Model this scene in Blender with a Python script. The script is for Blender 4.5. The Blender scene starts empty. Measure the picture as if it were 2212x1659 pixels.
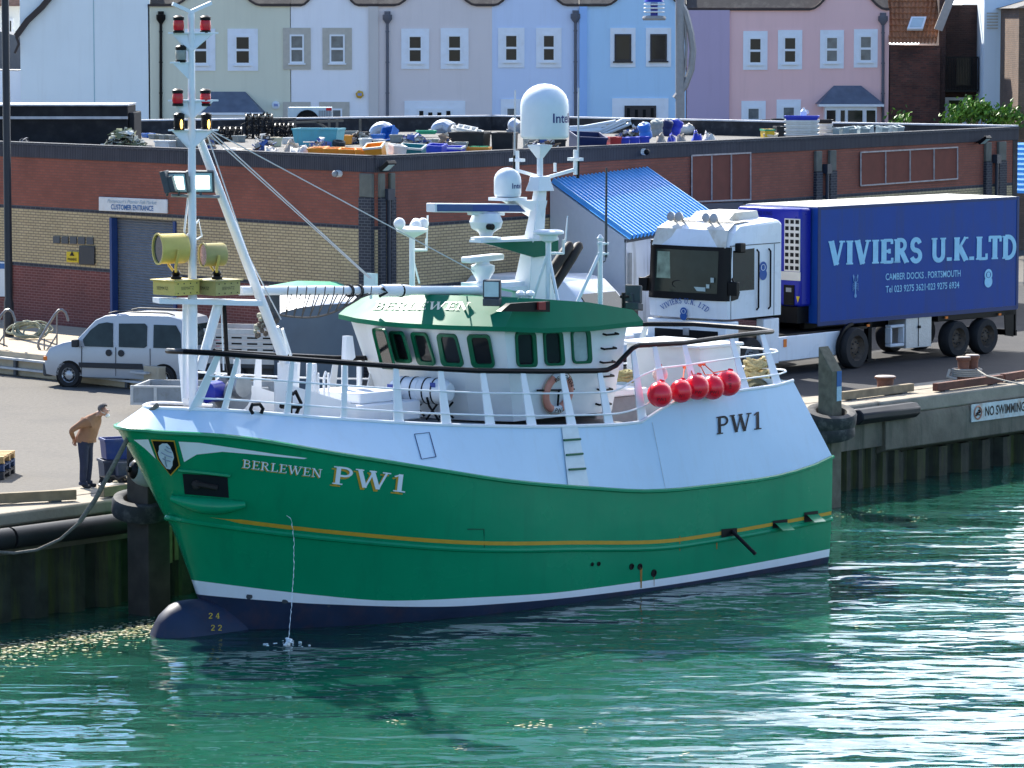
import bpy, bmesh, math, random
from mathutils import Matrix, Vector
import numpy as np
random.seed(7)
SC = bpy.context.scene
COL = SC.collection
R = math.radians

# ---------------------------------------------------------------- camera, sky, sun, exposure
FPX, CX, CY, CAMH = 8400.0, 1106.0, 829.5, 9.0
PITCH = math.atan(789.5 / FPX)
cd = bpy.data.cameras.new("camera"); cam = bpy.data.objects.new("camera", cd); COL.objects.link(cam)
cd.sensor_width = 36.0; cd.lens = FPX / 2212.0 * 36.0; cd.clip_start = 1.0; cd.clip_end = 5000.0
cam.location = (0, 0, CAMH); cam.rotation_euler = (math.pi / 2 - PITCH, 0, 0)
SC.camera = cam
SUN_EL, SUN_AZ = R(41), R(-25)          # sun stands behind the houses, a little to the left
w = bpy.data.worlds.new("World"); SC.world = w; w.use_nodes = True
nt = w.node_tree; bg = nt.nodes["Background"]
sky = nt.nodes.new("ShaderNodeTexSky"); sky.sky_type = 'NISHITA'; sky.sun_disc = False
sky.sun_elevation = SUN_EL; sky.sun_rotation = SUN_AZ; sky.air_density = 1.0; sky.dust_density = 0.3; sky.ozone_density = 5.0
# a few broken clouds low over the harbour mouth
tc = nt.nodes.new("ShaderNodeTexCoord")
mp = nt.nodes.new("ShaderNodeMapping"); mp.inputs['Scale'].default_value = (1.6, 1.6, 4.5); mp.inputs['Location'].default_value = (0.35, 0.2, 0.1)
nz = nt.nodes.new("ShaderNodeTexNoise"); nz.inputs['Scale'].default_value = 1.7; nz.inputs['Detail'].default_value = 6; nz.inputs['Roughness'].default_value = 0.55
cr = nt.nodes.new("ShaderNodeValToRGB"); cr.color_ramp.elements[0].position = 0.33; cr.color_ramp.elements[1].position = 0.52
mx = nt.nodes.new("ShaderNodeMixRGB"); mx.inputs[2].default_value = (18.0, 18.5, 19.5, 1)
nt.links.new(tc.outputs['Generated'], mp.inputs['Vector']); nt.links.new(mp.outputs[0], nz.inputs['Vector'])
nt.links.new(nz.outputs['Fac'], cr.inputs[0])
sp = nt.nodes.new("ShaderNodeSeparateXYZ"); nt.links.new(tc.outputs['Generated'], sp.inputs[0])       # the cloud bank stands to the right, beyond the houses
m1 = nt.nodes.new("ShaderNodeMapRange"); m1.inputs['From Min'].default_value = -0.01; m1.inputs['From Max'].default_value = 0.07; nt.links.new(sp.outputs[0], m1.inputs['Value'])
m2 = nt.nodes.new("ShaderNodeMapRange"); m2.inputs['From Min'].default_value = 0.2; m2.inputs['From Max'].default_value = 0.6; nt.links.new(sp.outputs[1], m2.inputs['Value'])
ma = nt.nodes.new("ShaderNodeMath"); ma.operation = 'MULTIPLY'; nt.links.new(m1.outputs[0], ma.inputs[0]); nt.links.new(m2.outputs[0], ma.inputs[1])
mb_ = nt.nodes.new("ShaderNodeMath"); mb_.operation = 'MULTIPLY'; nt.links.new(cr.outputs[0], mb_.inputs[0]); nt.links.new(ma.outputs[0], mb_.inputs[1]); nt.links.new(mb_.outputs[0], mx.inputs[0])
tint = nt.nodes.new("ShaderNodeMixRGB"); tint.blend_type = 'MULTIPLY'; tint.inputs[0].default_value = 1; tint.inputs[2].default_value = (1.0, 1.0, 1.06, 1); nt.links.new(sky.outputs[0], tint.inputs[1]); nt.links.new(tint.outputs[0], mx.inputs[1]); nt.links.new(mx.outputs[0], bg.inputs[0])
bg.inputs[1].default_value = 0.105
sd = bpy.data.lights.new("sun", 'SUN'); sd.energy = 4.5; sd.angle = R(0.5); sd.color = (1.0, 0.95, 0.86)
sun = bpy.data.objects.new("sun", sd); COL.objects.link(sun)
SV = Vector((math.sin(SUN_AZ) * math.cos(SUN_EL), math.cos(SUN_AZ) * math.cos(SUN_EL), math.sin(SUN_EL)))
sun.rotation_euler = SV.to_track_quat('Z', 'Y').to_euler(); sun.location = SV * 100
SC.view_settings.view_transform = 'Standard'; SC.view_settings.look = 'None'
SC.view_settings.exposure = 1.38; SC.view_settings.gamma = 1.0

# ---------------------------------------------------------------- survey: where a sighted point stands in the world
def ray(px, py):
    a = (px - CX) / FPX; b = -(py - CY) / FPX
    return Vector((a, math.cos(PITCH) + b * math.sin(PITCH), -math.sin(PITCH) + b * math.cos(PITCH)))
CAMP = Vector((0, 0, CAMH))
def at_z(px, py, z): r = ray(px, py); return CAMP + r * ((z - CAMH) / r.z)
def at_y(px, py, y): r = ray(px, py); return CAMP + r * (y / r.y)
def at_pl(px, py, p0, n): r = ray(px, py); return CAMP + r * ((Vector(p0) - CAMP).dot(n) / r.dot(n))

# ---------------------------------------------------------------- materials
MATS = {}
def NT(name):
    m = bpy.data.materials.new(name); m.use_nodes = True; return m, m.node_tree, m.node_tree.nodes['Principled BSDF']
def mat(name, col, rough=0.5, metal=0.0, var=0.08, scale=6.0, bump=0.0, spec=0.28, bscale=None, dirt=None, dirt_amt=0.0, dscale=1.5, streak=False, emit=None, coat=0.0):
    if name in MATS: return MATS[name]
    m, t, p = NT(name); L = t.links
    c = (*col, 1) if len(col) == 3 else col
    p.inputs['Roughness'].default_value = rough; p.inputs['Metallic'].default_value = metal
    p.inputs['Specular IOR Level'].default_value = spec; p.inputs['Coat Weight'].default_value = coat
    tcn = t.nodes.new("ShaderNodeTexCoord")
    n = t.nodes.new("ShaderNodeTexNoise"); n.inputs['Scale'].default_value = scale; n.inputs['Detail'].default_value = 6
    L.new(tcn.outputs['Object'], n.inputs['Vector'])
    mr = t.nodes.new("ShaderNodeMapRange"); mr.inputs['From Min'].default_value = .25; mr.inputs['From Max'].default_value = .75
    mr.inputs['To Min'].default_value = 1 - var; mr.inputs['To Max'].default_value = 1 + var
    L.new(n.outputs['Fac'], mr.inputs['Value'])
    mul = t.nodes.new("ShaderNodeVectorMath"); mul.operation = 'SCALE'; mul.inputs[0].default_value = c[:3]
    L.new(mr.outputs[0], mul.inputs['Scale']); out = mul.outputs[0]
    if dirt is not None:
        n2 = t.nodes.new("ShaderNodeTexNoise"); n2.inputs['Scale'].default_value = dscale; n2.inputs['Detail'].default_value = 8; n2.inputs['Roughness'].default_value = .65
        if streak:
            mpn = t.nodes.new("ShaderNodeMapping"); mpn.inputs['Scale'].default_value = (4, 4, .35)
            L.new(tcn.outputs['Object'], mpn.inputs['Vector']); L.new(mpn.outputs[0], n2.inputs['Vector'])
        else: L.new(tcn.outputs['Object'], n2.inputs['Vector'])
        r2 = t.nodes.new("ShaderNodeMapRange"); r2.inputs['From Min'].default_value = .5; r2.inputs['From Max'].default_value = .72
        r2.inputs['To Min'].default_value = 0; r2.inputs['To Max'].default_value = dirt_amt; L.new(n2.outputs['Fac'], r2.inputs['Value'])
        mm = t.nodes.new("ShaderNodeMixRGB"); mm.inputs[2].default_value = (*dirt, 1)
        L.new(r2.outputs[0], mm.inputs[0]); L.new(out, mm.inputs[1]); out = mm.outputs[0]
    L.new(out, p.inputs['Base Color'])
    rr = t.nodes.new("ShaderNodeMapRange"); rr.inputs['To Min'].default_value = max(.02, rough - .07); rr.inputs['To Max'].default_value = min(1, rough + .07)
    L.new(n.outputs['Fac'], rr.inputs['Value']); L.new(rr.outputs[0], p.inputs['Roughness'])
    if bump > 0:
        n3 = t.nodes.new("ShaderNodeTexNoise"); n3.inputs['Scale'].default_value = bscale or scale * 4; n3.inputs['Detail'].default_value = 5
        L.new(tcn.outputs['Object'], n3.inputs['Vector'])
        b = t.nodes.new("ShaderNodeBump"); b.inputs['Strength'].default_value = 1; b.inputs['Distance'].default_value = bump
        L.new(n3.outputs['Fac'], b.inputs['Height']); L.new(b.outputs[0], p.inputs['Normal'])
    if emit: p.inputs['Emission Color'].default_value = (*emit[0], 1); p.inputs['Emission Strength'].default_value = emit[1]
    MATS[name] = m; return m
def brick(name, c1, c2, mortar, bw=.225, bh=.075, mort=.01, dirt=.25, soldier=False):
    if name in MATS: return MATS[name]
    m, t, p = NT(name); L = t.links
    tcn = t.nodes.new("ShaderNodeTexCoord"); sx = t.nodes.new("ShaderNodeSeparateXYZ"); cx = t.nodes.new("ShaderNodeCombineXYZ")
    L.new(tcn.outputs['Object'], sx.inputs[0])
    ad = t.nodes.new("ShaderNodeMath"); ad.operation = 'ADD'; L.new(sx.outputs[0], ad.inputs[0]); L.new(sx.outputs[1], ad.inputs[1])
    L.new(ad.outputs[0], cx.inputs[0]); L.new(sx.outputs[2], cx.inputs[1])
    b = t.nodes.new("ShaderNodeTexBrick"); b.inputs['Scale'].default_value = 1; b.inputs['Brick Width'].default_value = bw; b.inputs['Row Height'].default_value = bh
    b.inputs['Mortar Size'].default_value = mort; b.inputs['Mortar Smooth'].default_value = .2; b.inputs['Bias'].default_value = 0
    if soldier: b.offset = 0
    b.inputs['Color1'].default_value = (*c1, 1); b.inputs['Color2'].default_value = (*c2, 1); b.inputs['Mortar'].default_value = (*mortar, 1)
    L.new(cx.outputs[0], b.inputs['Vector'])
    n = t.nodes.new("ShaderNodeTexNoise"); n.inputs['Scale'].default_value = 1.1; n.inputs['Detail'].default_value = 8; L.new(tcn.outputs['Object'], n.inputs['Vector'])
    mr = t.nodes.new("ShaderNodeMapRange"); mr.inputs['From Min'].default_value = .3; mr.inputs['From Max'].default_value = .7; mr.inputs['To Min'].default_value = 1 - dirt; mr.inputs['To Max'].default_value = 1 + dirt * .6
    L.new(n.outputs['Fac'], mr.inputs['Value'])
    mul = t.nodes.new("ShaderNodeVectorMath"); mul.operation = 'SCALE'; L.new(b.outputs['Color'], mul.inputs[0]); L.new(mr.outputs[0], mul.inputs['Scale'])
    L.new(mul.outputs[0], p.inputs['Base Color']); p.inputs['Roughness'].default_value = .85
    bp = t.nodes.new("ShaderNodeBump"); bp.inputs['Distance'].default_value = .006; bp.invert = True; L.new(b.outputs['Fac'], bp.inputs['Height']); L.new(bp.outputs[0], p.inputs['Normal'])
    MATS[name] = m; return m
def flat(name, col, rough=.5, **k): return mat(name, col, rough, var=k.pop('var', .04), **k)

WHITE = mat("white_paint", (.78, .79, .80), .32, var=.03, scale=1.2, dirt=(.45, .36, .25), dirt_amt=.10, dscale=1.3, streak=True)
OFFW = mat("off_white_grp", (.74, .76, .76), .35, var=.03, scale=2, dirt=(.4, .36, .3), dirt_amt=.12)
HGREEN = mat("hull_green", (.0012, .25, .105), .26, var=.07, scale=.8, bump=.012, bscale=1.3, dirt=(.004, .19, .085), dirt_amt=.5, dscale=.9, streak=True)
DGREEN = mat("frame_green", (.004, .11, .05), .3, var=.05)
NAVY = mat("antifoul_blue", (.018, .03, .062), .55, var=.18, scale=2, dirt=(.16, .06, .03), dirt_amt=.2, dscale=2.2)
GOLD = mat("gold_paint", (.55, .30, .03), .4)
BLACK = mat("black_rubber", (.012, .012, .014), .45, var=.2)
BLK = mat("black_paint", (.005, .005, .006), .42, spec=.15)
BULW = mat("bulwark_paint", (.50, .65, .77), .34, var=.03, bump=.008, bscale=1.2, scale=1.2, dirt=(.42, .48, .5), dirt_amt=.18, dscale=1.3, streak=True)
STEEL = mat("steel", (.35, .35, .36), .4, metal=.7, var=.15)
GREYD = mat("dark_grey", (.07, .075, .08), .6, var=.15)
GREYM = mat("mid_grey", (.25, .26, .27), .6, var=.12)
GLASS = mat("dark_glass", (.012, .014, .016), .06, var=.3, scale=1.5, spec=.22)
ROPE = mat("rope", (.42, .36, .25), .9, var=.25, scale=30, bump=.004)
ROPED = mat("dark_rope", (.12, .10, .085), .9, var=.3, scale=40)
RUST = mat("rust", (.16, .07, .045), .8, var=.3, scale=9, bump=.005)
WOOD = mat("timber", (.30, .21, .12), .8, var=.25, scale=8)
RED = mat("red_lens", (.55, .01, .02), .12, var=.05)
LITW = mat("lit_lamp", (.9, .95, .95), .3, emit=((.75, 1, .98), 1.6))
TRED = mat("signal_red", (.75, .012, .03), .3, var=.04)

# ---------------------------------------------------------------- mesh builder
WM = {}          # world matrix of every object we make
def V(*a): return Vector(a)
class MB:
    def __init__(s): s.v = []; s.f = []; s.m = []
    def add(s, vs, fs, mi=0):
        k = len(s.v); s.v += [Vector(p) for p in vs]
        for f in fs: s.f.append([i + k for i in f]); s.m.append(mi)
        return s
    def obox(s, c, a, b, d, mi=0):     # centre and three half vectors
        c, a, b, d = Vector(c), Vector(a), Vector(b), Vector(d)
        P = [c + a * i + b * j + d * k for k in (-1, 1) for j in (-1, 1) for i in (-1, 1)]
        return s.add(P, [(0, 2, 3, 1), (4, 5, 7, 6), (0, 1, 5, 4), (2, 6, 7, 3), (0, 4, 6, 2), (1, 3, 7, 5)], mi)
    def box(s, x0, x1, y0, y1, z0, z1, mi=0):
        return s.obox(((x0 + x1) / 2, (y0 + y1) / 2, (z0 + z1) / 2), ((x1 - x0) / 2, 0, 0), (0, (y1 - y0) / 2, 0), (0, 0, (z1 - z0) / 2), mi)
    def poly(s, pts, mi=0): return s.add(pts, [tuple(range(len(pts)))], mi)
    def prism(s, pts, d, mi=0, mside=None):
        n = len(pts); d = Vector(d); P = [Vector(p) for p in pts] + [Vector(p) + d for p in pts]
        s.add(P, [tuple(range(n))[::-1], tuple(range(n, 2 * n))], mi); k = len(s.v) - 2 * n
        for i in range(n):
            j = (i + 1) % n; s.f.append([k + i, k + j, k + n + j, k + n + i]); s.m.append(mi if mside is None else mside)
        return s
    def loft(s, A, mi=0, close=False, caps=False):   # A: rows of equal length
        n = len(A[0]); k = len(s.v)
        for r in A: s.v += [Vector(p) for p in r]
        for i in range(len(A) - 1):
            for j in range(n if close else n - 1):
                j2 = (j + 1) % n
                s.f.append([k + i * n + j, k + i * n + j2, k + (i + 1) * n + j2, k + (i + 1) * n + j]); s.m.append(mi[i] if isinstance(mi, (list, tuple)) else mi)
        if caps:
            mc = mi[0] if isinstance(mi, (list, tuple)) else mi
            s.f.append([k + j for j in range(n)][::-1]); s.m.append(mc); s.f.append([k + (len(A) - 1) * n + j for j in range(n)]); s.m.append(mc)
        return s
    def tube(s, path, r, n=8, mi=0, closed=False, sq=None):
        P = [Vector(p) for p in path]; m = len(P); rows = []; up = None
        for i, p in enumerate(P):
            if closed: t = P[(i + 1) % m] - P[i - 1]
            else: t = (P[min(i + 1, m - 1)] - P[max(i - 1, 0)])
            if t.length < 1e-9: t = Vector((0, 0, 1))
            t.normalize()
            if up is None: up = Vector((0, 0, 1)) if abs(t.z) < .9 else Vector((1, 0, 0))
            a = up - t * up.dot(t)
            if a.length < 1e-4: a = t.orthogonal()
            a.normalize(); up = a; b = t.cross(a); rr = r[i] if isinstance(r, (list, tuple)) else r
            ph = math.pi / 4 if n == 4 else 0
            rows.append([p + (a * math.cos(2 * math.pi * k / n + ph) + b * math.sin(2 * math.pi * k / n + ph)) * rr for k in range(n)])
        if closed: rows.append(rows[0]); return s.loft(rows, mi, close=True)
        return s.loft(rows, mi, close=True, caps=True)
    def cyl(s, p0, p1, r0, r1=None, n=16, mi=0): return s.tube([p0, p1], [r0, r0 if r1 is None else r1], n, mi)
    def lathe(s, prof, o, ax=(0, 0, 1), n=20, mi=0, caps=True):
        ax = Vector(ax).normalized(); o = Vector(o); a = ax.orthogonal().normalized(); b = ax.cross(a)
        rows = [[o + ax * h + (a * math.cos(2 * math.pi * k / n) + b * math.sin(2 * math.pi * k / n)) * max(r, 1e-4) for k in range(n)] for r, h in prof]
        return s.loft(rows, mi, close=True, caps=caps)
    def ball(s, c, r, n=16, mi=0):
        r = Vector((r, r, r)) if not isinstance(r, (tuple, list, Vector)) else Vector(r); c = Vector(c); rows = []
        for i in range(n // 2 + 1):
            th = math.pi * i / (n // 2); q = max(math.sin(th), 1e-3)
            rows.append([c + Vector((r.x * q * math.cos(2 * math.pi * k / n), r.y * q * math.sin(2 * math.pi * k / n), r.z * math.cos(th))) for k in range(n)])
        return s.loft(rows, mi, close=True)
    def done(s, name, mats, parent=None, world=False, smooth=True, bevel=0, origin=None, local=None, ang=38, fixn=True):
        me = bpy.data.meshes.new(name); PM = WM.get(parent.name, Matrix()) if parent else Matrix(); vs = s.v
        LM = Matrix()
        if origin is not None: LM = Matrix.Translation(origin)
        if local is not None: LM = local
        if world:
            W = PM.inverted()
            if parent is None or local is not None: inv = LM.inverted(); vs = [inv @ p for p in vs]; M = LM if parent is None else W @ LM
            else: vs = [W @ p for p in vs]; M = Matrix()
        else: M = LM
        me.from_pydata([tuple(p) for p in vs], [], s.f)
        ms = mats if isinstance(mats, (list, tuple)) else [mats]
        for x in ms: me.materials.append(x)
        me.polygons.foreach_set('material_index', s.m)
        if fixn:
            bm = bmesh.new(); bm.from_mesh(me); bmesh.ops.recalc_face_normals(bm, faces=bm.faces); bm.to_mesh(me); bm.free()
        if smooth:
            me.polygons.foreach_set('use_smooth', [True] * len(me.polygons)); me.set_sharp_from_angle(angle=R(ang))
        me.validate(); me.update()
        o = bpy.data.objects.new(name, me); COL.objects.link(o); o.parent = parent; o.matrix_local = M if parent else M
        o.matrix_basis = M
        WM[o.name] = PM @ M
        if bevel > 0:
            b = o.modifiers.new("bevel", 'BEVEL'); b.width = bevel; b.segments = 2; b.limit_method = 'ANGLE'; b.angle_limit = R(40)
        return o
def tag(o, label=None, cat=None, group=None, kind=None):
    if label: o['label'] = label
    if cat: o['category'] = cat
    if group: o['group'] = group
    if kind: o['kind'] = kind
    return o
def thing(name, label, cat, loc, rotz=0, group=None, scale=1):
    o = bpy.data.objects.new(name, None); o.empty_display_size = .3; COL.objects.link(o)
    M = Matrix.Translation(Vector(loc)) @ Matrix.Rotation(rotz, 4, 'Z') @ Matrix.Scale(scale, 4)
    o.matrix_basis = M; WM[o.name] = M; return tag(o, label, cat, group)
def copy_tree(root, M, label=None, group=None):
    c = root.copy(); COL.objects.link(c); c.matrix_basis = M; WM[c.name] = M
    if label: c['label'] = label
    if group: c['group'] = group
    def rec(a, b):
        for ch in [x for x in COL.objects if x.parent == a]:
            d = ch.copy(); COL.objects.link(d); d.parent = b; d.matrix_basis = ch.matrix_basis.copy(); rec(ch, d)
    rec(root, c); return c
def interp(x, xs, ys): return float(np.interp(x, xs, ys))
def smooth_interp(x, xs, ys):       # shape preserving cubic through the points
    n = len(xs)
    if n < 3 or x <= xs[0] or x >= xs[-1]: return float(np.interp(x, xs, ys))
    d = [(ys[i + 1] - ys[i]) / (xs[i + 1] - xs[i]) for i in range(n - 1)]
    t = [d[0]] + [0 if d[i - 1] * d[i] <= 0 else 2 * d[i - 1] * d[i] / (d[i - 1] + d[i]) for i in range(1, n - 1)] + [d[-1]]
    k = max(i for i in range(n - 1) if xs[i] <= x); h = xs[k + 1] - xs[k]; s = (x - xs[k]) / h
    return ys[k] * (2 * s ** 3 - 3 * s ** 2 + 1) + h * t[k] * (s ** 3 - 2 * s ** 2 + s) + ys[k + 1] * (3 * s ** 2 - 2 * s ** 3) + h * t[k + 1] * (s ** 3 - s ** 2)
def rrect(w, h, r, n=4):       # rounded rectangle outline round (0,0)
    P = []
    for cx_, cy_, a0 in ((w - r, h - r, 0), (-w + r, h - r, 90), (-w + r, -h + r, 180), (w - r, -h + r, 270)):
        for k in range(n + 1):
            a = R(a0 + 90 * k / n); P.append((cx_ + r * math.cos(a), cy_ + r * math.sin(a)))
    return P
# ---------------------------------------------------------------- lettering
def sans_polys(txt, bold=0.0):
    """outline triangles of the built-in sans font: list of (verts2d, tris), height of a capital = 1"""
    c = bpy.data.curves.new("lettering", 'FONT'); c.body = txt; c.resolution_u = 3; c.offset = bold
    o = bpy.data.objects.new("lettering", c); COL.objects.link(o)
    dg = bpy.context.evaluated_depsgraph_get(); me = bpy.data.meshes.new_from_object(o.evaluated_get(dg))
    vs = [(v.co.x / .69, v.co.y / .69) for v in me.vertices]; fs = [tuple(p.vertices) for p in me.polygons]
    bpy.data.objects.remove(o); bpy.data.curves.remove(c); bpy.data.meshes.remove(me); return vs, fs
# slab serif capitals, drawn as strokes: (x0,y0,x1,y1,thick) in a box one high; S = serif bar (cx, y, half width)
K, T = .15, .075
def _arc(cx, cy, rx, ry, a0, a1, n=10): return [(cx + rx * math.cos(R(a0 + (a1 - a0) * k / n)), cy + ry * math.sin(R(a0 + (a1 - a0) * k / n))) for k in range(n + 1)]
GL = {
 'P': (.68, [([(.16, 0), (.16, 1)], K), ([(.16, .96), (.36, .96)] + _arc(.36, .73, .22, .23, 90, -90) + [(.16, .5)], .11)], [(.16, 0, .17), (.1, 1, .11)]),
 'W': (1.15, [([(.12, 1), (.34, 0)], K), ([(.34, 0), (.58, .95)], T), ([(.54, 1), (.78, 0)], K), ([(.78, 0), (1.03, 1)], T)], [(.12, 1, .14), (.56, 1, .12), (1.02, 1, .14)]),
 '1': (.52, [([(.28, 0), (.28, 1)], K), ([(.08, .83), (.28, .97)], T)], [(.28, 0, .2)]),
 'B': (.70, [([(.16, 0), (.16, 1)], K), ([(.16, .96), (.34, .96)] + _arc(.34, .75, .19, .21, 90, -90) + [(.16, .54)], .1), ([(.3, .54)] + _arc(.36, .29, .22, .25, 90, -90) + [(.16, .04)], .11)], [(.09, 0, .1), (.09, 1, .1)]),
 'E': (.64, [([(.16, 0), (.16, 1)], K), ([(.16, .96), (.56, .96)], T), ([(.16, .5), (.45, .5)], T), ([(.16, .04), (.58, .04)], T), ([(.55, 1), (.55, .8)], T), ([(.57, 0), (.57, .22)], T), ([(.44, .6), (.44, .4)], T)], [(.09, 0, .1), (.09, 1, .1)]),
 'R': (.76, [([(.16, 0), (.16, 1)], K), ([(.16, .96), (.34, .96)] + _arc(.34, .74, .2, .22, 90, -90) + [(.16, .52)], .1), ([(.34, .52), (.62, 0)], K * .9)], [(.16, 0, .15), (.09, 1, .1), (.64, 0, .1)]),
 'L': (.62, [([(.16, 0), (.16, 1)], K), ([(.16, .04), (.54, .04)], T), ([(.54, 0), (.54, .26)], T)], [(.16, 1, .16), (.09, 0, .1)]),
 'N': (.84, [([(.14, 0), (.14, 1)], T), ([(.14, 1), (.68, 0)], K), ([(.68, 0), (.68, 1)], T)], [(.14, 0, .14), (.1, 1, .12), (.68, 1, .14)]),
 'V': (.78, [([(.12, 1), (.38, 0)], K), ([(.38, 0), (.64, 1)], T)], [(.12, 1, .14), (.64, 1, .14)]),
 'I': (.42, [([(.2, 0), (.2, 1)], K)], [(.2, 0, .17), (.2, 1, .17)]),
 'S': (.62, [(_arc(.3, .73, .19, .23, 20, 250, 12) + _arc(.3, .27, .21, .23, 80, -160, 12), .12)], []),
 'U': (.78, [([(.15, 1), (.15, .3)] + _arc(.37, .27, .22, .23, 180, 360) + [(.59, .3), (.59, 1)], .12)], [(.15, 1, .15), (.59, 1, .15)]),
 'K': (.80, [([(.16, 0), (.16, 1)], K), ([(.2, .42), (.6, 1)], T), ([(.32, .55), (.64, 0)], K)], [(.16, 0, .15), (.16, 1, .15), (.62, 1, .12), (.64, 0, .12)]),
 'T': (.70, [([(.33, 0), (.33, 1)], K), ([(.03, .96), (.63, .96)], T), ([(.05, 1), (.05, .76)], T), ([(.62, 1), (.62, .76)], T)], [(.33, 0, .17)]),
 'D': (.78, [([(.16, 0), (.16, 1)], K), ([(.16, .96), (.3, .96)] + _arc(.3, .5, .34, .46, 90, -90, 14) + [(.16, .04)], .11)], [(.09, 0, .1), (.09, 1, .1)]),
 '.': (.3, [([(.1, 0), (.1, .15)], .15)], []), ' ': (.4, [], []),
 '2': (.60, [(_arc(.3, .72, .2, .24, 170, -20, 10) + [(.1, .05)], .11), ([(.08, .06), (.54, .06)], .12)], []),
 '4': (.62, [([(.4, 0), (.4, 1)], .12), ([(.4, 1), (.06, .3)], T), ([(.06, .28), (.56, .28)], .1)], [(.4, 0, .14)]),
}
def serif_polys(txt, sp=.06, fat=1.0):
    vs, fs, x = [], [], 0
    def quad(a, b, t):
        dx, dy = b[0] - a[0], b[1] - a[1]; l = math.hypot(dx, dy) or 1; nx, ny = -dy / l * t / 2, dx / l * t / 2
        k = len(vs); vs.extend([(a[0] + nx, a[1] + ny), (a[0] - nx, a[1] - ny), (b[0] - nx, b[1] - ny), (b[0] + nx, b[1] + ny)]); fs.append((k, k + 1, k + 2, k + 3))
    for ch in txt:
        wd, st, se = GL[ch]
        for pts, t in st:
            for a, b in zip(pts, pts[1:]):
                if len(pts) > 2:
                    dx, dy = b[0] - a[0], b[1] - a[1]; l = math.hypot(dx, dy) or 1; e = t * .18
                    a = (a[0] - dx / l * e, a[1] - dy / l * e); b = (b[0] + dx / l * e, b[1] + dy / l * e)
                a = (a[0] + x, min(max(a[1], 0), 1)); b = (b[0] + x, min(max(b[1], 0), 1)); quad(a, b, t * fat)
        for cx_, y, hw in se:
            yy = .035 if y == 0 else .965; quad((x + cx_ - hw, yy), (x + cx_ + hw, yy), .07)
        x += wd + sp
    return vs, fs, x - sp
def text_on(mb, txt, org, du, dv, h, mi=0, serif=False, width=None, off=(0, 0), fat=1.0, bold=0.0, nrm=None):
    """letters laid on the surface spanned by du (reading direction) and dv (up); each stroke 4 mm thick so it is proud"""
    if serif: vs, fs, wd = serif_polys(txt, fat=fat)
    else:
        vs, fs = sans_polys(txt, bold); wd = max(v[0] for v in vs) - min(v[0] for v in vs); x0 = min(v[0] for v in vs); vs = [(a - x0, b) for a, b in vs]
    sx = (width / wd) if width else h
    org = Vector(org); du = Vector(du).normalized(); dv = Vector(dv).normalized()
    n = Vector(nrm) if nrm is not None else du.cross(dv).normalized()
    for k, f in enumerate(fs):
        pts = [org + du * (vs[i][0] * sx + off[0]) + dv * (vs[i][1] * h + off[1]) + n * (.0006 * (k % 5)) for i in f]
        mb.poly(pts, mi)
# ================================================================ the setting
WATZ = -2.0
QA = at_z(0, 1110, 0); QB = at_z(2212, 827, 0)
QD = (QB - QA).normalized(); QN = V(-QD.y, QD.x, 0)          # along the quay to the right; inland
def dock(s, t, z=0.0): return QA + QD * s + QN * t + V(0, 0, z)
# water: one displaced sheet of wind ripples near the camera, flat beyond
def water_mat():
    m, t, p = NT("harbour_water"); L = t.links
    p.inputs['Base Color'].default_value = (.012, .105, .078, 1); p.inputs['Roughness'].default_value = .03; p.inputs['Subsurface Weight'].default_value = 1.0; p.inputs['Subsurface Radius'].default_value = (.25, .9, .7); p.inputs['Subsurface Scale'].default_value = 1.0; p.inputs['IOR'].default_value = 1.33
    tcn = t.nodes.new("ShaderNodeTexCoord"); hs = []
    for sc, det, dist, rot, wt, sy in ((.30, 1.0, .4, 8, .13, 1.8), (.85, 1.5, .6, -6, .050, 2.1), (2.1, 1.5, .5, 10, .0085, 2.0)):
        mpn = t.nodes.new("ShaderNodeMapping"); mpn.inputs['Rotation'].default_value = (0, 0, R(rot)); mpn.inputs['Scale'].default_value = (sc, sc * sy, sc)
        n = t.nodes.new("ShaderNodeTexNoise"); n.inputs['Scale'].default_value = 1; n.inputs['Detail'].default_value = det; n.inputs['Distortion'].default_value = dist; n.inputs['Roughness'].default_value = .4
        L.new(tcn.outputs['Object'], mpn.inputs['Vector']); L.new(mpn.outputs[0], n.inputs['Vector'])
        mm = t.nodes.new("ShaderNodeMath"); mm.operation = 'MULTIPLY'; mm.inputs[1].default_value = wt; L.new(n.outputs['Fac'], mm.inputs[0]); hs.append(mm.outputs[0])
    s_ = hs[0]
    for h_ in hs[1:]:
        a = t.nodes.new("ShaderNodeMath"); a.operation = 'ADD'; L.new(s_, a.inputs[0]); L.new(h_, a.inputs[1]); s_ = a.outputs[0]
    b = t.nodes.new("ShaderNodeBump"); b.inputs['Strength'].default_value = 1; b.inputs['Distance'].default_value = 1.0
    L.new(s_, b.inputs['Height']); L.new(b.outputs[0], p.inputs['Normal'])
    n2 = t.nodes.new("ShaderNodeTexNoise"); n2.inputs['Scale'].default_value = .16; n2.inputs['Detail'].default_value = 3; L.new(tcn.outputs['Object'], n2.inputs['Vector'])
    rp_ = t.nodes.new("ShaderNodeValToRGB"); rp_.color_ramp.elements[0].color = (.008, .052, .036, 1); rp_.color_ramp.elements[1].color = (.018, .090, .060, 1); rp_.color_ramp.elements[0].position = .35; rp_.color_ramp.elements[1].position = .65
    L.new(n2.outputs['Fac'], rp_.inputs[0]); L.new(rp_.outputs[0], p.inputs['Base Color']); return m
m = MB(); m.poly([(-1500, -300, WATZ), (1500, -300, WATZ), (1500, 2000, WATZ), (-1500, 2000, WATZ)])
tag(m.done('water', water_mat(), smooth=False), kind='structure')
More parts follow.
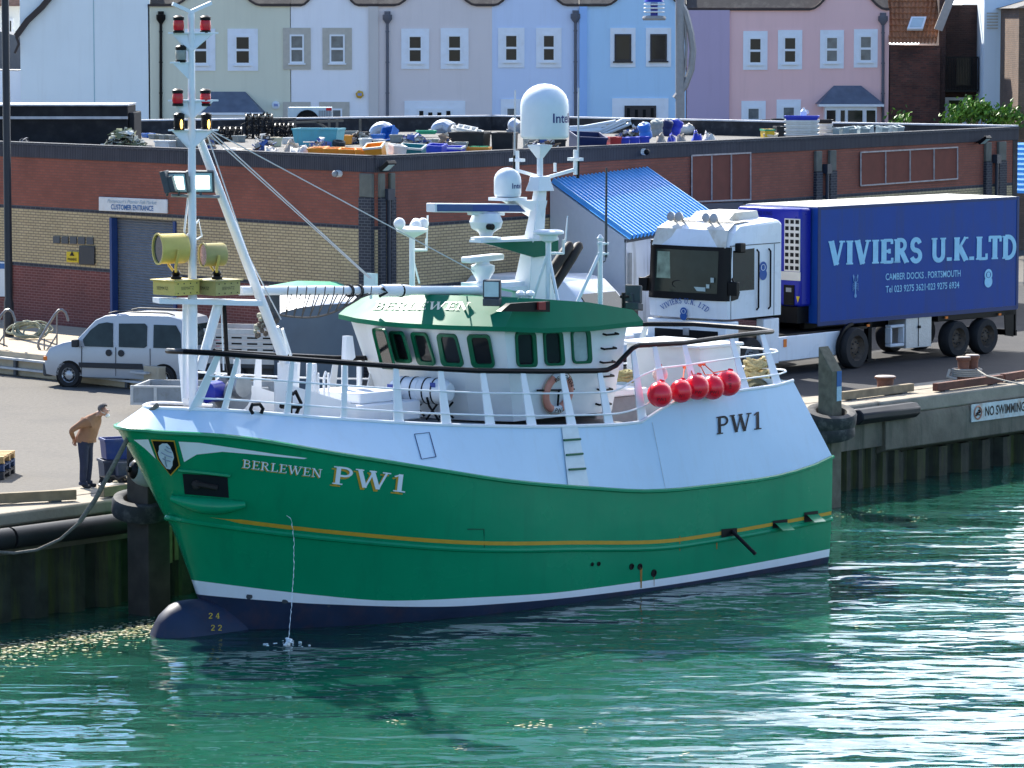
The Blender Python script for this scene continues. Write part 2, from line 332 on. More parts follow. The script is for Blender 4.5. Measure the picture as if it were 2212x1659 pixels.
# quay ground: one sheet from the quay edge inland to the horizon
ASPH = mat('quay_tarmac', (.108, .098, .083), .9, var=.22, scale=9, bump=.02, bscale=14, dirt=(.07, .065, .06), dirt_amt=.55, dscale=.45)
m = MB(); m.poly([dock(-900, .9, 0), dock(900, .9, 0), dock(900, 1500, 0), dock(-900, 1500, 0)]); tag(m.done('ground', ASPH, smooth=False), kind='structure')
CONC = mat('coping_concrete', (.30, .26, .20), .9, var=.15, scale=2.5, bump=.015, bscale=7, dirt=(.16, .13, .10), dirt_amt=.5, dscale=1.2)
WALLC = mat('quay_concrete', (.15, .135, .10), .9, var=.3, scale=1.6, bump=.03, bscale=4, dirt=(.05, .06, .04), dirt_amt=.7, dscale=1.1, streak=True)
PILE = mat('sheet_pile', (.030, .033, .022), .75, var=.5, scale=2.5, bump=.02, bscale=5, dirt=(.075, .09, .015), dirt_amt=.8, dscale=1.0, streak=True)
qw = thing('quay_wall', 'long stained concrete quay wall with steel sheet piling under its coping', 'quay wall', dock(0, 0, 0), math.atan2(QD.y, QD.x))
# in the quay frame: x along, y inland, z up
m = MB(); m.box(-120, 27.6, 0, .95, -.25, .003); m.box(27.6, 200, -.12, .95, -.35, .003); m.done('coping', CONC, qw, bevel=.05)
m = MB(); m.box(-120, 25.3, .12, .93, -5, -.25); m.box(25.3, 28.2, -.10, .93, -1.05, -.26); m.done('wall_face', WALLC, qw)
m = MB(); pts = []
for i in range(14): pts.append((28.0 + i * 6, -.14 - .0 * (i % 2)))
m.prism([V(27.62, -.12, -.35), V(27.62, -.20, -.5), V(27.62, -.20, -1.15), V(27.62, .2, -1.3), V(27.62, .9, -1.3), V(27.62, .9, -.35)], (170, 0, 0)); m.done('concrete_apron', WALLC, qw, bevel=.02)
def piling(x0, x1, y, zt, name, w_=.42, d_=.22):
    m = MB(); top_, bot_ = [], []; x = x0; k = 0
    while x < x1:
        for dx, dy in ((0, 0), (w_ * .8, 0), (w_ * 1.1, d_), (w_ * 1.9, d_)):
            top_.append(V(x + dx, y + dy, zt)); bot_.append(V(x + dx, y + dy, -5))
        x += w_ * 2.2
    m.loft([top_, bot_]); return m.done(name, PILE, qw, smooth=False)
piling(-100, 25.2, -.12, -.62, 'sheet_piling'); piling(25.3, 28.5, -.05, -1.05, 'sheet_piling', .22, .12); piling(28.3, 190, .0, -1.28, 'sheet_piling')
m = MB(); m.box(-100, 24.9, -.16, .1, -.74, -.5); m.done('waling_beam', mat('waling', (.10, .085, .06), .8, var=.3, scale=3), qw)
FEND = mat('fender_black', (.016, .016, .018), .5, var=.25, scale=3)
fn = thing('dock_fender', 'long black tubular rubber fender along the quay edge under the man', 'fender', dock(-30, -.3, -.42), math.atan2(QD.y, QD.x), group='tube fenders on the quay wall')
m = MB()
for i in range(12): m.tube([(i * 3 - 3, 0, 0), (i * 3 - .06, 0, 0)], .2, 14)
m.done('rubber_tube', FEND, fn)
f2 = at_pl(1853, 900, dock(0, -.3, 0), QN); f3 = at_pl(1978, 884, dock(0, -.3, 0), QN)
fn2 = thing('dock_fender', 'short black D shaped rubber fender on the concrete right of the boat stern', 'fender', f2 - V(0, 0, 0), math.atan2(QD.y, QD.x), group='tube fenders on the quay wall')
Lf = (f3 - f2).length; m = MB(); m.prism([V(0, .2, -.2), V(0, -.02, -.2), V(0, -.16, -.08), V(0, -.16, .06), V(0, -.04, .16), V(0, .2, .16)], (Lf, 0, 0)); m.done('rubber_block', FEND, fn2, bevel=.03)
# kerb beams on the coping
BEAM = mat('kerb_timber', (.24, .19, .12), .85, var=.25, scale=4, dirt=(.06, .05, .04), dirt_amt=.5)
def kerb(p0, p1, lab, mt, h=.22, wd=.16):
    a, c = at_z(*p0, .004), at_z(*p1, .004); d_ = (c - a); L_ = d_.length; t_ = thing('kerb_beam', lab, 'kerb beam', a, math.atan2(d_.y, d_.x), group='kerb beams along the quay edge')
    m = MB(); m.box(0, L_, 0, wd, .03, h); m.done('beam', mt, t_, bevel=.012)
    m = MB(); m.box(.3, .5, -.01, wd + .03, 0, .031); m.box(L_ - .5, L_ - .3, -.01, wd + .03, 0, .031); m.done('packer', GREYD, t_); return t_
kerb((-140, 1099), (166, 1083), 'weathered kerb beam at the left edge beside the pallets', BEAM); kerb((225, 1078), (352, 1060), 'dark kerb beam beneath the feet of the man', BEAM)
kerb((1823, 867), (1975, 848), 'pale and rusty kerb beam in front of the single bollard', BEAM)
STB = mat('rusty_beam', (.12, .05, .035), .8, var=.3, scale=4, dirt=(.2, .09, .04), dirt_amt=.5)
kerb((2026, 848), (2168, 829), 'dark rusty kerb beam between the single and twin bollards', STB); kerb((2172, 827), (2390, 792), 'long rusty kerb beam under the mooring line at the right edge', STB)
m = MB(); m.poly([at_z(1600, 922, .004), dock(26, 1.95, .004), dock(140, 1.95, .004), dock(140, 18, .004), at_z(1250, 690, .004), at_z(1420, 850, .004)]); tag(m.done('tarmac_shade', mat('dark_tarmac_with_shade', (.026, .026, .028), .9, var=.25, scale=1.2, bump=.012, bscale=9, dirt=(.065, .06, .055), dirt_amt=.5, dscale=.3), smooth=False), kind='structure')  # darker tarmac round the lorry, with the trailer's shade put into its colour
# lit strip of concrete behind the coping
m = MB(); q0 = dock(-60, .93, .004); m.poly([dock(-60, .97, .008), dock(150, .97, .008), dock(150, 1.9, .008), dock(-60, 1.9, .008)]); tag(m.done('pavement', CONC, smooth=False), kind='structure')

# ---------------------------------------------------------------- fish market
S0 = 79.4; ZP = 5.593
def par(px, py): s_ = (py - 40) / (CAMH - ZP); return V((px - CX) / s_, FPX / s_, 0)
MC = par(810, 335); ML = par(0, 303.5); MR = par(2197, 272); MLD = (ML - MC).normalized(); MLF = MC + MLD * 40; MRD = (MR - MC).normalized()
M_B1 = par(1788, 265); M_B2 = par(1064, 250); M_B3 = par(288, 260)
BR_RED = brick('red_brick', (.27, .078, .046), (.225, .064, .038), (.17, .07, .05), dirt=.18)
BR_RED2 = brick('dark_red_brick', (.17, .045, .036), (.135, .036, .03), (.25, .12, .10), dirt=.2)
BR_YEL = brick('yellow_brick', (.52, .40, .22), (.45, .34, .18), (.20, .155, .10), mort=.013, dirt=.12)
BR_BLU = brick('engineering_brick', (.028, .03, .042), (.02, .022, .03), (.09, .09, .095), dirt=.2)
BR_SOL = brick('soldier_course', (.034, .034, .045), (.022, .022, .032), (.10, .10, .11), bw=.075, bh=.43, mort=.006, soldier=True, dirt=.25)
mk = thing('fish_market', 'single storey fish market of red and yellow brick with junk on its flat roof', 'building', MC)
def wallpart(a, b_, z0, z1, mt, name, parent, th=.3, off=0.0, up_=None):
    d_ = (b_ - a); L_ = d_.length; n_ = V(d_.y, -d_.x, 0).normalized()   # outward = right hand of a->b
    loc = Matrix.Translation(a) @ Matrix.Rotation(math.atan2(d_.y, d_.x), 4, 'Z')
    m = MB(); m.box(0, L_, -off, th, z0, z1)
    o = m.done(name, mt, parent, smooth=False, local=WM[parent.name].inverted() @ loc); return o
DOOR_L, DOOR_R = at_pl(382, 560, MC, V(-MLD.y, MLD.x, 0)), at_pl(240, 560, MC, V(-MLD.y, MLD.x, 0))
DOOR_L.z = DOOR_R.z = 0
BANDS = [(0, 2.16, BR_RED2, 0), (2.16, 2.26, BR_BLU, .004), (2.26, 3.75, BR_YEL, 0), (3.75, 3.84, BR_BLU, .004), (3.84, 5.18, BR_RED, 0), (5.18, 5.50, BR_SOL, .03), (5.50, ZP, BR_BLU, .045)]
ZD = 3.66
for z0, z1, mt, off in BANDS:
    if z1 <= 3.76:
        zz = min(z1, ZD)
        wallpart(MLF, DOOR_R, z0, z1, mt, 'wall', mk, off=off); wallpart(DOOR_L, MC, z0, z1, mt, 'wall', mk, off=off)
        if z1 > ZD: wallpart(DOOR_R, DOOR_L, ZD, z1, mt, 'wall', mk, off=off)
    else: wallpart(MLF, MC, z0, z1, mt, 'wall' if z0 < 5 else 'parapet', mk, off=off)
    wallpart(MC, MR, z0, z1, mt, 'wall' if z0 < 5 else 'parapet', mk, off=off)
ROOFM = mat('roof_felt', (.13, .125, .115), .9, var=.25, scale=.8, bump=.02, bscale=5, dirt=(.10, .10, .09), dirt_amt=.6, dscale=.6)
RZ = 5.12
m = MB(); m.poly([p + V(0, 0, RZ) for p in (MC, MR, M_B1, M_B2, M_B3, MLF)]); m.done('roof', ROOFM, mk, world=True, smooth=False)
PARB = mat('parapet_dark', (.03, .03, .034), .85, var=.4, scale=3, dirt=(.10, .10, .10), dirt_amt=.5, dscale=3); LEADC = mat('coping_lead', (.5, .5, .52), .5, var=.2, scale=4)
for a, b_ in ((MR, M_B1), (M_B1, par(1548, 259.5)), (par(1548, 259.5), M_B2), (M_B2, M_B3)):
    wallpart(a, b_, 3.0, ZP, PARB, 'parapet', mk, th=.32); 
    d_ = b_ - a; loc = Matrix.Translation(a) @ Matrix.Rotation(math.atan2(d_.y, d_.x), 4, 'Z'); m = MB(); m.box(0, d_.length, -.03, .36, ZP + .002, ZP + .05); m.done('coping', LEADC, mk, smooth=False, local=WM[mk.name].inverted() @ loc)
# roller door, its frame
NL = V(-MLD.y, MLD.x, 0); NL = NL if NL.y < 0 else -NL
NR = V(MRD.y, -MRD.x, 0); NR = NR if NR.y < 0 else -NR
SHUT = mat('shutter_grey', (.20, .22, .25), .45, metal=.3, var=.1)
m = MB(); dd = (DOOR_L - DOOR_R); nd = 44; rowsA = []
for i in range(nd * 4 + 1):
    z = .55 + (ZD - .55) * i / (nd * 4); o_ = .02 * math.sin(2 * math.pi * i / 4); rowsA.append([DOOR_R - NL * .18 + NL * o_ + V(0, 0, z), DOOR_L - NL * .18 + NL * o_ + V(0, 0, z)])
m.loft(rowsA); dr = m.done('roller_door', SHUT, mk, world=True, ang=80)
m = MB()
for q_ in (DOOR_R, DOOR_L): m.obox(q_ + NL * -.05 + dd.normalized() * (.05 if q_ is DOOR_R else -.05) + V(0, 0, 2.1), dd.normalized() * .05, NL * .1, V(0, 0, 1.55))
m.done('door_frame', mat('frame_blue', (.02, .05, .16), .4), dr, world=True)
def onL(px, py, off=.02): return at_pl(px, py, MC, NL) + NL * off
def onR(px, py, off=.02): return at_pl(px, py, MC, NR) + NR * off
# sign over the door
def board(fn_, q4, th, mt, name, label, cat, text=(), frame=None):
    P = [fn_(x, y, .06) for x, y in q4]; c = sum(P, Vector()) / 4; n_ = NL if fn_ is onL else NR
    d_ = P[1] - P[0]; t_ = thing(name, label, cat, c, math.atan2(d_.y, d_.x))
    m = MB(); m.prism(P, -n_ * th); m.done('board', mt, t_, world=True, bevel=.01); return t_, P, n_
SIGNW = mat('sign_white', (.62, .63, .62), .45, var=.08, dirt=(.35, .3, .22), dirt_amt=.4, dscale=3)
SBLUE = mat('sign_blue', (.02, .11, .30), .5)
t_, P, n_ = board(onL, [(217, 455), (364, 461), (364, 431), (217, 425)], .05, SIGNW, 'shop_sign', 'long white sign reading customer entrance above the roller door', 'sign')
m = MB(); du = (P[1] - P[0]); dv = V(0, 0, 1); hh = (P[3] - P[0]).length
text_on(m, 'CUSTOMER ENTRANCE', P[0] + du * .19 + dv * hh * .14 + n_ * .012, du, dv, hh * .36, 0, width=du.length * .62, nrm=n_, bold=.015); m.done('lettering', SBLUE, t_, world=True, smooth=False, fixn=False)
m = MB(); sh_ = [];  vs, fs = sans_polys("Portsmouth's Premier Fish Market", 0)
wd = max(v[0] for v in vs); du1 = du.normalized()
for k, f in enumerate(fs): m.poly([P[0] + du * .13 + dv * hh * .60 + n_ * .012 + du1 * (vs[i][0] / wd * du.length * .72 + vs[i][1] * .05) + dv * vs[i][1] * hh * .27 for i in f])
m.done('script_lettering', mat('faded_blue', (.25, .36, .45), .6), t_, world=True, smooth=False, fixn=False)
for i in range(5):
    x = 117 + i * 18; m = MB(); P = [onL(*p, .01) for p in ((x, 525 + i * .7), (x + 14, 525.5 + i * .7), (x + 14, 510.5 + i * .7), (x, 510 + i * .7))]; m.prism(P, NL * .03); m.done('air_vent', GREYD, mk, world=True)
t_, P, n_ = board(onL, [(147, 566), (173, 567), (173, 544), (147, 543)], .03, mat('warn_yellow', (.60, .42, .01), .5), 'warning_sign', 'small yellow warning sign beside a dark plaque on the yellow brick', 'sign')
m = MB(); du = P[1] - P[0]; text_on(m, 'WARNING', P[0] + du * .12 + V(0, 0, .05) + n_ * .01, du, V(0, 0, 1), .07, 0, width=du.length * .76, nrm=n_, bold=.02)
c = (P[0] + P[1]) / 2 + V(0, 0, .18) + n_ * .008; m.prism([c - du * .2, c + du * .2, c + V(0, 0, .12)], n_ * .002); m.done('lettering', BLK, t_, world=True, smooth=False, fixn=False)
board(onL, [(174, 571), (207, 572), (207, 532), (174, 531)], .03, mat('plaque_black', (.025, .028, .035), .4), 'wall_plaque', 'dark square plaque on the yellow brick wall left of the roller door', 'plaque')
t_, P, n_ = board(onL, [(-20, 640), (28, 641), (28, 566), (-20, 564)], .04, mat('notice_white', (.6, .62, .62), .4), 'notice_board', 'white framed notice board with a blue band behind the lamp post', 'notice board')
m = MB(); m.prism([P[3].lerp(P[0], .05), P[2].lerp(P[1], .05), P[2].lerp(P[1], .2), P[3].lerp(P[0], .2)], n_ * .012); m.done('header_band', SBLUE, t_, world=True)
t_, P, n_ = board(onL, [(34, 718), (52, 719), (52, 695), (34, 694)], .15, mat('meter_grey', (.4, .41, .4), .6), 'meter_box', 'pale grey meter box low on the brick wall behind the hose', 'meter box')
# corner pier and pilasters with downpipes
PIERG = mat('pier_cap', (.13, .13, .11), .9, var=.2, scale=4); NAVP = mat('downpipe_navy', (.03, .035, .05), .4)
def pier(fn_, x0, x1, x2, x3, ytop, ycap, lab):
    n_ = NL if fn_ is onL else NR
    for a, b_ in ((x0, x1), (x2, x3)):
        A, B_ = fn_(a, ytop, 0), fn_(b_, ytop, 0); A.z = B_.z = 0; wallpart(A, B_, 0, 4.55, BR_BLU, 'pilaster', mk, th=.1, off=.12)
        zc = fn_(a, ytop, 0).z; d_ = (B_ - A); m = MB(); m.prism([A + V(0, 0, 4.552), B_ + V(0, 0, 4.552), B_ + V(0, 0, 5.15), A + V(0, 0, 5.15)], n_ * .10); m.done('pilaster_cap', PIERG, mk, world=True, bevel=.02)
    xm = (x1 + x2) / 2; p = fn_(xm, 520, .12); m = MB(); m.tube([V(p.x, p.y, .1), V(p.x, p.y, 4.5)], .055, 8); m.obox(V(p.x, p.y, 4.62), d_.normalized() * .13, n_ * .09, V(0, 0, .14)); m.done('downpipe', NAVP, mk, world=True)
pier(onR, 815, 826, 838, 848, 430, 0, ''); pier(onR, 1757, 1770, 1787, 1801, 380, 0, ''); pier(onR, 2124, 2136, 2152, 2168, 380, 0, '')
A, B_ = onL(782, 430, 0), onL(809, 430, 0); A.z = B_.z = 0; wallpart(A, B_, 0, 4.55, BR_BLU, 'pilaster', mk, off=.12); m = MB(); m.prism([A + V(0, 0, 4.552), B_ + V(0, 0, 4.552), B_ + V(0, 0, 5.15), A + V(0, 0, 5.15)], NL * .1); m.done('pilaster_cap', PIERG, mk, world=True, bevel=.02)
# framed panels in the right wall, navy shutter, camera
PANR = mat('panel_red', (.17, .052, .035), .8, var=.15, scale=3); PANF = mat('panel_frame', (.42, .36, .33), .7, var=.3, scale=8)
def panel(q, cols):
    P = [onR(*p, .02) for p in q]; m = MB(); m.prism(P, NR * .012); pn = m.done('wall_panel', PANR, mk, world=True)
    m = MB(); fr = [P[0].lerp(P[3], 0)]
    for k in range(cols + 1): m.tube([P[3].lerp(P[2], k / cols) + NR * .02, P[0].lerp(P[1], k / cols) + NR * .02], .03, 4)
    for a, b_ in ((0, 1), (3, 2)): m.tube([P[a] + NR * .022, P[b_] + NR * .022], .03, 4)
    m.done('panel_frame', PANF, pn, world=True)
panel([(1492, 436), (1619, 431), (1619, 330), (1492, 336)], 3); panel([(1857, 401), (2066, 386), (2066, 318), (1857, 329)], 4)
m = MB(); P = [onR(*p, .01) for p in ((1507, 500), (1602, 500), (1602, 437), (1507, 440))]; m.prism(P, NR * .04); m.done('side_shutter', mat('shutter_navy', (.02, .035, .07), .5), mk, world=True)
for i, x in enumerate((735, 1386)):
    p = (onL if i == 0 else onR)(x, 375 if i == 0 else 328, .0); n_ = NL if i == 0 else NR; t_ = thing('security_camera', ('small grey dome camera on the red brick left of the corner pier', 'white and black ball camera on the dark parapet above the blue shed')[i], 'camera', p)
    m = MB(); m.tube([p, p + n_ * .12], .09, 10); m.done('mount', OFFW, t_, world=True); m = MB(); m.ball(p + n_ * .17, .085, 12); m.done('lens_ball', BLK if i else GREYM, t_, world=True)
for x, y, fn_, lab in ((817, 358, onR, 'square floodlight on the dark corner pier of the fish market'), (2109, 302, onR, 'tilted floodlight below the parapet at the right end of the market')):
    p = fn_(x, y, .3); n_ = NR; t_ = thing('floodlight', lab, 'floodlight', p); D = (n_ * .6 - V(0, 0, .8)).normalized(); S_ = MRD; U = D.cross(S_).normalized()
    m = MB(); m.obox(p, S_ * .17, U * .17, D * .05); m.tube([p - D * .05, fn_(x, y + 6, .0)], .03, 6); f_ = m.done('housing', BLK, t_, world=True, bevel=.01)
    m = MB(); m.obox(p + D * .052, S_ * .12, U * .12, D * .004); m.done('lamp_glass', mat('lamp_glass', (.45, .6, .6), .15), f_, world=True)
# raised loading platform in front of the left wall
PLAT = mat('platform_concrete', (.44, .36, .25), .9, var=.12, scale=2, bump=.01, dirt=(.2, .16, .12), dirt_amt=.35)
PE = at_z(0, 757, .6); PEd = -MLD
pl = thing('loading_platform', 'low concrete loading platform with a steel step rail under the brick wall', 'platform', PE, math.atan2(PEd.y, PEd.x))
m = MB(); dep = (MC - PE).dot(-NL); m.box(-25, 7.0, 0, dep - .02, 0, .0); m = MB(); m.prism([V(-25, .0, -.6), V(6.5, .0, -.6), V(6.5, dep - .01, -.6), V(-25, dep - .01, -.6)], (0, 0, .6)); m.done('slab', PLAT, pl, bevel=.03)
m = MB()
for z in (-.16, -.40): m.box(-20, 6.2, -.16, -.02, z - .03, z + .02)
for k in range(12): m.box(-20 + k * 2.3, -19.9 + k * 2.3, -.1, -.03, -.58, -.2, 1)
m.done('step_rail', [mat('step_steel', (.45, .45, .44), .5, var=.2), GREYD], pl)

# ---------------------------------------------------------------- shed with a blue corrugated roof
a = [onR(1186, 393, .05), onR(1394, 367, .05)]
TL, TR = a; 
BLc = at_y(1354, 513, TL.y - 2.6); BRc = at_y(1556, 478, TR.y - 2.3)
BLUE = mat('corrugated_blue', (.09, .36, .70), .32, var=.05, spec=.5)
sh = thing('lean_to_shed', 'white lean-to shed with a blue corrugated roof against the market wall', 'shed', V(BLc.x, BLc.y, 0))
m = MB(); NW = 104; t1, t2 = [], []; nrm = (TR - TL).cross(BLc - TL).normalized(); nrm = nrm if nrm.z > 0 else -nrm
for i in range(NW + 1):
    o_ = nrm * (.11 if (i // 2) % 2 else -.0) ; t1.append(TL.lerp(TR, i / NW) + o_); t2.append(BLc.lerp(BRc, i / NW) + (BLc - TL).normalized() * .12 + o_)
m.loft([t1, t2]); m.done('roof', BLUE, sh, world=True, smooth=False)
SHW = mat('shed_white', (.62, .66, .68), .5, var=.06, scale=2, dirt=(.10, .10, .06), dirt_amt=.75, dscale=1.0, streak=True)
fl_ = lambda p: V(p.x, p.y, 0)
dn = -nrm * .05
m = MB(); m.prism([fl_(TL), fl_(BLc), BLc + dn, TL + dn], (TR - TL).normalized() * .08); m.done('side_wall', mat('shed_side', (.66, .69, .72), .4, var=.03), sh, world=True, smooth=False)
m = MB(); m.prism([fl_(BLc), fl_(BRc), BRc + dn, BLc + dn], (TL - BLc).normalized() * .08); m.done('front_wall', SHW, sh, world=True, smooth=False)
m = MB(); m.tube([BLc + dn * 2, BRc + dn * 2], .06, 4); m.done('eaves_trim', GREYD, sh, world=True)
for k in range(4): m = MB(); p = fl_(BLc).lerp(fl_(BRc), .02 + .32 * k); m.tube([p + NR * .05, p + NR * .05 + V(0, 0, BLc.z - .4)], .06, 4); m.done('post', GREYM, sh, world=True)

# ---------------------------------------------------------------- the terrace behind
HY = 158.0
def H(px, py, off=0.0): return at_y(px, py, HY) + V(0, -off, 0)
def wallpaint(n, c):
    c = tuple(min(.88, x * 1.16) for x in c); return mat(n, c, .75, var=.035, scale=.5, dirt=(c[0] * .8, c[1] * .78, c[2] * .76), dirt_amt=.25, dscale=.8, streak=True)
SLATE = mat('slate', (.045, .04, .038), .7, var=.25, scale=5, dirt=(.22, .2, .16), dirt_amt=.4, dscale=2); COPE = mat('coping_brown', (.06, .045, .04), .7); LEAD = mat('lead', (.12, .14, .18), .55, var=.2, scale=2.5, dirt=(.2, .22, .25), dirt_amt=.3, dscale=2)
SURW = mat('surround_white', (.82, .84, .87), .6, var=.03, dirt=(.4, .33, .25), dirt_amt=.2, dscale=3); SURT = mat('surround_tan', (.52, .47, .39), .7); UPVC = mat('upvc', (.8, .81, .82), .3, var=.02); FRB = mat('frame_dark', (.035, .028, .03), .4)
def hwin(parent, x0, y0, x1, y1, sur=SURW, fr=UPVC, ix=.24, iy=(.16, .15), blind=False, mid=True):
    A, B_ = H(x0, y1), H(x1, y0); w_, h_ = B_.x - A.x, B_.z - A.z
    m = MB(); yy = HY; m.box(A.x, B_.x, yy - .05, yy + .02, A.z, B_.z); wn = m.done('window', sur, parent, world=True, smooth=False)
    a0, a1, z0, z1 = A.x + w_ * ix, B_.x - w_ * ix, A.z + h_ * iy[1], B_.z - h_ * iy[0]
    m = MB(); t = .07
    m.box(a0, a1, yy - .09, yy - .052, z0, z0 + t); m.box(a0, a1, yy - .09, yy - .052, z1 - t, z1); m.box(a0, a0 + t, yy - .088, yy - .052, z0 + t, z1 - t); m.box(a1 - t, a1, yy - .088, yy - .052, z0 + t, z1 - t)
    if mid: zm = (z0 + z1) / 2; m.box(a0 + t, a1 - t, yy - .094, yy - .052, zm - .045, zm + .045)
    m.box(a0 - .06, a1 + .06, yy - .14, yy - .052, z0 - .06, z0 - .001); m.done('frame', fr, wn, world=True, smooth=False)
    g = GLASS if not blind else mat('blind_glass', (.14, .15, .15), .12, var=.4, scale=3)
    for za, zb in (((z0 + t, (z0 + z1) / 2 - .045), ((z0 + z1) / 2 + .045, z1 - t)) if mid else ((z0 + t, z1 - t),)):
        m = MB(); m.box(a0 + t, a1 - t, yy - .07, yy - .051, za, zb); m.done('pane', g, wn, world=True, smooth=False)
def house(name, label, x0, x1, col, gable=None, ye=14, eave=True):
    A, B_ = H(x0, 300), H(x1, ye); t_ = thing(name, label, 'house', V((A.x + B_.x) / 2, HY, 0))
    pts = [V(A.x, HY, 0), V(B_.x, HY, 0)]
    zt = B_.z; gl = []
    if gable:
        g0, g1 = H(gable[0], ye).x, H(gable[1], ye).x; hgt = 1.25
        for i in range(17): s_ = i / 16; gl.append(V(g1 + (g0 - g1) * s_, HY, zt + hgt * (.5 - .5 * math.cos(2 * math.pi * min(.5, .5 * min(s_, 1 - s_) * 2 * 1.0 if False else min(s_, 1 - s_)))) ))
        line = [V(B_.x, HY, zt)] + gl + [V(A.x, HY, zt)]
    else: line = [V(B_.x, HY, zt), V(A.x, HY, zt)]
    m = MB(); m.prism(pts + line, (0, 7.0, 0)); m.done('wall', col, t_, world=True, smooth=False)
    m = MB(); m.tube([p + V(0, -.06, .03) for p in line], .065, 4); m.done('roof_coping', COPE, t_, world=True)
    m = MB(); m.prism([V(A.x, HY + .3, zt + .1), V(B_.x, HY + .3, zt + .1), V(B_.x, HY + 4, zt + 3.0), V(A.x, HY + 4, zt + 3.0)], (0, .05, -.1)); m.done('roof', SLATE, t_, world=True, smooth=False); return t_
def pipe(parent, x, y0, y1=300, mt=None):
    p, q_ = H(x, y0, .1), H(x, y1, .1); m = MB(); m.tube([q_, p], .06, 8); m.lathe([(.07, -.3), (.20, -.12), (.20, .06), (.13, .07), (.13, .2)], p, n=6)
    for k in range(4): c = q_.lerp(p, (k + .5) / 4); m.lathe([(.075, -.03), (.075, .03)], c, n=8)
    m.done('downpipe', mt or BLK, parent, world=True)
h1 = house('gabled_house', 'tall pale cyan rendered house with a steep dark verge at the left', 46, 322, wallpaint('pale_cyan', (.72, .78, .74)), ye=-60)
h2 = house('terraced_house', 'cream yellow terraced house with a slate roofed bay window', 322, 628, wallpaint('cream', (.62, .60, .46)), (372, 565), 13)
hwin(h2, 400, 62, 465, 153); hwin(h2, 492, 62, 557, 153); pipe(h2, 348, 35)
h3 = house('terraced_house', 'white terraced house with tan window surrounds and a yellow alarm box', 628, 816, wallpaint('white_render', (.76, .74, .74)), (650, 775), 13)
for a in ((612, 60, 671, 150), (697, 60, 760, 150), (612, 220, 671, 310), (690, 220, 755, 310)): hwin(h3, *a, sur=SURT, blind=True)
m = MB(); A, B_ = H(797, 300), H(817, 14); m.box(A.x, B_.x, HY - .10, HY + .02, 0, B_.z); m.done('pilaster', wallpaint('beige_strip', (.55, .5, .46)), h3, world=True, smooth=False)
h4 = house('terraced_house', 'pinkish beige terraced house with french doors behind the roof junk', 816, 1063, wallpaint('pink_beige', (.66, .58, .55)), (851, 1030), 13)
hwin(h4, 867, 62, 927, 149); hwin(h4, 952, 61, 1012, 149); pipe(h4, 837, 35, mt=mat('pipe_grey', (.12, .12, .14), .5))
def doors(parent, x0, y0, x1, y1, sur, fr, n):
    A, B_ = H(x0, y1), H(x1, y0); yy = HY; m = MB(); m.box(A.x, B_.x, yy - .05, yy + .02, A.z, B_.z); d_ = m.done('french_door', sur, parent, world=True, smooth=False); x0_, x1_ = A.x + .5, B_.x - .5; zt = B_.z - .3; m = MB()
    m.box(x0_, x1_, yy - .1, yy - .052, A.z, zt); m.done('frame', fr, d_, world=True, smooth=False); wq = (x1_ - x0_) / n
    for k in range(n): m = MB(); m.box(x0_ + wq * k + .1, x0_ + wq * (k + 1) - .1, yy - .12, yy - .1005, A.z + .3, zt - (.1 if k in (0, n - 1) else .16)); m.done('pane', GLASS, d_, world=True, smooth=False)
doors(h4, 874, 218, 1005, 320, SURW, UPVC, 4)
h5 = house('terraced_house', 'pale lilac blue terraced house with two white sash windows', 1063, 1251, wallpaint('lilac_blue', (.55, .62, .80)), (1066, 1226), 13)
hwin(h5, 1076, 60, 1133, 146); hwin(h5, 1158, 60, 1213, 146); hwin(h5, 1082, 214, 1125, 320, blind=True); pipe(h5, 1243, 33, mt=mat('pipe_grey', (.12, .12, .14), .5))
h6 = house('terraced_house', 'sky blue terraced house with black framed windows and dark doors', 1251, 1483, wallpaint('sky_blue', (.42, .60, .86)), (1308, 1480), 13)
hwin(h6, 1318, 60, 1373, 145, fr=FRB, ix=.17, mid=False); hwin(h6, 1395, 60, 1450, 144, fr=FRB, ix=.17, mid=False); doors(h6, 1322, 212, 1444, 320, SURW, FRB, 4)
m = MB(); A, B_ = H(1251, 300), H(1268, 14); m.box(A.x, B_.x, HY - .10, HY + .02, 0, B_.z); m.done('pilaster', wallpaint('deep_blue_strip', (.30, .47, .75)), h6, world=True, smooth=False)
h7 = house('terraced_house', 'pink terraced house with mauve flank and slate roofed bay window', 1483, 1921, wallpaint('rose_pink', (.76, .47, .44)), (1748, 1915), 22)
m = MB(); A, B_ = H(1484, 300), H(1576, 22); m.box(A.x, B_.x, HY - .12, HY + .02, 0, B_.z); m.done('flank_wall', wallpaint('mauve', (.43, .33, .43)), h7, world=True, smooth=False)
for a in ((1605, 67, 1658, 151), (1680, 65, 1733, 150), (1771, 65, 1823, 148), (1844, 63, 1896, 146), (1601, 218, 1654, 300), (1677, 215, 1730, 300)): hwin(h7, *a, blind=a[0] in (1601, 1677, 1771, 1844), ix=.22)
pipe(h7, 1907, 38, mt=mat('pipe_grey', (.12, .12, .14), .5))
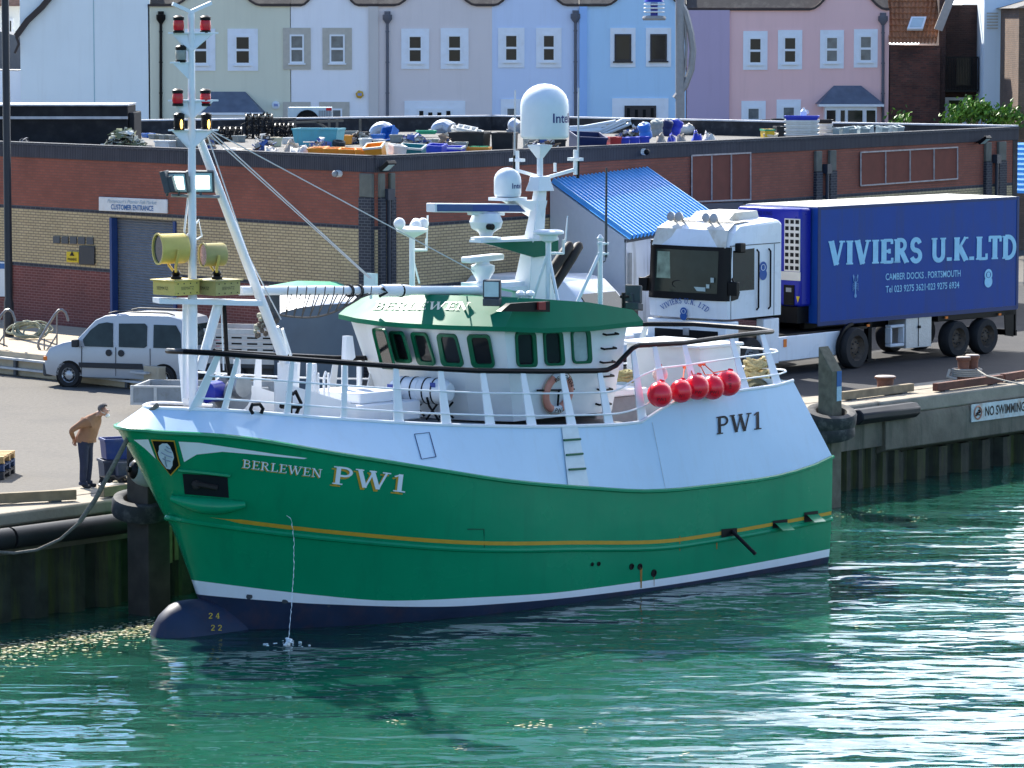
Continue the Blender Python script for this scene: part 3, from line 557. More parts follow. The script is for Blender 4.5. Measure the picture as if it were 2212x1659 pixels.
def bay(parent, x0, x1, yt, ye, xt0, xt1):
    A, B_, Tt0, Tt1 = H(x0, ye), H(x1, ye), H(xt0, yt), H(xt1, yt); d = .9
    m = MB(); a0, a1, b0, b1 = V(A.x, HY - d, A.z), V(B_.x, HY - d, A.z), V(A.x - .1, HY, A.z), V(B_.x + .1, HY, A.z); t0, t1 = V(Tt0.x, HY - .05, Tt0.z), V(Tt1.x, HY - .05, Tt1.z)
    m.poly([a0, a1, t1, t0]); m.poly([a0, t0, b0]); m.poly([a1, b1, t1]); m.poly([a0, b0, b1, a1]); bb = m.done('bay_window', LEAD, parent, world=True, smooth=False)
    m = MB(); w_ = B_.x - A.x; x0_, x1_ = A.x + .25, B_.x - .25; m.box(x0_, x1_, HY - d + .15, HY, A.z - 2.2, A.z - .004); m.box(A.x - .02, B_.x + .02, HY - d - .03, HY, A.z - .1, A.z - .002); m.done('frame', UPVC, bb, world=True, smooth=False)
    w2 = x1_ - x0_
    for s0, s1 in ((.03, .20), (.30, .38), (.44, .72), (.80, .97)): m = MB(); m.box(x0_ + w2 * s0, x0_ + w2 * s1, HY - d + .12, HY - d + .152, A.z - 1.6, A.z - .25); m.done('pane', GLASS, bb, world=True, smooth=False)
bay(h2, 428, 568, 198, 242, 451, 530); bay(h7, 1766, 1904, 185, 224, 1801, 1860)
TILE = mat('pantile', (.36, .15, .07), .8, var=.3, scale=6)
h8 = thing('brick_house', 'dark brick house with an orange pantile roof and a small skylight', 'house', V(H(2010, 300).x, HY, 0))
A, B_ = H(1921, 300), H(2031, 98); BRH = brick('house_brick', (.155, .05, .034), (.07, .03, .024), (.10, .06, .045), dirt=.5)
def boxw(x0, x1, y0, y1, z0, z1, mt, nm, par_): m = MB(); m.box(x0, x1, y0, y1, z0, z1); return m.done(nm, mt, par_, world=True, smooth=False)
boxw(A.x, B_.x, HY - .02, HY + 8, 0, B_.z, BRH, 'wall', h8)
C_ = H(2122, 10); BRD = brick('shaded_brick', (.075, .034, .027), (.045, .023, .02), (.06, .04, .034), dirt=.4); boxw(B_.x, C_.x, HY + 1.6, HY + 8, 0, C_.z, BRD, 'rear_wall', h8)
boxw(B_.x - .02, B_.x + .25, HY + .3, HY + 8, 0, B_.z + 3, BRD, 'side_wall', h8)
e0, e1 = H(1919, 96, .25), H(2021, 96, .25); r0, r1 = e0 + V(0, 3.2, 3.4), e1 + V(.9, 3.2, 3.4); m = MB(); NX, NYT = 56, 14; rws = []
for j in range(NYT + 1):
    for jj in ((0, .045), (1, 0)) if j < NYT else ((0, .045),):
        t = (j + jj[0] * .98) / NYT; row = []
        for i in range(NX + 1): s_ = i / NX; row.append(e0.lerp(e1, s_).lerp(r0.lerp(r1, s_), t) + V(0, -.6, .7) * (.07 * (.5 + .5 * math.sin(s_ * 13 * 2 * math.pi)) + (.05 if jj[0] == 0 else .0)))
        rws.append(row)
m.loft(rws); rf = m.done('roof', TILE, h8, world=True, ang=60)
k0 = [at_pl(x, y, e0 + V(0, -.09, .1), V(0, -.73, .69)) for x, y in ((1959, 66), (1993, 66), (2001, 40), (1968, 40))]; m = MB(); m.prism(k0, (0, -.08, .08)); sk = m.done('skylight', UPVC, rf, world=True); cc = sum(k0, Vector()) / 4; m = MB(); m.prism([cc + (p - cc) * .75 + V(0, -.082, .082) for p in k0], (0, -.01, .01)); m.done('pane', mat('sky_pane', (.5, .6, .62), .06), sk, world=True)
vb0, vb1 = H(2023, 62, .3), H(2052, -4, .1); m = MB(); m.prism([vb0 + V(-.12, 0, 0), vb0 + V(.2, 0, -.1), vb1 + V(.2, 0, 0), vb1 + V(-.12, 0, .1)], (0, .12, 0)); m.done('verge_board', mat('verge_timber', (.42, .36, .31), .8), h8, world=True)
p0, p1 = H(2030, 194), H(2116, 194); m = MB(); m.box(p0.x, p1.x, HY + .4, HY + 1.6, p0.z - .1, p0.z); m.box(p0.x, p1.x, HY + .4, HY + .46, p0.z + 1.28, p0.z + 1.34)
for i in range(26): x = p0.x + (p1.x - p0.x) * i / 25; m.box(x - .015, x + .015, HY + .41, HY + .45, p0.z, p0.z + 1.28)
m.done('balcony', BLK, h8, world=True)
A, B_ = H(2050, 300), H(2098, 212); m = MB(); m.box(A.x, B_.x, HY + 1.5, HY + 1.62, 0, B_.z); dw = m.done('door', UPVC, h8, world=True); m = MB(); m.box(A.x + .15, B_.x - .2, HY + 1.46, HY + 1.501, 0, B_.z - .12); m.done('pane', GLASS, dw, world=True)
A, B_ = H(2076, 175), H(2110, 125); boxw(A.x, B_.x, HY + 1.52, HY + 1.62, A.z - .2, B_.z, GLASS, 'window', h8)
h9 = thing('rendered_tower', 'pale blue white rendered stair tower with two slit windows at the right', 'building', V(H(2165, 300).x, HY, 0))
A, B_ = H(2118, 300), H(2207, -30); boxw(A.x, B_.x, HY - .8, HY + 7, 0, B_.z, wallpaint('tower_white', (.62, .70, .84)), 'wall', h9)
for i in range(6): q_ = H(2124, 30 + i * 6.4); m = MB(); m.box(A.x + .1, A.x + .55, HY - .84, HY - .8, q_.z, q_.z + .05); m.done('vent_slot', SURT, h9, world=True)
for x0, y0, x1, y1 in ((2166, 67, 2181, 124), (2162, 206, 2175, 248)):
    P0, P1 = H(x0, y1), H(x1, y0); m = MB(); m.box(P0.x, P1.x, HY - .83, HY - .801, P0.z, P1.z); w_ = m.done('window', FRB, h9, world=True, smooth=False); m = MB(); m.box(P0.x + .05, P1.x - .05, HY - .84, HY - .831, P0.z + .06, P1.z - .06); m.done('pane', GLASS, w_, world=True, smooth=False)
h10 = thing('brick_building', 'brown brick building cut off by the right edge of the photo', 'building', V(H(2215, 300).x + 2, HY - 6, 0)); A = H(2197, 300); boxw(A.x * .96, A.x + 8, HY - 6.5, HY, 0, 9.4, brick('brown_brick', (.20, .12, .075), (.15, .09, .055), (.12, .09, .07)), 'wall', h10); m = MB(); m.prism([V(A.x * .96 - .2, HY - 6.7, 9.4), V(A.x + 8, HY - 6.7, 9.4), V(A.x + 8, HY - 3, 12)], (0, 6, 0)); m.done('roof', SLATE, h10, world=True)
# steep verge of the left house, small buildings at the far left
m = MB(); P = [H(36, 78, .15), H(60, 45, .15), H(92, 15, .15), H(125, -25, .15)]; m.tube(P, .16, 4); m.tube([H(36, 78, .15), H(42, 95, .15), H(33, 115, .15)], .07, 4); m.done('verge_board', COPE, h1, world=True)
m = MB(); A = H(205, 300); m.box(A.x - .02, A.x + .02, HY - .012, HY + .01, 0, H(205, -20).z); m.done('wall_joint', mat('joint_cyan', (.4, .55, .57), .8), h1, world=True)
m = MB(); P0, P1 = H(225, 283), H(266, 277); m.box(P0.x, P1.x, HY - .3, HY, P0.z, P1.z); m.done('wall_ledge', mat('ledge_grey', (.45, .45, .43), .6), h1, world=True)
h0 = thing('far_house', 'distant pale house with a brown tiled roof at the far left edge', 'house', V(H(20, 300).x, HY + 14, 0)); A, B_ = H(-60, 300), H(48, 22); boxw(A.x * 1.08, B_.x * 1.08 + .1, HY + 13, HY + 20, 0, B_.z + .2, wallpaint('far_render', (.62, .63, .6)), 'wall', h0); m = MB(); m.prism([V(A.x * 1.08, HY + 12.6, B_.z + .2), V(B_.x * 1.08 + .3, HY + 12.6, B_.z + .2), V(B_.x * 1.08 - .6, HY + 16, B_.z + 3), V(A.x * 1.08, HY + 16, B_.z + 3)], (0, .1, .1)); m.done('roof', mat('brown_tile', (.24, .13, .09), .8, var=.3, scale=7), h0, world=True)
P0, P1 = at_y(17, 100, HY + 12.9), at_y(29, 40, HY + 12.9); m = MB(); m.box(P0.x, P1.x, HY + 12.9, HY + 13.01, P0.z, P1.z); w_ = m.done('window', UPVC, h0, world=True); m = MB(); m.box(P0.x + .1, P1.x - .1, HY + 12.88, HY + 12.901, P0.z + .1, P1.z - .1); m.done('pane', GLASS, w_, world=True)
h00 = thing('annexe', 'low white annexe with a sloping dark roof beside the cyan house', 'building', V(H(30, 300).x, HY + 6, 0)); A, B_ = H(-60, 300), H(60, 156); boxw(A.x, B_.x, HY + 4, HY + 9, 0, B_.z, wallpaint('annexe_white', (.66, .70, .78)), 'wall', h00); m = MB(); m.prism([H(-60, 150, -4), H(57, 154, -4), H(15, 80, -4), H(-60, 60, -4)], (0, 3, 0)); m.done('roof', mat('annexe_roof', (.10, .11, .13), .7), h00, world=True)
# ================================================================ the fishing boat
BA = R(45.8); BO = Vector((4.62, 80.0, -2.0))
BF = Vector((-math.cos(BA), -math.sin(BA), 0)); BP = Vector((-BF.y, BF.x, 0))
boat = thing('fishing_boat', 'green and white steel fishing boat PW1 moored bow to the left along the quay', 'fishing boat', BO, math.atan2(BF.y, BF.x))
BM = WM[boat.name]; BI = BM.inverted()
def bv(px, py, v): return BI @ at_pl(px, py, BO + BP * v, BP)
def bu(px, py, u): return BI @ at_pl(px, py, BO + BF * u, BF)
def bz(px, py, z): return BI @ at_z(px, py, z + BO.z)
LEV = [  # stem u, taper start, p, q, breadth, u list, z list
 (13.9, 6.5, 2.0, .9, 1.5, [0, 16], [-1.3, -1.3]),
 (14.35, 7.0, 2.2, .8, 2.5, [0, 16], [-.3, -.25]),
 (14.72, 7.5, 2.2, .75, 2.59, [0, 4.5, 10.1, 13, 14.72], [.13, .07, .21, .45, .66]),
 (14.83, 7.5, 2.2, .75, 2.61, [0, 4.5, 7.66, 10.1, 11.8, 13.1, 14.83], [.29, .22, .25, .36, .44, .62, .93]),
 (15.2, 7.8, 2.3, .68, 2.64, [0, 4.5, 8, 10.1, 13, 15.2], [.8, .70, .92, 1.10, 1.5, 1.9]),
 (15.42, 8.0, 2.3, .65, 2.65, [0, 4.54, 8, 10.1, 12.9, 15, 15.42], [1.03, .94, 1.2, 1.39, 1.78, 2.15, 2.25]),
 (15.85, 8.2, 2.4, .6, 2.66, [0, 5, 8, 10, 13, 15.8], [1.6, 1.45, 1.75, 2.0, 2.5, 3.0]),
 (16.34, 8.5, 2.4, .55, 2.66, [0, 1.0, 2.4, 4.55, 5.5, 7.2, 9.33, 10.93, 13.3, 15.4, 16.34], [2.17, 2.0, 1.91, 1.92, 1.96, 2.16, 2.47, 2.78, 3.27, 3.7, 3.78]),
 (15.85, 7.0, 2.2, .6, 2.30, [0, .5, .9, 2.3, 4.6, 4.75, 5.0, 5.25, 5.6, 7.5, 10.4, 13, 15, 15.85], [3.72, 3.71, 3.66, 3.65, 3.57, 3.52, 3.40, 3.28, 3.25, 3.33, 3.56, 3.84, 4.08, 4.13]),
]
def lv_z(L, u): return smooth_interp(u, L[5], L[6])
def lv_v(L, u):
    us, ut, p, q, b = L[:5]
    if L is LEV[-1]: b = interp(u, [.4, 2.2, 5], [1.98, 2.16, 2.30])
    if u <= ut: return b - (.06 * max(0, 1 - u / 1.5) ** 2)
    return b * max(0, 1 - ((u - ut) / (us - ut)) ** p) ** q if u < us else 0.0
def hull_v(u, z, top=True):
    zs = [lv_z(L, u) for L in LEV]; vs = [lv_v(L, u) for L in LEV]
    return float(np.interp(z, zs, vs))
def hull_pt(px, py, off=.012):
    if HBVH:
        o_ = BI @ CAMP; hit = HBVH.ray_cast(o_, (BI.to_3x3() @ ray(px, py)).normalized())
        if hit[0] is not None:
            n = hit[1] if hit[1].dot(o_ - hit[0]) > 0 else -hit[1]; return hit[0] + n * off
    v = 2.0
    for _ in range(30):
        p = bv(px, py, v); v += .6 * (hull_v(p.x, p.z) - v)
    return hull_off(p.x, p.z, off)
HBVH = None
def hull_off(u, z, off=.012):
    if HBVH:
        hit = HBVH.ray_cast(Vector((u, 8, z)), Vector((0, -1, 0)))
        if hit[0] is not None:
            n = hit[1] if hit[1].y > 0 else -hit[1]; return hit[0] + n * off
    e = .03; v = hull_v(u, z)
    n = Vector((-(hull_v(u + e, z) - hull_v(u - e, z)) / (2 * e), 1, -(hull_v(u, z + e) - hull_v(u, z - e)) / (2 * e))); n.normalize()
    return Vector((u, v, z)) + n * off
NU = 56
def lev_row(L, u0=0.0, off=0.0):
    us = L[0]; port = []
    for i in range(NU + 1):
        t = i / NU; u = u0 + (us - u0) * (1 - (1 - t) ** 2.2); port.append(Vector((u, lv_v(L, u) + off, lv_z(L, u))))
    port[-1].y = 0
    return port + [Vector((p.x, -p.y, p.z)) for p in port[-2::-1]]
rows = [lev_row(L) for L in LEV[:8]]
# extra rows between rub rail and knuckle keep the flare smooth
h = MB(); h.loft(rows, [1, 1, 2, 0, 0, 0, 0])
for a, b, m in zip(rows, rows[1:], [1, 1, 2, 0, 0, 0, 0]): h.poly([a[0], b[0], b[-1], a[-1]], m)
hull = h.done('hull', [HGREEN, NAVY, WHITE], boat, ang=50)
kn = lev_row(LEV[7]); bt = lev_row(LEV[8], .5)
b = MB(); kk = [p + Vector((0, -.001 if p.y > 0 else .001, .004)) for p in kn]
mid = [Vector(((k.x + t.x) / 2, (k.y + t.y) / 2 , (k.z + t.z) / 2)) for k, t in zip(kk, bt)]
b.loft([kk, mid, bt]); b.poly([kk[0], mid[0], bt[0], bt[-1], mid[-1], kk[-1]])
bulwark = b.done('bulwark', BULW, boat, ang=40)
from mathutils.bvhtree import BVHTree
hv = [v.co.copy() for v in hull.data.vertices]; nh = len(hv); hf = [list(p.vertices) for p in hull.data.polygons]
hv += [v.co.copy() for v in bulwark.data.vertices]; hf += [[i + nh for i in p.vertices] for p in bulwark.data.polygons]
HBVH = BVHTree.FromPolygons(hv, hf)
MB().tube([p + Vector((0, 0, .005)) for p in bt], .035, 6).done('bulwark_cap', WHITE, boat)
MB().tube([hull_off(p.x, p.z, .02) if p.y > 0 and p.x < 16.2 else (Vector((p.x, -hull_off(p.x, p.z, .02).y, p.z)) if p.x < 16.2 else p + Vector((.02, 0, 0))) for p in kn], .04, 6).done('gunwale', HGREEN, boat)
rub = []
for i in range(90):
    u = 15.42 * (1 - (1 - i / 89) ** 2); rub.append(hull_off(u, lv_z(LEV[5], u) - .13, .0) if i < 89 else Vector((15.36, 0, 2.1)))
rub = rub + [Vector((p.x, -p.y, p.z)) for p in rub[-2::-1]]
MB().tube(rub, .05, 8).done('rub_rail', HGREEN, boat)
def strip(name, pts_top, pts_bot, m, off=.006):
    s_ = MB(); s_.loft([pts_top, pts_bot]); return s_.done(name, m, boat)
us_ = [15.05 - 15.03 * i / 70 for i in range(71)]
strip('gold_stripe', [hull_off(u, lv_z(LEV[5], u) + (.035 if i > 1 else .005 * i), .008) for i, u in enumerate(us_)], [hull_off(u, lv_z(LEV[5], u) - (.035 if i > 1 else .005 * i), .008) for i, u in enumerate(us_)], GOLD)
# bulb
bl_ = MB(); rws = []
for i in range(25):
    t = i / 24; u = 15.86 - 4.4 * t
    k = math.sqrt(max(0, 1 - max(0, (1 - t * 5)) ** 2)) if t < .2 else 1 - .35 * ((t - .2) / .8) ** 1.5
    rws.append([Vector((u, .50 * k * (1 + .5 * t) * math.copysign(abs(math.cos(a)) ** .9, math.cos(a)), -.35 + 1.0 * k * (1 - .25 * t) * math.sin(a))) for a in [2 * math.pi * j / 24 for j in range(24)]])
bl_.loft(rws, close=True, caps=True).done('bulbous_bow', NAVY, boat, ang=60)
# decks
d = MB(); rw = []
for i in range(60):
    u = .55 + 15.1 * i / 59; z = lv_z(LEV[8], u) - .05 if u > 5.2 else 2.95
    v = max(.02, hull_v(u, z) - .02); rw.append([(u, v, z), (u, v * .5, z + .03), (u, -v * .5, z + .03), (u, -v, z)])
deck = d.loft(rw).done('deck', mat('deck_grey', (.16, .17, .18), .8, var=.15, bump=.004), boat)
def quad_on_hull(px4, off=.014, n=6):
    rws = []
    for i in range(n + 1):
        t = i / n; a = Vector(px4[0]).lerp(Vector(px4[3]), t); b_ = Vector(px4[1]).lerp(Vector(px4[2]), t)
        rws.append([hull_pt(*a.lerp(b_, j / n), off) for j in range(n + 1)])
    return rws
def poly_on_hull(m, pts, off, mi=0):      # polygon fan refined on the hull
    P = [hull_pt(x, y, off) for x, y in pts]; m.poly(P, mi)
# boarding ladder recess with green rungs
m = MB(); m.loft(quad_on_hull([(1212, 922), (1246, 921), (1272, 1053), (1226, 1050)], .02, 8)); lad = m.done('boarding_ladder', mat('pale_paint', (.62, .68, .68), .35), boat)
m = MB()
for (x0, y0, x1, y1) in ((1215, 952, 1251, 949.5), (1220.5, 984, 1256, 981), (1226, 1015.5, 1262, 1013)):
    m = MB(); m.tube([hull_pt(x0, y0, .04), hull_pt(x1, y1, .04)], .022, 6); m.done('rung', DGREEN, lad)
# hatch outline on the white bulwark
m = MB(); q = [(895, 938), (927, 934.5), (941.5, 987), (910, 992)]
m.tube([hull_pt(*p, .008) for p in q], .009, 4, closed=True).done('shell_door_outline', mat('seam_blue', (.04, .07, .16), .5), boat)
m = MB(); m.tube([hull_pt(1409 + (y - 912) * .2, y, .001) for y in range(912, 1058, 8)], .006, 4); m.done('plate_seam', mat('seam_grey', (.62, .66, .7), .5), boat)
m = MB(); m.tube([hull_pt(*p, .004) for p in ((1010, 1143), (1045, 1143), (1046, 1185), (1005, 1184))], .012, 4); m.done('shell_door', mat('seam_green', (.004, .06, .03), .5), boat)
# bow markings: shield, flashes
m = MB()
sh = [(327.5, 947.5), (377.5, 949.5), (390, 1004), (370, 1026), (342, 990)]
cxs = sum(p[0] for p in sh) / 5; cys = sum(p[1] for p in sh) / 5
poly_on_hull(m, sh, .03, 0)
poly_on_hull(m, [(cxs + (x - cxs) * .90, cys + (y - cys) * .93) for x, y in sh], .036, 1)
shell_ = [(368, 958), (372, 966), (374, 974), (375, 984), (372, 992), (372, 1001), (367, 1009), (360, 1007), (354, 998), (350, 988), (347, 978), (350, 972), (356, 968), (360, 962)]
shell = [(345, 960), (352, 955), (362, 955), (368, 961), (371, 968), (375, 976), (377, 986), (374, 994), (374, 1003), (369, 1011), (361, 1009), (353, 998), (346, 986), (343, 975), (345, 968)]
poly_on_hull(m, shell, .042, 2)
for i, ((ax_, ay_), (bx_, by_)) in enumerate((((357, 967), (372, 975)), ((350, 974), (374, 985)), ((360, 961), (371, 967)), ((353, 987), (370, 993)), ((358, 983), (362, 1005)))):
    m.tube([hull_pt(ax_, ay_, .047), hull_pt((ax_ + bx_) / 2 - 1, (ay_ + by_) / 2 + 1, .047), hull_pt(bx_, by_, .047)], .012, 4, 3)
m.done('bow_shield', [GOLD, BLK, mat('shell_grey', (.55, .60, .66), .4), mat('shell_line', (.22, .26, .33), .4)], boat, smooth=False)
m = MB()
top = [(386, 953), (430, 955.5), (480, 963), (540, 972), (600, 981), (663, 989)]
bot = [(398, 997), (425, 981), (480, 975), (540, 980), (600, 986), (656, 991)]
def dens(P, n):
    P = [Vector(p) for p in P]; O = []
    for i in range(n + 1):
        t = i / n * (len(P) - 1); k = min(int(t), len(P) - 2); O.append(P[k].lerp(P[k + 1], t - k))
    return O
m.loft([[hull_pt(*p, .015) for p in dens(top, 30)], [hull_pt(*p, .015) for p in dens(bot, 30)]])
m.loft([[hull_pt(*p, .015) for p in dens([(290, 949), (321, 948)], 6)], [hull_pt(*p, .015) for p in dens([(314, 968), (328, 967)], 6)], [hull_pt(*p, .015) for p in dens([(337, 990), (338, 992)], 6)]])
m.done('bow_flash', WHITE, boat)
# lettering on the hull
def hull_text(name, txt, a, b, hpx, mats_, off=.02, shadow=None, fat=1.0, fit=True, lean=0.0):
    vs, fs, wd = serif_polys(txt, fat=fat); m = MB(); a = Vector(a); b = Vector(b); dv = (b - a) / wd; up = Vector((lean * hpx, -hpx))
    for sx, mi, of in (([(0, 0)] if not shadow else [(shadow, 1, off - .006), (0, 0, off)]) if False else ([((0, 0), 0, off)] + ([(shadow, 1, off - .008)] if shadow else []))):
        for k, f in enumerate(fs):
            m.poly([hull_pt(*(a + Vector(sx) + dv * vs[i][0] + up * vs[i][1]), of + .0012 * (k % 5)) for i in f], mi)
    return m.done(name, mats_, boat, smooth=False, fixn=False)
hull_text('name_lettering', 'BERLEWEN', (523, 1009), (694, 1031), 18, [WHITE, GOLD], shadow=(-1.8, 2.2), lean=.12, fat=.78)
hull_text('registration_number', 'PW1', (717, 1044), (876, 1064), 38, [WHITE, GOLD], shadow=(-4.5, 4.5), lean=.12)
hull_text('registration_number', 'PW1', (1547, 939), (1645, 927), 38, [BLK], lean=-.02)
m = MB()
for txt, x, y in (('24', 450, 1336), ('22', 455, 1362)):
    vs, fs, wd = serif_polys(txt, sp=.35)
    for k, f in enumerate(fs):
        m.poly([bv(x + vs[i][0] * 16, y - vs[i][1] * 12, .56) + Vector((0, 0.0007 * (k % 5), 0)) for i in f])
m.done('draught_mark', mat('mark_yellow', (.65, .45, .03), .5), boat, smooth=False, fixn=False)
# anchor pocket
m = MB(); m.loft(quad_on_hull([(394.5, 1023), (491.5, 1028), (494.5, 1075), (399, 1067)], .008)); pk = m.done('anchor_pocket', mat('pocket_black', (.006, .008, .012), .7), boat)
m = MB(); m.tube([hull_pt(386, 1013.5, .03), hull_pt(440, 1019, .03), hull_pt(497, 1026, .03)], .035, 6)
pts = [hull_pt(372 + 158 * t, 1073 + 14 * t + 9 * math.sin(math.pi * t), .05) for t in [i / 16 for i in range(17)]]
m.tube(pts, [.06 + .10 * math.sin(math.pi * i / 16) for i in range(17)], 10); m.done('pocket_lip', HGREEN, pk)
m = MB(); m.ball(hull_pt(425, 1045, .02), (.12, .06, .1), 8); m.tube([hull_pt(425, 1043, .03), hull_pt(470, 1052, .03)], .05, 6); m.done('anchor', mat('anchor_brown', (.025, .02, .018), .8), pk)
# freeing ports, overboard pipes, boom
for (x0, y0, x1, y1, sl) in ((1557, 1143, 1591, 1164, -3), (1668, 1125, 1700, 1146, -4), (1736, 1107, 1766, 1128, -4)):
    m = MB(); m.loft(quad_on_hull([(x0, y0), (x1, y0 + sl), (x1, y1 + sl), (x0, y1)], .016, 3)); fp = m.done('freeing_port', BLK, boat)
    if x0 > 1600:
        m = MB(); a = [hull_pt(x0 + 4, y0 + 5, .03), hull_pt(x1 - 2, y0 + 3, .03), hull_pt(x1 - 2, y1 - 5, .22), hull_pt(x0 + 4, y1 - 3, .22)]; m.prism(a, (0, .015, 0)); m.done('flap', HGREEN, fp)
m = MB(); p = hull_pt(1580, 1147, .02); m.tube([p, p + Vector((-.12, .5, -.42))], .04, 8); m.done('discharge_pipe', BLK, boat)
for x, y, r in ((1279, 1219, .03), (1293, 1218, .035), (1364, 1224, .05), (1382, 1224, .05), (1412, 1238, .06)):
    m = MB(); p = hull_pt(x, y, .0); n = (hull_off(p.x, p.z, .1) - p); n = n.normalized(); m.lathe([(r * 1.25, -.01), (r * 1.25, .015), (r * .9, .015), (r * .8, .002), (.001, .002)], p, n, 14, caps=False); m.done('skin_fitting', BLK, boat)
RS = mat('rust_streak', (.33, .16, .03), .8, var=.3, scale=20); RS2 = mat('grime_streak', (.06, .12, .05), .8)
for x, y0, y1, wd in ((1384.5, 1226, 1270, 2.4), (1468, 1158, 1190, 1.2), (1412.5, 1246, 1266, .7), (1548, 1168, 1186, 1.6)):
    m = MB(); L_ = [hull_pt(x - wd * (1 - .4 * i / 6), y0 + (y1 - y0) * i / 6, .006) for i in range(7)]; Rr = [hull_pt(x + wd * (1 - .4 * i / 6), y0 + (y1 - y0) * i / 6, .006) for i in range(7)]
    m.loft([L_, Rr]); m.done('rust_streak', RS, boat)
for x, y, r in ((538, 1289, 9), (615, 1299, 8), (710, 1309, 4)):
    m = MB(); pts = [(x + r * (.7 + .4 * random.random()) * math.cos(a), y + r * (.7 + .4 * random.random()) * .7 * math.sin(a)) for a in [2 * math.pi * k / 9 for k in range(9)]]
    poly_on_hull(m, pts, .008); m.done('paint_scrape', GREYD, boat)

# ---- wheelhouse
WV = [1.55, .82, .10, -.62, -1.32, -2.05]; WUB = [8.18, 8.60, 8.80, 8.80, 8.60, 8.18]; WC = -.25
ZB, ZT = 3.42, 5.36
def wb(i): return Vector((WUB[i], WV[i], ZB))
def wt(i): return Vector((WUB[i] + .6, WC + (WV[i] - WC) * 1.18, ZT))
RUB, RUT = 5.45, 5.30
m = MB()
botl = [Vector((RUB, 1.55, ZB))] + [wb(i) for i in range(6)] + [Vector((RUB, -2.05, ZB))]
topl = [Vector((RUT, wt(0).y, ZT))] + [wt(i) for i in range(6)] + [Vector((RUT, wt(5).y, ZT))]
m.loft([botl, topl]); m.poly([botl[0], topl[0], topl[-1], botl[-1]])
wheel = m.done('wheelhouse', OFFW, boat, ang=10)
def facet(i, j=None):    # plane of a wall facet: origin and outward normal (local)
    a, c = (wb(i), wt(i)); b_ = wb(i + 1) if j is None else j
    n = (b_ - a).cross(c - a).normalized()
    return a, n
def win(px4, a, n, glass=GLASS, rad=.3, asym=(.16, .09, .06, .06)):
    if n.dot(Vector((.4, .9, 0))) < 0: n = -n
    W0 = BM @ a; Wn = (BM.to_3x3() @ n).normalized()
    c = [BI @ at_pl(x, y, W0, Wn) for x, y in px4]
    def at(s_, t): return (c[0].lerp(c[1], s_)).lerp(c[3].lerp(c[2], s_), t)
    def ring(x0, x1, y0, y1, off):
        return [at((x0 + x1) / 2 + (x1 - x0) / 2 * X, (y0 + y1) / 2 + (y1 - y0) / 2 * Y) + n * off for X, Y in rrect(1, 1, rad, 4)]
    l, r, tp, bt_ = asym
    m = MB(); o0, o1, i1, i0 = ring(0, 1, 0, 1, .0), ring(0, 1, 0, 1, .045), ring(l, 1 - r, tp, 1 - bt_, .045), ring(l, 1 - r, tp, 1 - bt_, .012)
    m.loft([o0, o1, i1, i0], close=True); fr = m.done('window', DGREEN, wheel)
    m = MB(); m.poly(ring(l - .01, 1 - r + .01, tp - .01, 1 - bt_ + .01, .014)); m.done('pane', glass, fr)
c3 = lambda L_: [(737.35 + x / 3.0, 553 + y / 3.0) for x, y in L_]
for i, L_ in zip((4, 3, 2, 1, 0), ([(192, 468), (275, 474), (345, 738), (255, 730)], [(315, 482), (405, 488), (466, 692), (362, 685)], [(452, 489), (556, 496), (620, 707), (502, 700)], [(619, 500), (747, 505), (801, 715), (655, 709)], [(811, 506), (962, 508), (1001, 720), (848, 718)])):
    a, n = facet(i); win(c3(L_), a, n, asym=(.20, .09, .08, .11))
a, n = facet(0, Vector((RUB, 1.55, ZB)))
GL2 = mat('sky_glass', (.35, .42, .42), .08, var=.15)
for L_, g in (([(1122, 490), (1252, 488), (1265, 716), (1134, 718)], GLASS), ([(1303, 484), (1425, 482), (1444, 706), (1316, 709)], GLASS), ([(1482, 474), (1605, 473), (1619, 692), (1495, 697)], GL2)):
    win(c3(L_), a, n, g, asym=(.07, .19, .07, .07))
side_a, side_n = a, (n if n.y > 0 else -n)
def on_side(px, py, off=0.0):
    W0 = BM @ side_a; Wn = (BM.to_3x3() @ side_n).normalized(); return BI @ at_pl(px, py, W0, Wn) + side_n * off
for x, y in ((1735, 502), (1722, 594), (1715, 683), (1706, 773), (1697, 860), (1688, 955)):
    x, y = c3([(x, y)])[0]; m = MB(); m.tube([on_side(x - 13, y + 1, .0), on_side(x - 13, y + 1, .09), on_side(x + 13, y - 1, .09), on_side(x + 13, y - 1, 0)], .02, 6); m.done('rung', BLK, wheel)
m = MB(); m.tube([on_side(*p, .06) for p in c3([(1254, 866), (1395, 864), (1495, 858)])], .018, 6); m.tube([on_side(*p, .06) for p in c3([(1395, 864), (1385, 1003), (1345, 1001)])], .022, 6); m.done('grab_rail', BLK, wheel)
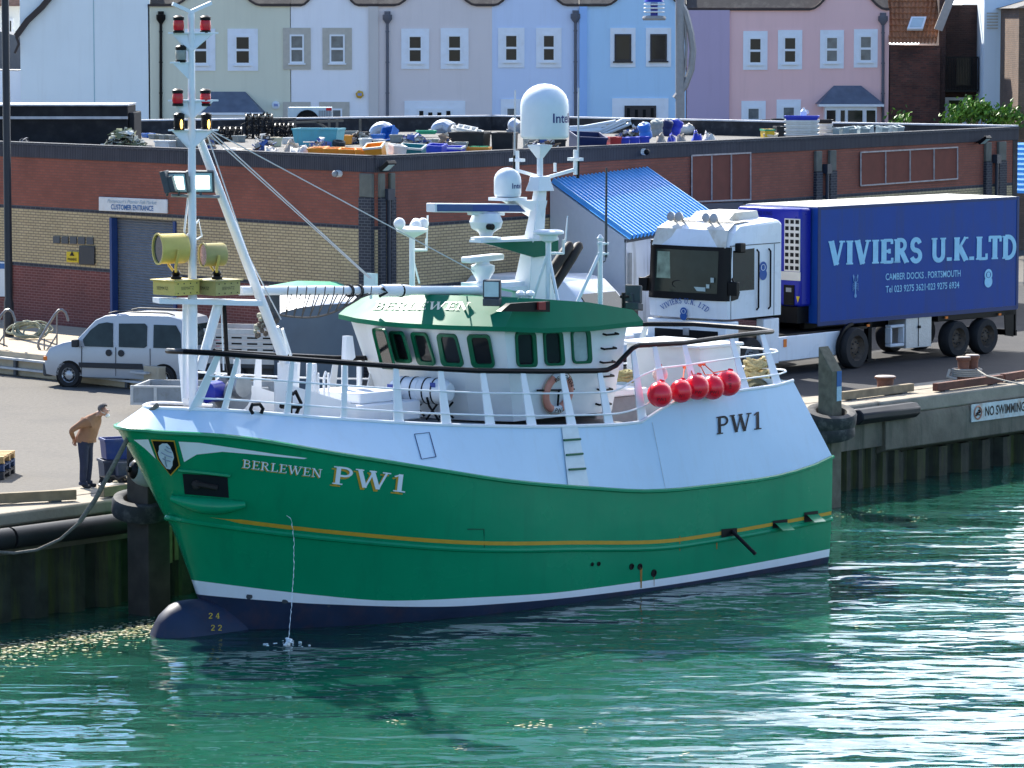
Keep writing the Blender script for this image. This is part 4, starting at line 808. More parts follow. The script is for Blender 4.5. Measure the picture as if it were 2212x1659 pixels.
# roof with slanted visor
VB = [(WUB[i] + .6 + (.16 if 0 < i < 5 else .10), wt(i).y + (.14 if i == 0 else -.14 if i == 5 else 0)) for i in range(6)]
lower = [Vector((RUT - .25, 2.0, 5.18))] + [Vector((6.6, 2.14, 5.17)), Vector((8.0, 2.15, 5.21))] + [Vector((u, v, 5.28)) for u, v in VB]
up_ = [Vector((RUT - .05, 1.93, 5.40)), Vector((6.6, 2.0, 5.62)), Vector((7.6, 1.98, 5.72))] + [Vector((VB[i][0] - (.78 if 0 < i < 5 else .60), WC + (VB[i][1] - WC) * (.84 if 0 < i < 5 else .90), 5.78)) for i in range(6)]
lo = lower + [Vector((p.x, 2 * WC - p.y, p.z)) for p in lower[2::-1]]; upr = up_ + [Vector((p.x, 2 * WC - p.y, p.z)) for p in up_[2::-1]]
m = MB(); lip = [p + Vector((0, 0, -.09)) for p in lo]; ins = [Vector((p.x * .98 + .14, WC + (p.y - WC) * .93, p.z + .0)) for p in lip]
m.loft([ins, lip, lo, upr], close=True); m.poly(upr)
VIS = mat('visor_green', (.004, .15, .075), .52, spec=.10, var=.06, scale=3)
roof = m.done('wheelhouse_roof', VIS, boat, ang=15)
# name on the visor
vp = [(lo[4], lo[7], upr[4], upr[7])]
W0 = BM @ lo[5]; Wn = (BM.to_3x3() @ (lo[6] - lo[5]).cross(upr[5] - lo[5])).normalized()
vs, fs, wd = serif_polys('BERLEWEN'); m = MB(); Wl = BI.to_3x3() @ Wn
if Wl.z < 0: Wl = -Wl
for k, f in enumerate(fs):
    pts = []
    for i in f:
        x, y = vs[i]; px, py = 805 + x / wd * 205 + y * 9, 669 + x / wd * 2 - y * 17
        # fall onto the facet under the sighted point
        best = None
        for j in range(3, 8):
            n_ = (lo[j + 1] - lo[j]).cross(upr[j] - lo[j]).normalized(); q_ = BI @ at_pl(px, py, BM @ lo[j], BM.to_3x3() @ n_)
            if min(lo[j].y, lo[j + 1].y) - .02 <= q_.y <= max(lo[j].y, lo[j + 1].y) + .02: best = q_; break
        pts.append((best or q_) + Wl * (.015 + .001 * (k % 5)))
    m.poly(pts)
m.done('name_lettering', mat('cream_letter', (.72, .68, .5), .35), roof, smooth=False, fixn=False)
# port side light screen
m = MB(); P4 = [bv(x, y, 2.06) for x, y in ((1072, 672), (1093, 655), (1178, 650), (1178, 673))]; m.prism(P4, (0, .12, 0)); ss = m.done('sidelight_screen', BLK, roof)
m = MB(); P4 = [bv(x, y, 2.17) for x, y in ((1159, 653), (1174, 652), (1174, 669), (1159, 669))]; m.prism(P4, (0, .06, 0)); m.done('sidelight', mat('port_red', (.22, .02, .02), .3), ss)
for x in (1124, 1145):
    p = bv(x, 654, 1.7); m = MB(); m.lathe([(.03, 0), (.03, .12), (.09, .14), (.09, .19), (.04, .23)], p, n=12); m.done('gps_antenna', OFFW, roof)

# ---- rails
RP = [(362, 758, 0.0), (372, 758.5, .5), (398, 759.5, .85), (450, 762, 1.15), (560, 770, 1.4), (737, 783, 1.72), (880, 793, 1.88), (1037, 801, 1.98), (1180, 802, 2.0), (1291, 801, 2.0), (1312, 799, 2.0), (1330, 790, 2.0), (1365, 753, 2.0), (1379, 746, 2.0), (1475, 741, 1.85), (1605, 723, 1.7), (1650, 718, 1.55), (1668, 716, 1.35)]
rp = [bv(x, y, v) for x, y, v in RP]
star = [Vector((p.x, -p.y, p.z)) for p in rp if p.x < 14.1]
path = rp + [Vector((rp[-1].x - .12, .9, rp[-1].z + .02)), Vector((rp[-1].x - .14, -.9, rp[-1].z + .02))] + star[::-1]
rail = MB().tube(path, .05, 8).done('bulwark_rail', BLK, boat)
def rail_at(u, sgn=1):
    xs = [p.x for p in rp][::-1]; 
    return Vector((u, sgn * float(np.interp(u, xs, [p.y for p in rp][::-1])), float(np.interp(u, xs, [p.z for p in rp][::-1]))))
def top_at(u, sgn=1): return Vector((u, sgn * lv_v(LEV[8], u), lv_z(LEV[8], u)))
SUS = []
for x, y in ((486, 889), (622, 898), (664, 902), (745, 906.5), (864, 912.5), (967, 917.5), (1062, 920), (1152, 921), (1238, 919), (1319, 916), (1391, 890), (1440, 870), (1508, 857), (1613, 842), (1683, 833)):
    v = 2.0
    for _ in range(20): p = bv(x, y, v); v = lv_v(LEV[8], p.x)
    SUS.append(p.x)
for u in SUS + [15.35]:
    for sg in ((1, -1) if u < 14.0 else (1,)):
        a, c = top_at(u, sg), rail_at(min(u, rp[0].x - .15), sg); a = a + Vector((0, 0, -.02)); a.y = sg * (abs(a.y) - .03)
        wa, wc = (.25, .12) if u < 12.3 else (.15, .08)
        if u > 15: wa, wc = .26, .14
        m = MB(); t = Vector((0, .025, 0)); D = Vector((1, 0, 0))
        m.prism([a - D * wa / 2 - t / 2, a + D * wa / 2 - t / 2, c + D * wc / 2 - t / 2, c - D * wc / 2 - t / 2], t); m.done('stanchion', WHITE, boat, smooth=False)
for fr_ in (.6, .2):
    for sg in (1, -1):
        us2 = [15.3 - 14.7 * i / 60 for i in range(61) if sg > 0 or 15.3 - 14.7 * i / 60 < 14.0]
        MB().tube([top_at(u, sg).lerp(rail_at(u, sg), fr_) for u in us2], .018, 6).done('guard_rail', WHITE, boat)
    a = top_at(.6, 1).lerp(rail_at(.6, 1), fr_); e = Vector((-.25, 0, 0)); MB().tube([a, a + e - Vector((0, .25, 0)), Vector((a.x - .25, -(a.y - .25), a.z)), Vector((a.x, -a.y, a.z))], .018, 6).done('guard_rail', WHITE, boat)
# ---- foremast with its lamps (u, v, z in the boat's own frame)
mz = lambda y: bv(416, y, 0).z
MU = 14.82
m = MB(); m.tube([(MU, 0, 3.95), (MU, 0, mz(640))], .085, 12); m.tube([(MU, 0, mz(640)), (MU - .02, 0, mz(28))], [.08, .062], 12)
top = Vector((MU, 0, mz(26)))
m.tube([top, bv(373, 8, -.1)], .045, 4); m.tube([top, bv(456, 6, .1)], .045, 4)
for y, hw in ((72, .42), (218, .42), (282, .42), (137, .0)):
    z = mz(y)
    if hw: 
        a, b_ = bv(374, y + 1, -.2), bv(461, y + 1, .2); m.prism([a + V(.12, 0, 0), b_ + V(.12, 0, 0), b_ - V(.12, 0, 0), a - V(.12, 0, 0)], (0, 0, .03))
        m.prism([a, b_, Vector((MU, .06, z - .32)), Vector((MU, -.06, z - .32))], (.03, 0, 0))
    else:
        a = bv(376, y, -.1); b_ = Vector((MU, 0, z)); m.prism([a + V(.1, 0, 0), b_ + V(.1, 0, 0), b_ - V(.1, 0, 0), a - V(.1, 0, 0)], (0, 0, .03)); m.prism([a, b_, Vector((MU, 0, z - .3))], (.03, 0, 0))
mast = m.done('foremast', WHITE, boat)
AMB = mat('amber_lamp', (.5, .2, .02), .3, emit=((1, .55, .12), 2.0)); CLR = mat('clear_lens', (.25, .27, .24), .1, var=.2)
for x, y, mm_ in ((386, 71, RED), (444, 71, RED), (391, 135, CLR), (384, 229, RED), (444, 229, RED), (387, 281, AMB), (446, 281, AMB)):
    p = bv(x, y, -.1 if x < 416 else .1); m = MB(); s_ = .92
    m.lathe([(.10, .0), (.10, .04), (.085, .05), (.085, .22), (.10, .23), (.10, .28), (.05, .31)], p, n=14)
    nl = m.done('navigation_light', BLK, mast); m = MB(); m.lathe([(.092, .05), (.098, .10), (.098, .17), (.092, .22)], p, n=14, caps=False)
    if mm_ is AMB:
        m.done('lens', BLK, nl); m = MB(); q_ = p - BF.to_3d() * 0; m.ball(bv(x, y - 13, -.1 if x < 416 else .1) + V(.05, .12, 0), (.025, .025, .09), 8); m.done('lamp', AMB, nl)
    else: m.done('lens', mm_, nl)
# aft stay leg
m = MB(); m.tube([bv(427, 290, 0), bv(622, 800, 0)], [.075, .095], 10); pf = bv(621, 825, 0); m.obox((pf.x, .0, pf.z + .05), (.12, 0, 0), (0, .14, 0), (0, 0, .3)); m.tube([(pf.x, 0, 3.7), (pf.x, 0, pf.z - .1)], .1, 8); m.done('mast_stay_leg', WHITE, boat)
m = MB(); m.tube([bv(402, 650, -.25), bv(401, 860, -.25)], .065, 10); m.tube([bv(472, 655, .2), bv(432, 800, .05)], .09, 10); m.done('mast_brace', WHITE, boat)
# searchlight platform
pa, pb = bv(337, 649, -.3), bv(560, 654, .5); ax_ = (pb - pa); side = V(ax_.y, -ax_.x, 0).normalized()
m = MB(); cc = (pa + pb) / 2; m.obox(cc, ax_ / 2, side * .22, V(0, 0, .045)); m.done('searchlight_platform', WHITE, boat)
SLB = mat('searchlight_buff', (.62, .47, .12), .45, var=.08); SLO = mat('searchlight_olive', (.40, .33, .12), .5, var=.08)
dk = mat('stencil_black', (.03, .03, .025), .6)
for (xb, xl, yl, rr, mbody, sc) in ((381, 372, 537, .27, SLB, 1.1), (469, 462, 550, .21, SLO, .9)):
    p = bv(xb, 636, (xb - 416) * .0040); 
    m = MB(); m.box(p.x - .29, p.x + .29, p.y - .30, p.y + .30, p.z, p.z + .25); m.box(p.x - .33, p.x + .33, p.y - .34, p.y + .34, p.z + .25, p.z + .275, 0)
    for dx in (-.22, -.07, .08, .22):
        for dz in (.04, .21): m.cyl((p.x + dx, p.y + .30, p.z + dz), (p.x + dx, p.y + .312, p.z + dz), .014, n=6, mi=1)
    text_on(m, 'SEEMATZ', (p.x + .301, p.y - .18, p.z + .10), (0, 1, 0), (0, 0, 1), .055, 1, width=.3, nrm=(1, 0, 0))
    text_on(m, 'SEEMATZ', (p.x + .15, p.y + .301, p.z + .10), (-1, 0, 0), (0, 0, 1), .055, 1, width=.3, nrm=(0, 1, 0))
    bx = m.done('searchlight', [SLB if mbody is SLB else SLO, dk], boat, bevel=.006)
    m = MB(); q_ = Vector((p.x, p.y, p.z + .275)); m.lathe([(.1, 0), (.1, .05), (.06, .06), (.09, .10), (.05, .16)], q_, n=10, mi=1)
    c = bv(xl, yl, (xl - 416) * .0040); D = Vector((math.cos(R(12)), -.15, 0)).normalized(); D = (BI.to_3x3() @ Vector((-.86, -.42, 0))).normalized(); S_ = V(-D.y, D.x, 0)
    for sg in (-1, 1): m.tube([q_ + V(0, 0, .08), c - V(0, 0, rr * 1.15) + S_ * sg * rr * .6, c + S_ * sg * (rr + .035) - V(0, 0, rr * .3), c + S_ * sg * (rr + .035)], .028, 6)
    m.done('yoke', [SLB, BLK], bx)
    m = MB(); m.lathe([(rr * .9, -rr * .95), (rr, -rr * .8), (rr, rr * .95), (rr * 1.06, rr * .96), (rr * 1.06, rr * 1.05), (rr * .94, rr * 1.05), (rr * .9, rr * .3), (.01, rr * .25)], c, D, 24); m.done('drum', mbody, bx, ang=45)
    m = MB(); m.lathe([(rr * .90, 0), (.01, .0)], c + D * rr * .93, D, 20, caps=False); m.done('lens', mat('mirror_lens', (.02, .035, .06), .08, spec=.5) if mbody is SLB else mat('led_lens', (.35, .22, .22), .2, var=.7, scale=40), bx)
# floodlight trio
fb = bv(409, 423, 0); m = MB(); a, b_ = bv(370, 422, -.2), bv(474, 425, .2); m.tube([a, b_], .03, 6); fl = m.done('floodlight_bracket', GREYM, boat)
for x, y, wd, ht, D in ((360, 393, .12, .29, V(-.95, .1, -.25)), (386, 393, .20, .19, V(-.42, -.85, -.22)), (433, 392, .25, .20, V(-.05, -.95, -.25))):
    p = bv(x, y, (x - 416) * .003); Dl = (BI.to_3x3() @ D).normalized(); S_ = V(-Dl.y, Dl.x, 0).normalized(); U = Dl.cross(S_); U = U if U.z > 0 else -U
    if x == 360: wd, ht = .2, .2
    m = MB(); m.obox(p, S_ * wd, U * ht, Dl * .05); m.obox(p - Dl * .08 - U * .06, S_ * wd * .8, U * ht * .7, Dl * .06); m.tube([p - Dl * .08, Vector((p.x, p.y, fb.z))], .025, 6); f_ = m.done('floodlight', GREYD, fl, bevel=.01)
    m = MB(); P4 = [p + Dl * .052 + S_ * wd * .86 * i + U * ht * .86 * j for i, j in ((-1, -1), (1, -1), (1, 1), (-1, 1))]; m.poly(P4); m.done('lamp_glass', mat('lamp_glass', (.45, .6, .6), .15), f_)
    m = MB(); P4 = [p + Dl * .056 + S_ * wd * .68 * i + U * ht * .62 * j for i, j in ((-1, -1), (1, -1), (1, 1), (-1, 1))]; m.poly(P4); m.done('lamp', LITW, f_)
# derrick boom lying from the mast to the wheelhouse top
m = MB(); ba, bb = bv(518, 628, -.1), bv(1060, 627, -.1); m.tube([ba, ba.lerp(bb, .55)], .085, 12); m.tube([ba.lerp(bb, .55), ba.lerp(bb, .62), ba.lerp(bb, .66)], [.115, .12, .1], 12); m.tube([ba.lerp(bb, .66), bb], .085, 12)
boom = m.done('derrick_boom', WHITE, boat)
m = MB(); N = 46; l0, l1 = bv(600, 680, -.05), bv(795, 632, -.05)
rp_ = [l0.lerp(l1, i / N) - V(0, 0, .22 * math.sin(math.pi * min(1, i / N * 1.0))) for i in range(N + 1)]; m.tube(rp_, .022, 5)
for k in range(10):
    t = .1 + .8 * k / 9; x = 615 + 180 * (k / 9); q_ = bv(x, 628, -.05); m.tube([q_ + V(0, .1, .09), q_ + V(.02, .1, -.05), rp_[int(t * N)]], .011, 4); m.tube([rp_[int(t * N)], bv(x + 16, 632, -.05)], .011, 4)
m.done('lashing_rope', ROPED, boom)
m = MB()
for x in (755, 775, 865): p = bv(x, 628, -.1); m.lathe([(.125, -.02), (.125, .02)], p, V(1, 0, 0), 12)
m.tube([bv(826, 622, 0), bv(836, 632, 0), bv(820, 640, 0)], .03, 5); m.done('hose_clip', BLK, boom)
# wires
wt0 = bv(455, 283, .2)
for a, b_, r in (((455, 281, .2), (1024, 586, 0), .012), ((457, 286, .2), (803, 602, 0), .012), ((452, 290, .2), (797, 600, 0), .012), ((448, 292, .1), (537, 553, 0), .012), ((537, 553, 0), (607, 690, 0), .012)):
    MB().tube([bv(*a), bv(*b_)], r, 4).done('stay_wire', mat('wire', (.55, .55, .55), .4), boat)
# ---- radar mast on the wheelhouse
def sec(px0, pxm, px1, y, du):   # plan section from three sighted edges
    A = bv(px0, y, -.38); Bm = bv(pxm, y, .36); u = Bm.x
    return [V(u, -.36 * du, Bm.z), V(u, .36 * du, Bm.z), V(u - 0, .36 * du, Bm.z)]
m = MB(); rows_ = []
for y, xl, xm, xr in ((662, 1087, 1142, 1211), (527, 1122.5, 1150, 1178), (457, 1140, 1159, 1181), (413, 1150, 1163, 1183)):
    M_ = bv(xm, y, .3); wv = max(.14, (xm - xl) / 75 * .72); lu = (xr - xm) / 73 * .85
    rows_.append([V(M_.x, M_.y, M_.z), V(M_.x, M_.y - wv, M_.z), V(M_.x - lu, M_.y - wv, M_.z), V(M_.x - lu, M_.y, M_.z)])
m.loft(rows_, close=True, caps=True)
t0 = rows_[-1][0]; c0 = sum(rows_[-1], Vector()) / 4
def up(y): return bv(1170, y, .15).z
m.loft([[V(c0.x + i * .17 * k, c0.y + j * .14 * k, z) for i, j in ((-1, -1), (1, -1), (1, 1), (-1, 1))] for k, z in ((1.3, c0.z), (1.0, up(392)), (.9, up(380)))], close=True, caps=True)
m.tube([V(c0.x, c0.y, up(385)), V(c0.x, c0.y, up(312))], .06, 10); m.lathe([(.07, 0), (.24, .22), (.25, .26)], (c0.x, c0.y, up(341)), n=4)
pm = m.done('radar_mast', WHITE, boat, ang=30, bevel=.012)
cp = (c0.x, c0.y)
def dome(x0, x1, yb, yt, v, label):
    pc = bv((x0 + x1) / 2, yb, v); s_ = (bv(x1, yb, v) - bv(x0, yb, v)); ra = (BM @ bv(x1, yb, v) - BM @ bv(x0, yb, v)); sc_ = FPX / (BM @ pc).y; r = (x1 - x0) / 2 / sc_; h_ = (yb - yt) / sc_
    m = MB(); prof = [(r * .86, 0), (r * .97, .03), (r, .08), (r, h_ - r * .92)] + [(r * math.cos(R(a)), h_ - r * .92 + r * .92 * math.sin(R(a))) for a in (15, 30, 45, 60, 75, 90)]
    m.lathe(prof, pc, n=32); d_ = m.done('antenna_dome', mat('radome', (.70, .74, .76), .3, var=.03), pm, ang=50)
    # maker's name wrapped on the dome
    vs, fs = sans_polys('Intellian', .012); m = MB(); ch = .19 * r / .5
    ang0 = math.atan2(*( (BI.to_3x3() @ V(.30, -.95, 0)).yx))
    for k, f in enumerate(fs):
        m.poly([pc + V(math.cos(ang0 + vs[i][0] * ch / r), math.sin(ang0 + vs[i][0] * ch / r), 0) * (r + .006 + .0004 * (k % 3)) + V(0, 0, h_ * .30 + vs[i][1] * ch) for i in f])
    m.done('maker_lettering', mat('dome_blue', (.02, .03, .16), .4), d_, smooth=False, fixn=False)
    return pc, r
dome(1124, 1229, 300, 181, .15, ''); pc, r_ = dome(1067, 1126, 425, 362, -.2, '')
m = MB(); m.obox((pc.x, pc.y, pc.z - .04), (r_, 0, 0), (0, r_, 0), (0, 0, .03)); m.prism([V(pc.x, pc.y + .2, pc.z - .07), V(c0.x, c0.y + .2, pc.z - .07), V(c0.x, c0.y + .1, pc.z - .4)], (0, -.4, 0)); m.done('dome_shelf', WHITE, pm)
m = MB(); va = bv(1176, 385, .1)
for x, y in ((1117, 368), (1243, 366)):
    e = bv(x, y, .1 + (x - 1180) * .005); m.tube([va, e], .045, 4); m.tube([e + V(0, 0, -.1), e + V(0, 0, .38)], .045, 6); m.obox(e + V(0, 0, .2), (.06, 0, 0), (0, .16, 0), (0, 0, .03))
m.tube([bv(1199, 371, .2), bv(1199, 352, .2)], .03, 6); m.done('aerial_yard', WHITE, pm)
for x, yb, yt, r in ((1111, 375, 195, .02), (1248, 385, 190, .022)):
    a, b_ = bv(x, yb, .1 + (x - 1180) * .005), bv(x + 2, yt, .1 + (x - 1180) * .005); m = MB(); m.tube([a, a.lerp(b_, .22)], r * 1.5, 6, 1); m.tube([a.lerp(b_, .22), b_], [r, r * .7], 6); m.done('whip_aerial', [mat('aerial_grey', (.45, .47, .48), .4), BLK], pm)
# open array radar with blue front
pc = bv(1050, 449, -.15); a, b_ = bv(930, 448.5, -.15), bv(1167, 450, -.15); ax_ = (b_ - a) / 2; nn = V(ax_.y, -ax_.x, 0).normalized(); cc = (a + b_) / 2
if (BM.to_3x3() @ nn).y > 0: nn = -nn
m = MB(); m.obox(cc, ax_, nn * .12, V(0, 0, .085)); m.obox(cc + nn * .10, ax_ * .965, nn * .04, V(0, 0, .066), 1); m.obox(cc + nn * .105, ax_ * .34, nn * .038, V(0, 0, .064), 2); m.obox(cc - V(0, 0, .11), ax_ * .3, nn * .07, V(0, 0, .03))
ra_ = m.done('radar_scanner', [OFFW, mat('radar_blue', (.03, .075, .20), .35), mat('radar_blue_decal', (.012, .05, .22), .35)], pm, bevel=.015)
g = bv(1050, 479, -.15); m = MB(); m.lathe([(.12, -.28), (.16, -.2), (.30, -.12), (.34, .0), (.27, .16), (.12, .2), (.1, .28)], g, n=10); m.lathe([(.3, -.34), (.3, -.3)], g, n=8); m.cyl(g + V(.2, .25, -.08), g + V(.2, .38, -.08), .06, n=8, mi=1); m.done('gearbox', [OFFW, BLK], ra_)
pl = [bv(1024, 508, -.15), bv(1057, 512, .1), bv(1178, 527, .25), bv(1180, 507, .25)]
z_ = g.z - .34; m = MB(); e = V(c0.x - .1, .1, z_)
m.prism([V(g.x + .3, g.y - .16, z_), V(g.x + .3, g.y + .16, z_), V(c0.x - .3, .45, z_), V(c0.x - .3, -.5, z_)], (0, 0, -.05))
m.prism([V(g.x + .25, g.y + .16, z_ - .05), V(c0.x - .3, .44, z_ - .05), V(c0.x - .3, .44, z_ - .32), V(c0.x + .3, .36, z_ - .36)], (0, -.03, 0), 1); m.done('radar_shelf', [WHITE, DGREEN], pm)
# small tilted radar
g = bv(1043, 585, -.3); m = MB(); m.lathe([(.12, -.22), (.14, -.16), (.24, .0), (.24, .1), (.14, .14), (.13, .22)], g, n=10); r2 = m.done('radar_scanner', OFFW, pm)
a, b_ = bv(1006, 562, -.3), bv(1079, 554, -.3); ax_ = (b_ - a) / 2; nn = V(ax_.y, -ax_.x, 0).normalized(); m = MB(); m.obox((a + b_) / 2, ax_, nn * .14, V(0, 0, .06)); m.done('array', OFFW, r2, bevel=.03)
z_ = g.z - .22; m = MB(); m.prism([V(g.x + .32, g.y - .28, z_), V(g.x + .32, g.y + .28, z_), V(c0.x, .2, z_), V(c0.x, -.3, z_)], (0, 0, -.08)); q_ = bv(1141, 602, .25); m.prism([V(g.x, .1, z_ - .08), V(c0.x, .3, z_ - .08), V(c0.x, .3, z_ - .3)], (0, -.4, 0)); m.tube([V(g.x + .1, g.y, z_ - .05), V(g.x + .1, g.y, 5.7)], .06, 8); m.done('radar_shelf', WHITE, pm)
# cluster of four balls on a post
pb_ = bv(890, 500, -1.2); m = MB(); m.tube([V(pb_.x, pb_.y, 5.7), pb_], .055, 8); m.tube([pb_ + V(0, 0, -.45), bv(906, 612, -1.2)], .02, 6); m.lathe([(.06, -.12), (.30, .0), (.32, .05), (.15, .1)], pb_, n=16)
e = bv(921, 540, -1.2); m.tube([bv(892, 540, -1.2), e, bv(921, 515, -1.2)], .03, 6); m.tube([bv(922, 515, -1.2), bv(924, 465, -1.2)], .018, 6)
for x, y, r in ((863, 483, .115), (898, 488, .12), (899, 482, .1), (914, 483, .115)): m.ball(bv(x, y, -1.2 if x != 899 else -1.5), r, 14)
m.done('ball_aerial', OFFW, roof)
# gps plate on post, braces, aft aerial post
def post(x, yb, yt, v, r): return [bv(x, yb, v), bv(x, yt, v)]
m = MB(); m.tube(post(1184.6, 645, 510, .9, 0), .055, 8); g = bv(1185, 508, .9); m.lathe([(.06, -.14), (.16, -.1), (.18, .0), (.30, .03), (.30, .07), (.25, .1)], g, n=20)
m.tube([bv(1181, 553, .9), bv(1151, 648, .6)], .03, 6); m.tube([bv(1188, 565, .9), bv(1209, 665, 1.3)], .03, 6); m.tube([bv(1187, 547, .9), bv(1217, 547, .9), bv(1217, 518, .9)], .03, 6); m.tube([bv(1221, 525, .9), bv(1226, 466, .9)], [.02, .012], 6); m.done('gps_dish_post', OFFW, roof)
m = MB(); m.tube(post(1296.6, 668, 522, 1.2, 0), .05, 8); m.lathe([(.05, 0), (.07, .05), (.02, .12)], bv(1296.6, 520, 1.2), n=8); m.tube([bv(1294, 550, 1.2), bv(1240, 668, 1.2)], .035, 6)
for y in (526, 548): m.tube([bv(1291, y, 1.2), bv(1313, y, 1.2)], .03, 6)
ap = m.done('aerial_post', OFFW, roof)
m = MB(); m.tube([bv(1309, 556, 1.2), bv(1309, 528, 1.2), bv(1310, 362, 1.2)], [.03, .028, .02], 6); m.tube([bv(1309, 556, 1.2), bv(1307, 564, 1.2), bv(1299, 568, 1.2)], .012, 5); m.done('whip_aerial', mat('whip_black', (.04, .05, .06), .4), ap)
# exhausts
for (a, b_) in (((1170, 618), (1230, 530)), ((1190, 628), (1250, 531))):
    m = MB(); p, q_ = bv(*a, 0.1), bv(*b_, 0.1); m.tube([p, p.lerp(q_, .75), q_, q_ + (q_ - p) * .06], [.10, .11, .10, .05], 12); m.done('exhaust_pipe', mat('soot_black', (.02, .017, .015), .6, var=.3), pm)
# floodlights on the wheelhouse top
for x, y, v, D, yy in ((1063, 624, 1.5, V(-.25, -.95, -.1), 650), (1369, 635, 1.7, V(.5, .8, -.2), 672)):
    p = bv(x, y, v); Dl = (BI.to_3x3() @ D).normalized(); S_ = V(-Dl.y, Dl.x, 0).normalized(); U = V(0, 0, 1)
    m = MB(); m.obox(p, S_ * .17, U * .17, Dl * .05); m.obox(p - V(0, 0, .24), S_ * .16, Dl * .1, U * .07); m.tube([p - Dl * .1, V(p.x, p.y, bv(x, yy, v).z)] if x > 1200 else [p - V(0, 0, .3), V(p.x, p.y, bv(x, yy, v).z)], .03, 6); f_ = m.done('floodlight', GREYD, roof, bevel=.015)
    m = MB(); m.poly([p + Dl * .053 + S_ * .14 * i + U * .14 * j for i, j in ((-1, -1), (1, -1), (1, 1), (-1, 1))]); m.done('lamp_glass', mat('lamp_glass', (.45, .6, .6), .15), f_)
m = MB(); p = bv(1347, 674, 1.7); m.tube([p, bv(1347, 632, 1.7)], .04, 6); m.tube([bv(1341, 641, 1.7), bv(1357, 641, 1.7)], .03, 6); m.done('lamp_post', BLK, roof)
m = MB(); p = bv(801, 606, -1.1); m.obox(p, (.03, 0, 0), (0, .16, 0), (0, 0, .14)); m.tube([p, p - V(0, 0, .35)], .03, 6); m.done('floodlight', mat('lamp_glass', (.45, .6, .6), .15), roof)
# ---- aft deckhouse, hatch, working gear
p = bv(1513, 741, 1.25); q_ = bv(1600, 733, 1.25)
m = MB(); m.box(q_.x, p.x, -.75, 1.25, 2.9, p.z - .12); m.box(q_.x - .03, p.x + .12, -.85, 1.32, p.z - .118, p.z - .05); m.done('aft_shelter', OFFW, boat, bevel=.02)
m = MB(); m.box(4.0, 5.3, -.9, 1.0, 2.9, 3.62); m.box(3.9, 5.4, -1.0, 1.1, 3.62, 3.75, 1); m.done('hatch', [GREYM, WHITE], boat, bevel=.03)
m = MB(); a = bv(1340, 745, .3); m.box(3.2, 5.3, -1.0, -.2, 3.9, 4.62); m.prism([V(3.1, -1.1, 4.62), V(5.35, -1.1, 4.62), V(5.35, .0, 4.62), V(3.1, .0, 4.62)], (0, 0, .07)); m.done('winch_housing', WHITE, boat, bevel=.02)
# foredeck: winch, breakwater, casings, vents, bitts
m = MB(); a = bv(592, 826, .3); 
br = [bv(595, 822, .7), bv(770, 875, .7)]; m.prism([V(br[0].x, .7, 3.9), V(br[0].x, .7, br[0].z), V(br[1].x, .7, br[1].z), V(br[1].x, .7, 3.65)], (0, -.04, 0)); m.prism([V(br[0].x, -.9, 3.9), V(br[0].x, -.9, br[0].z), V(br[1].x, -.9, br[1].z), V(br[1].x, -.9, 3.65)], (0, -.04, 0)); m.done('breakwater', WHITE, boat)
g = bv(495, 862, .2); m = MB(); m.lathe([(.32, -.12), (.32, -.08), (.18, -.07), (.18, .2), (.32, .21), (.32, .25)], g + V(0, 0, .12), V(0, 1, 0), 18); m.box(g.x - .4, g.x + .4, g.y - .3, g.y + .4, g.z - .5, g.z - .3); m.box(g.x - .1, g.x + .1, g.y - .34, g.y - .26, g.z - .5, g.z + .1); wn = m.done('anchor_winch', GREYM, boat)
m = MB(); q_ = bv(460, 846, .2); m.lathe([(.10, -.22), (.19, -.18), (.19, .18), (.1, .22)], q_, V(1, .2, 0), 14); m.done('winch_motor', mat('motor_blue', (.02, .03, .30), .3), wn)
m = MB(); q_ = bv(502, 838, .3); m.lathe([(.2, -.1), (.22, .0), (.2, .1)], q_ + V(0, .2, .05), V(0, 1, 0), 14); m.done('gearbox', STEEL, wn)
for x, y in ((524, 868), ):
    m = MB(); p = bv(546, 893, 1.3); m.tube([p, bv(541, 885, 1.3), bv(545, 874, 1.3), bv(561, 873, 1.3), bv(568, 883, 1.3), bv(564, 893, 1.3)], .035, 6); m.done('fairlead', BLK, boat)
m = MB(); m.tube([bv(607, 877, 1.2), bv(650, 877, 1.2)], .05, 6); m.tube([bv(625, 895, 1.2), bv(625, 845, 1.2)], .06, 6); m.tube([bv(640, 895, 1.2), bv(650, 870, 1.2), bv(638, 845, 1.2), bv(632, 852, 1.2)], .035, 6); m.done('hydraulic_block', BLK, boat)
for x0, x1, yt, v in ((661, 685, 786, -.3), (504, 520, 778, -.6), (737, 752, 790, -.5), (770, 782, 780, -1.2)):
    a, b_ = bv(x0, yt, v), bv(x1, yt, v); r = abs((b_ - a).x) * .36; m = MB(); m.tube([V((a + b_).x / 2, v, 3.7), V((a + b_).x / 2, v, a.z)], r, 10); m.done('vent_post', WHITE, boat)
for x in (682, 704):
    m = MB(); m.tube([bv(x - 4, 865, -.2), bv(x - 4, 815, -.2), bv(x, 803, -.2), bv(x + 5, 806, -.2), bv(x + 6, 866, -.2)], .025, 6); m.done('swan_neck_vent', WHITE, boat)
m = MB(); a = bv(760, 868, .2); m.box(9.6, 11.4, -1.2, .5, 3.5, 3.86); m.box(9.9, 11.0, -1.0, .3, 3.86, 4.06); m.done('fore_hatch', WHITE, boat, bevel=.03)
p = bv(758, 780, -.8); m = MB(); m.prism([bv(747, 777, -.8), bv(749, 726, -.8), bv(762, 726, -.8), bv(768, 772, -.8), bv(762, 778, -.8)], (0, -.12, 0)); m.done('guard_plate', WHITE, boat)
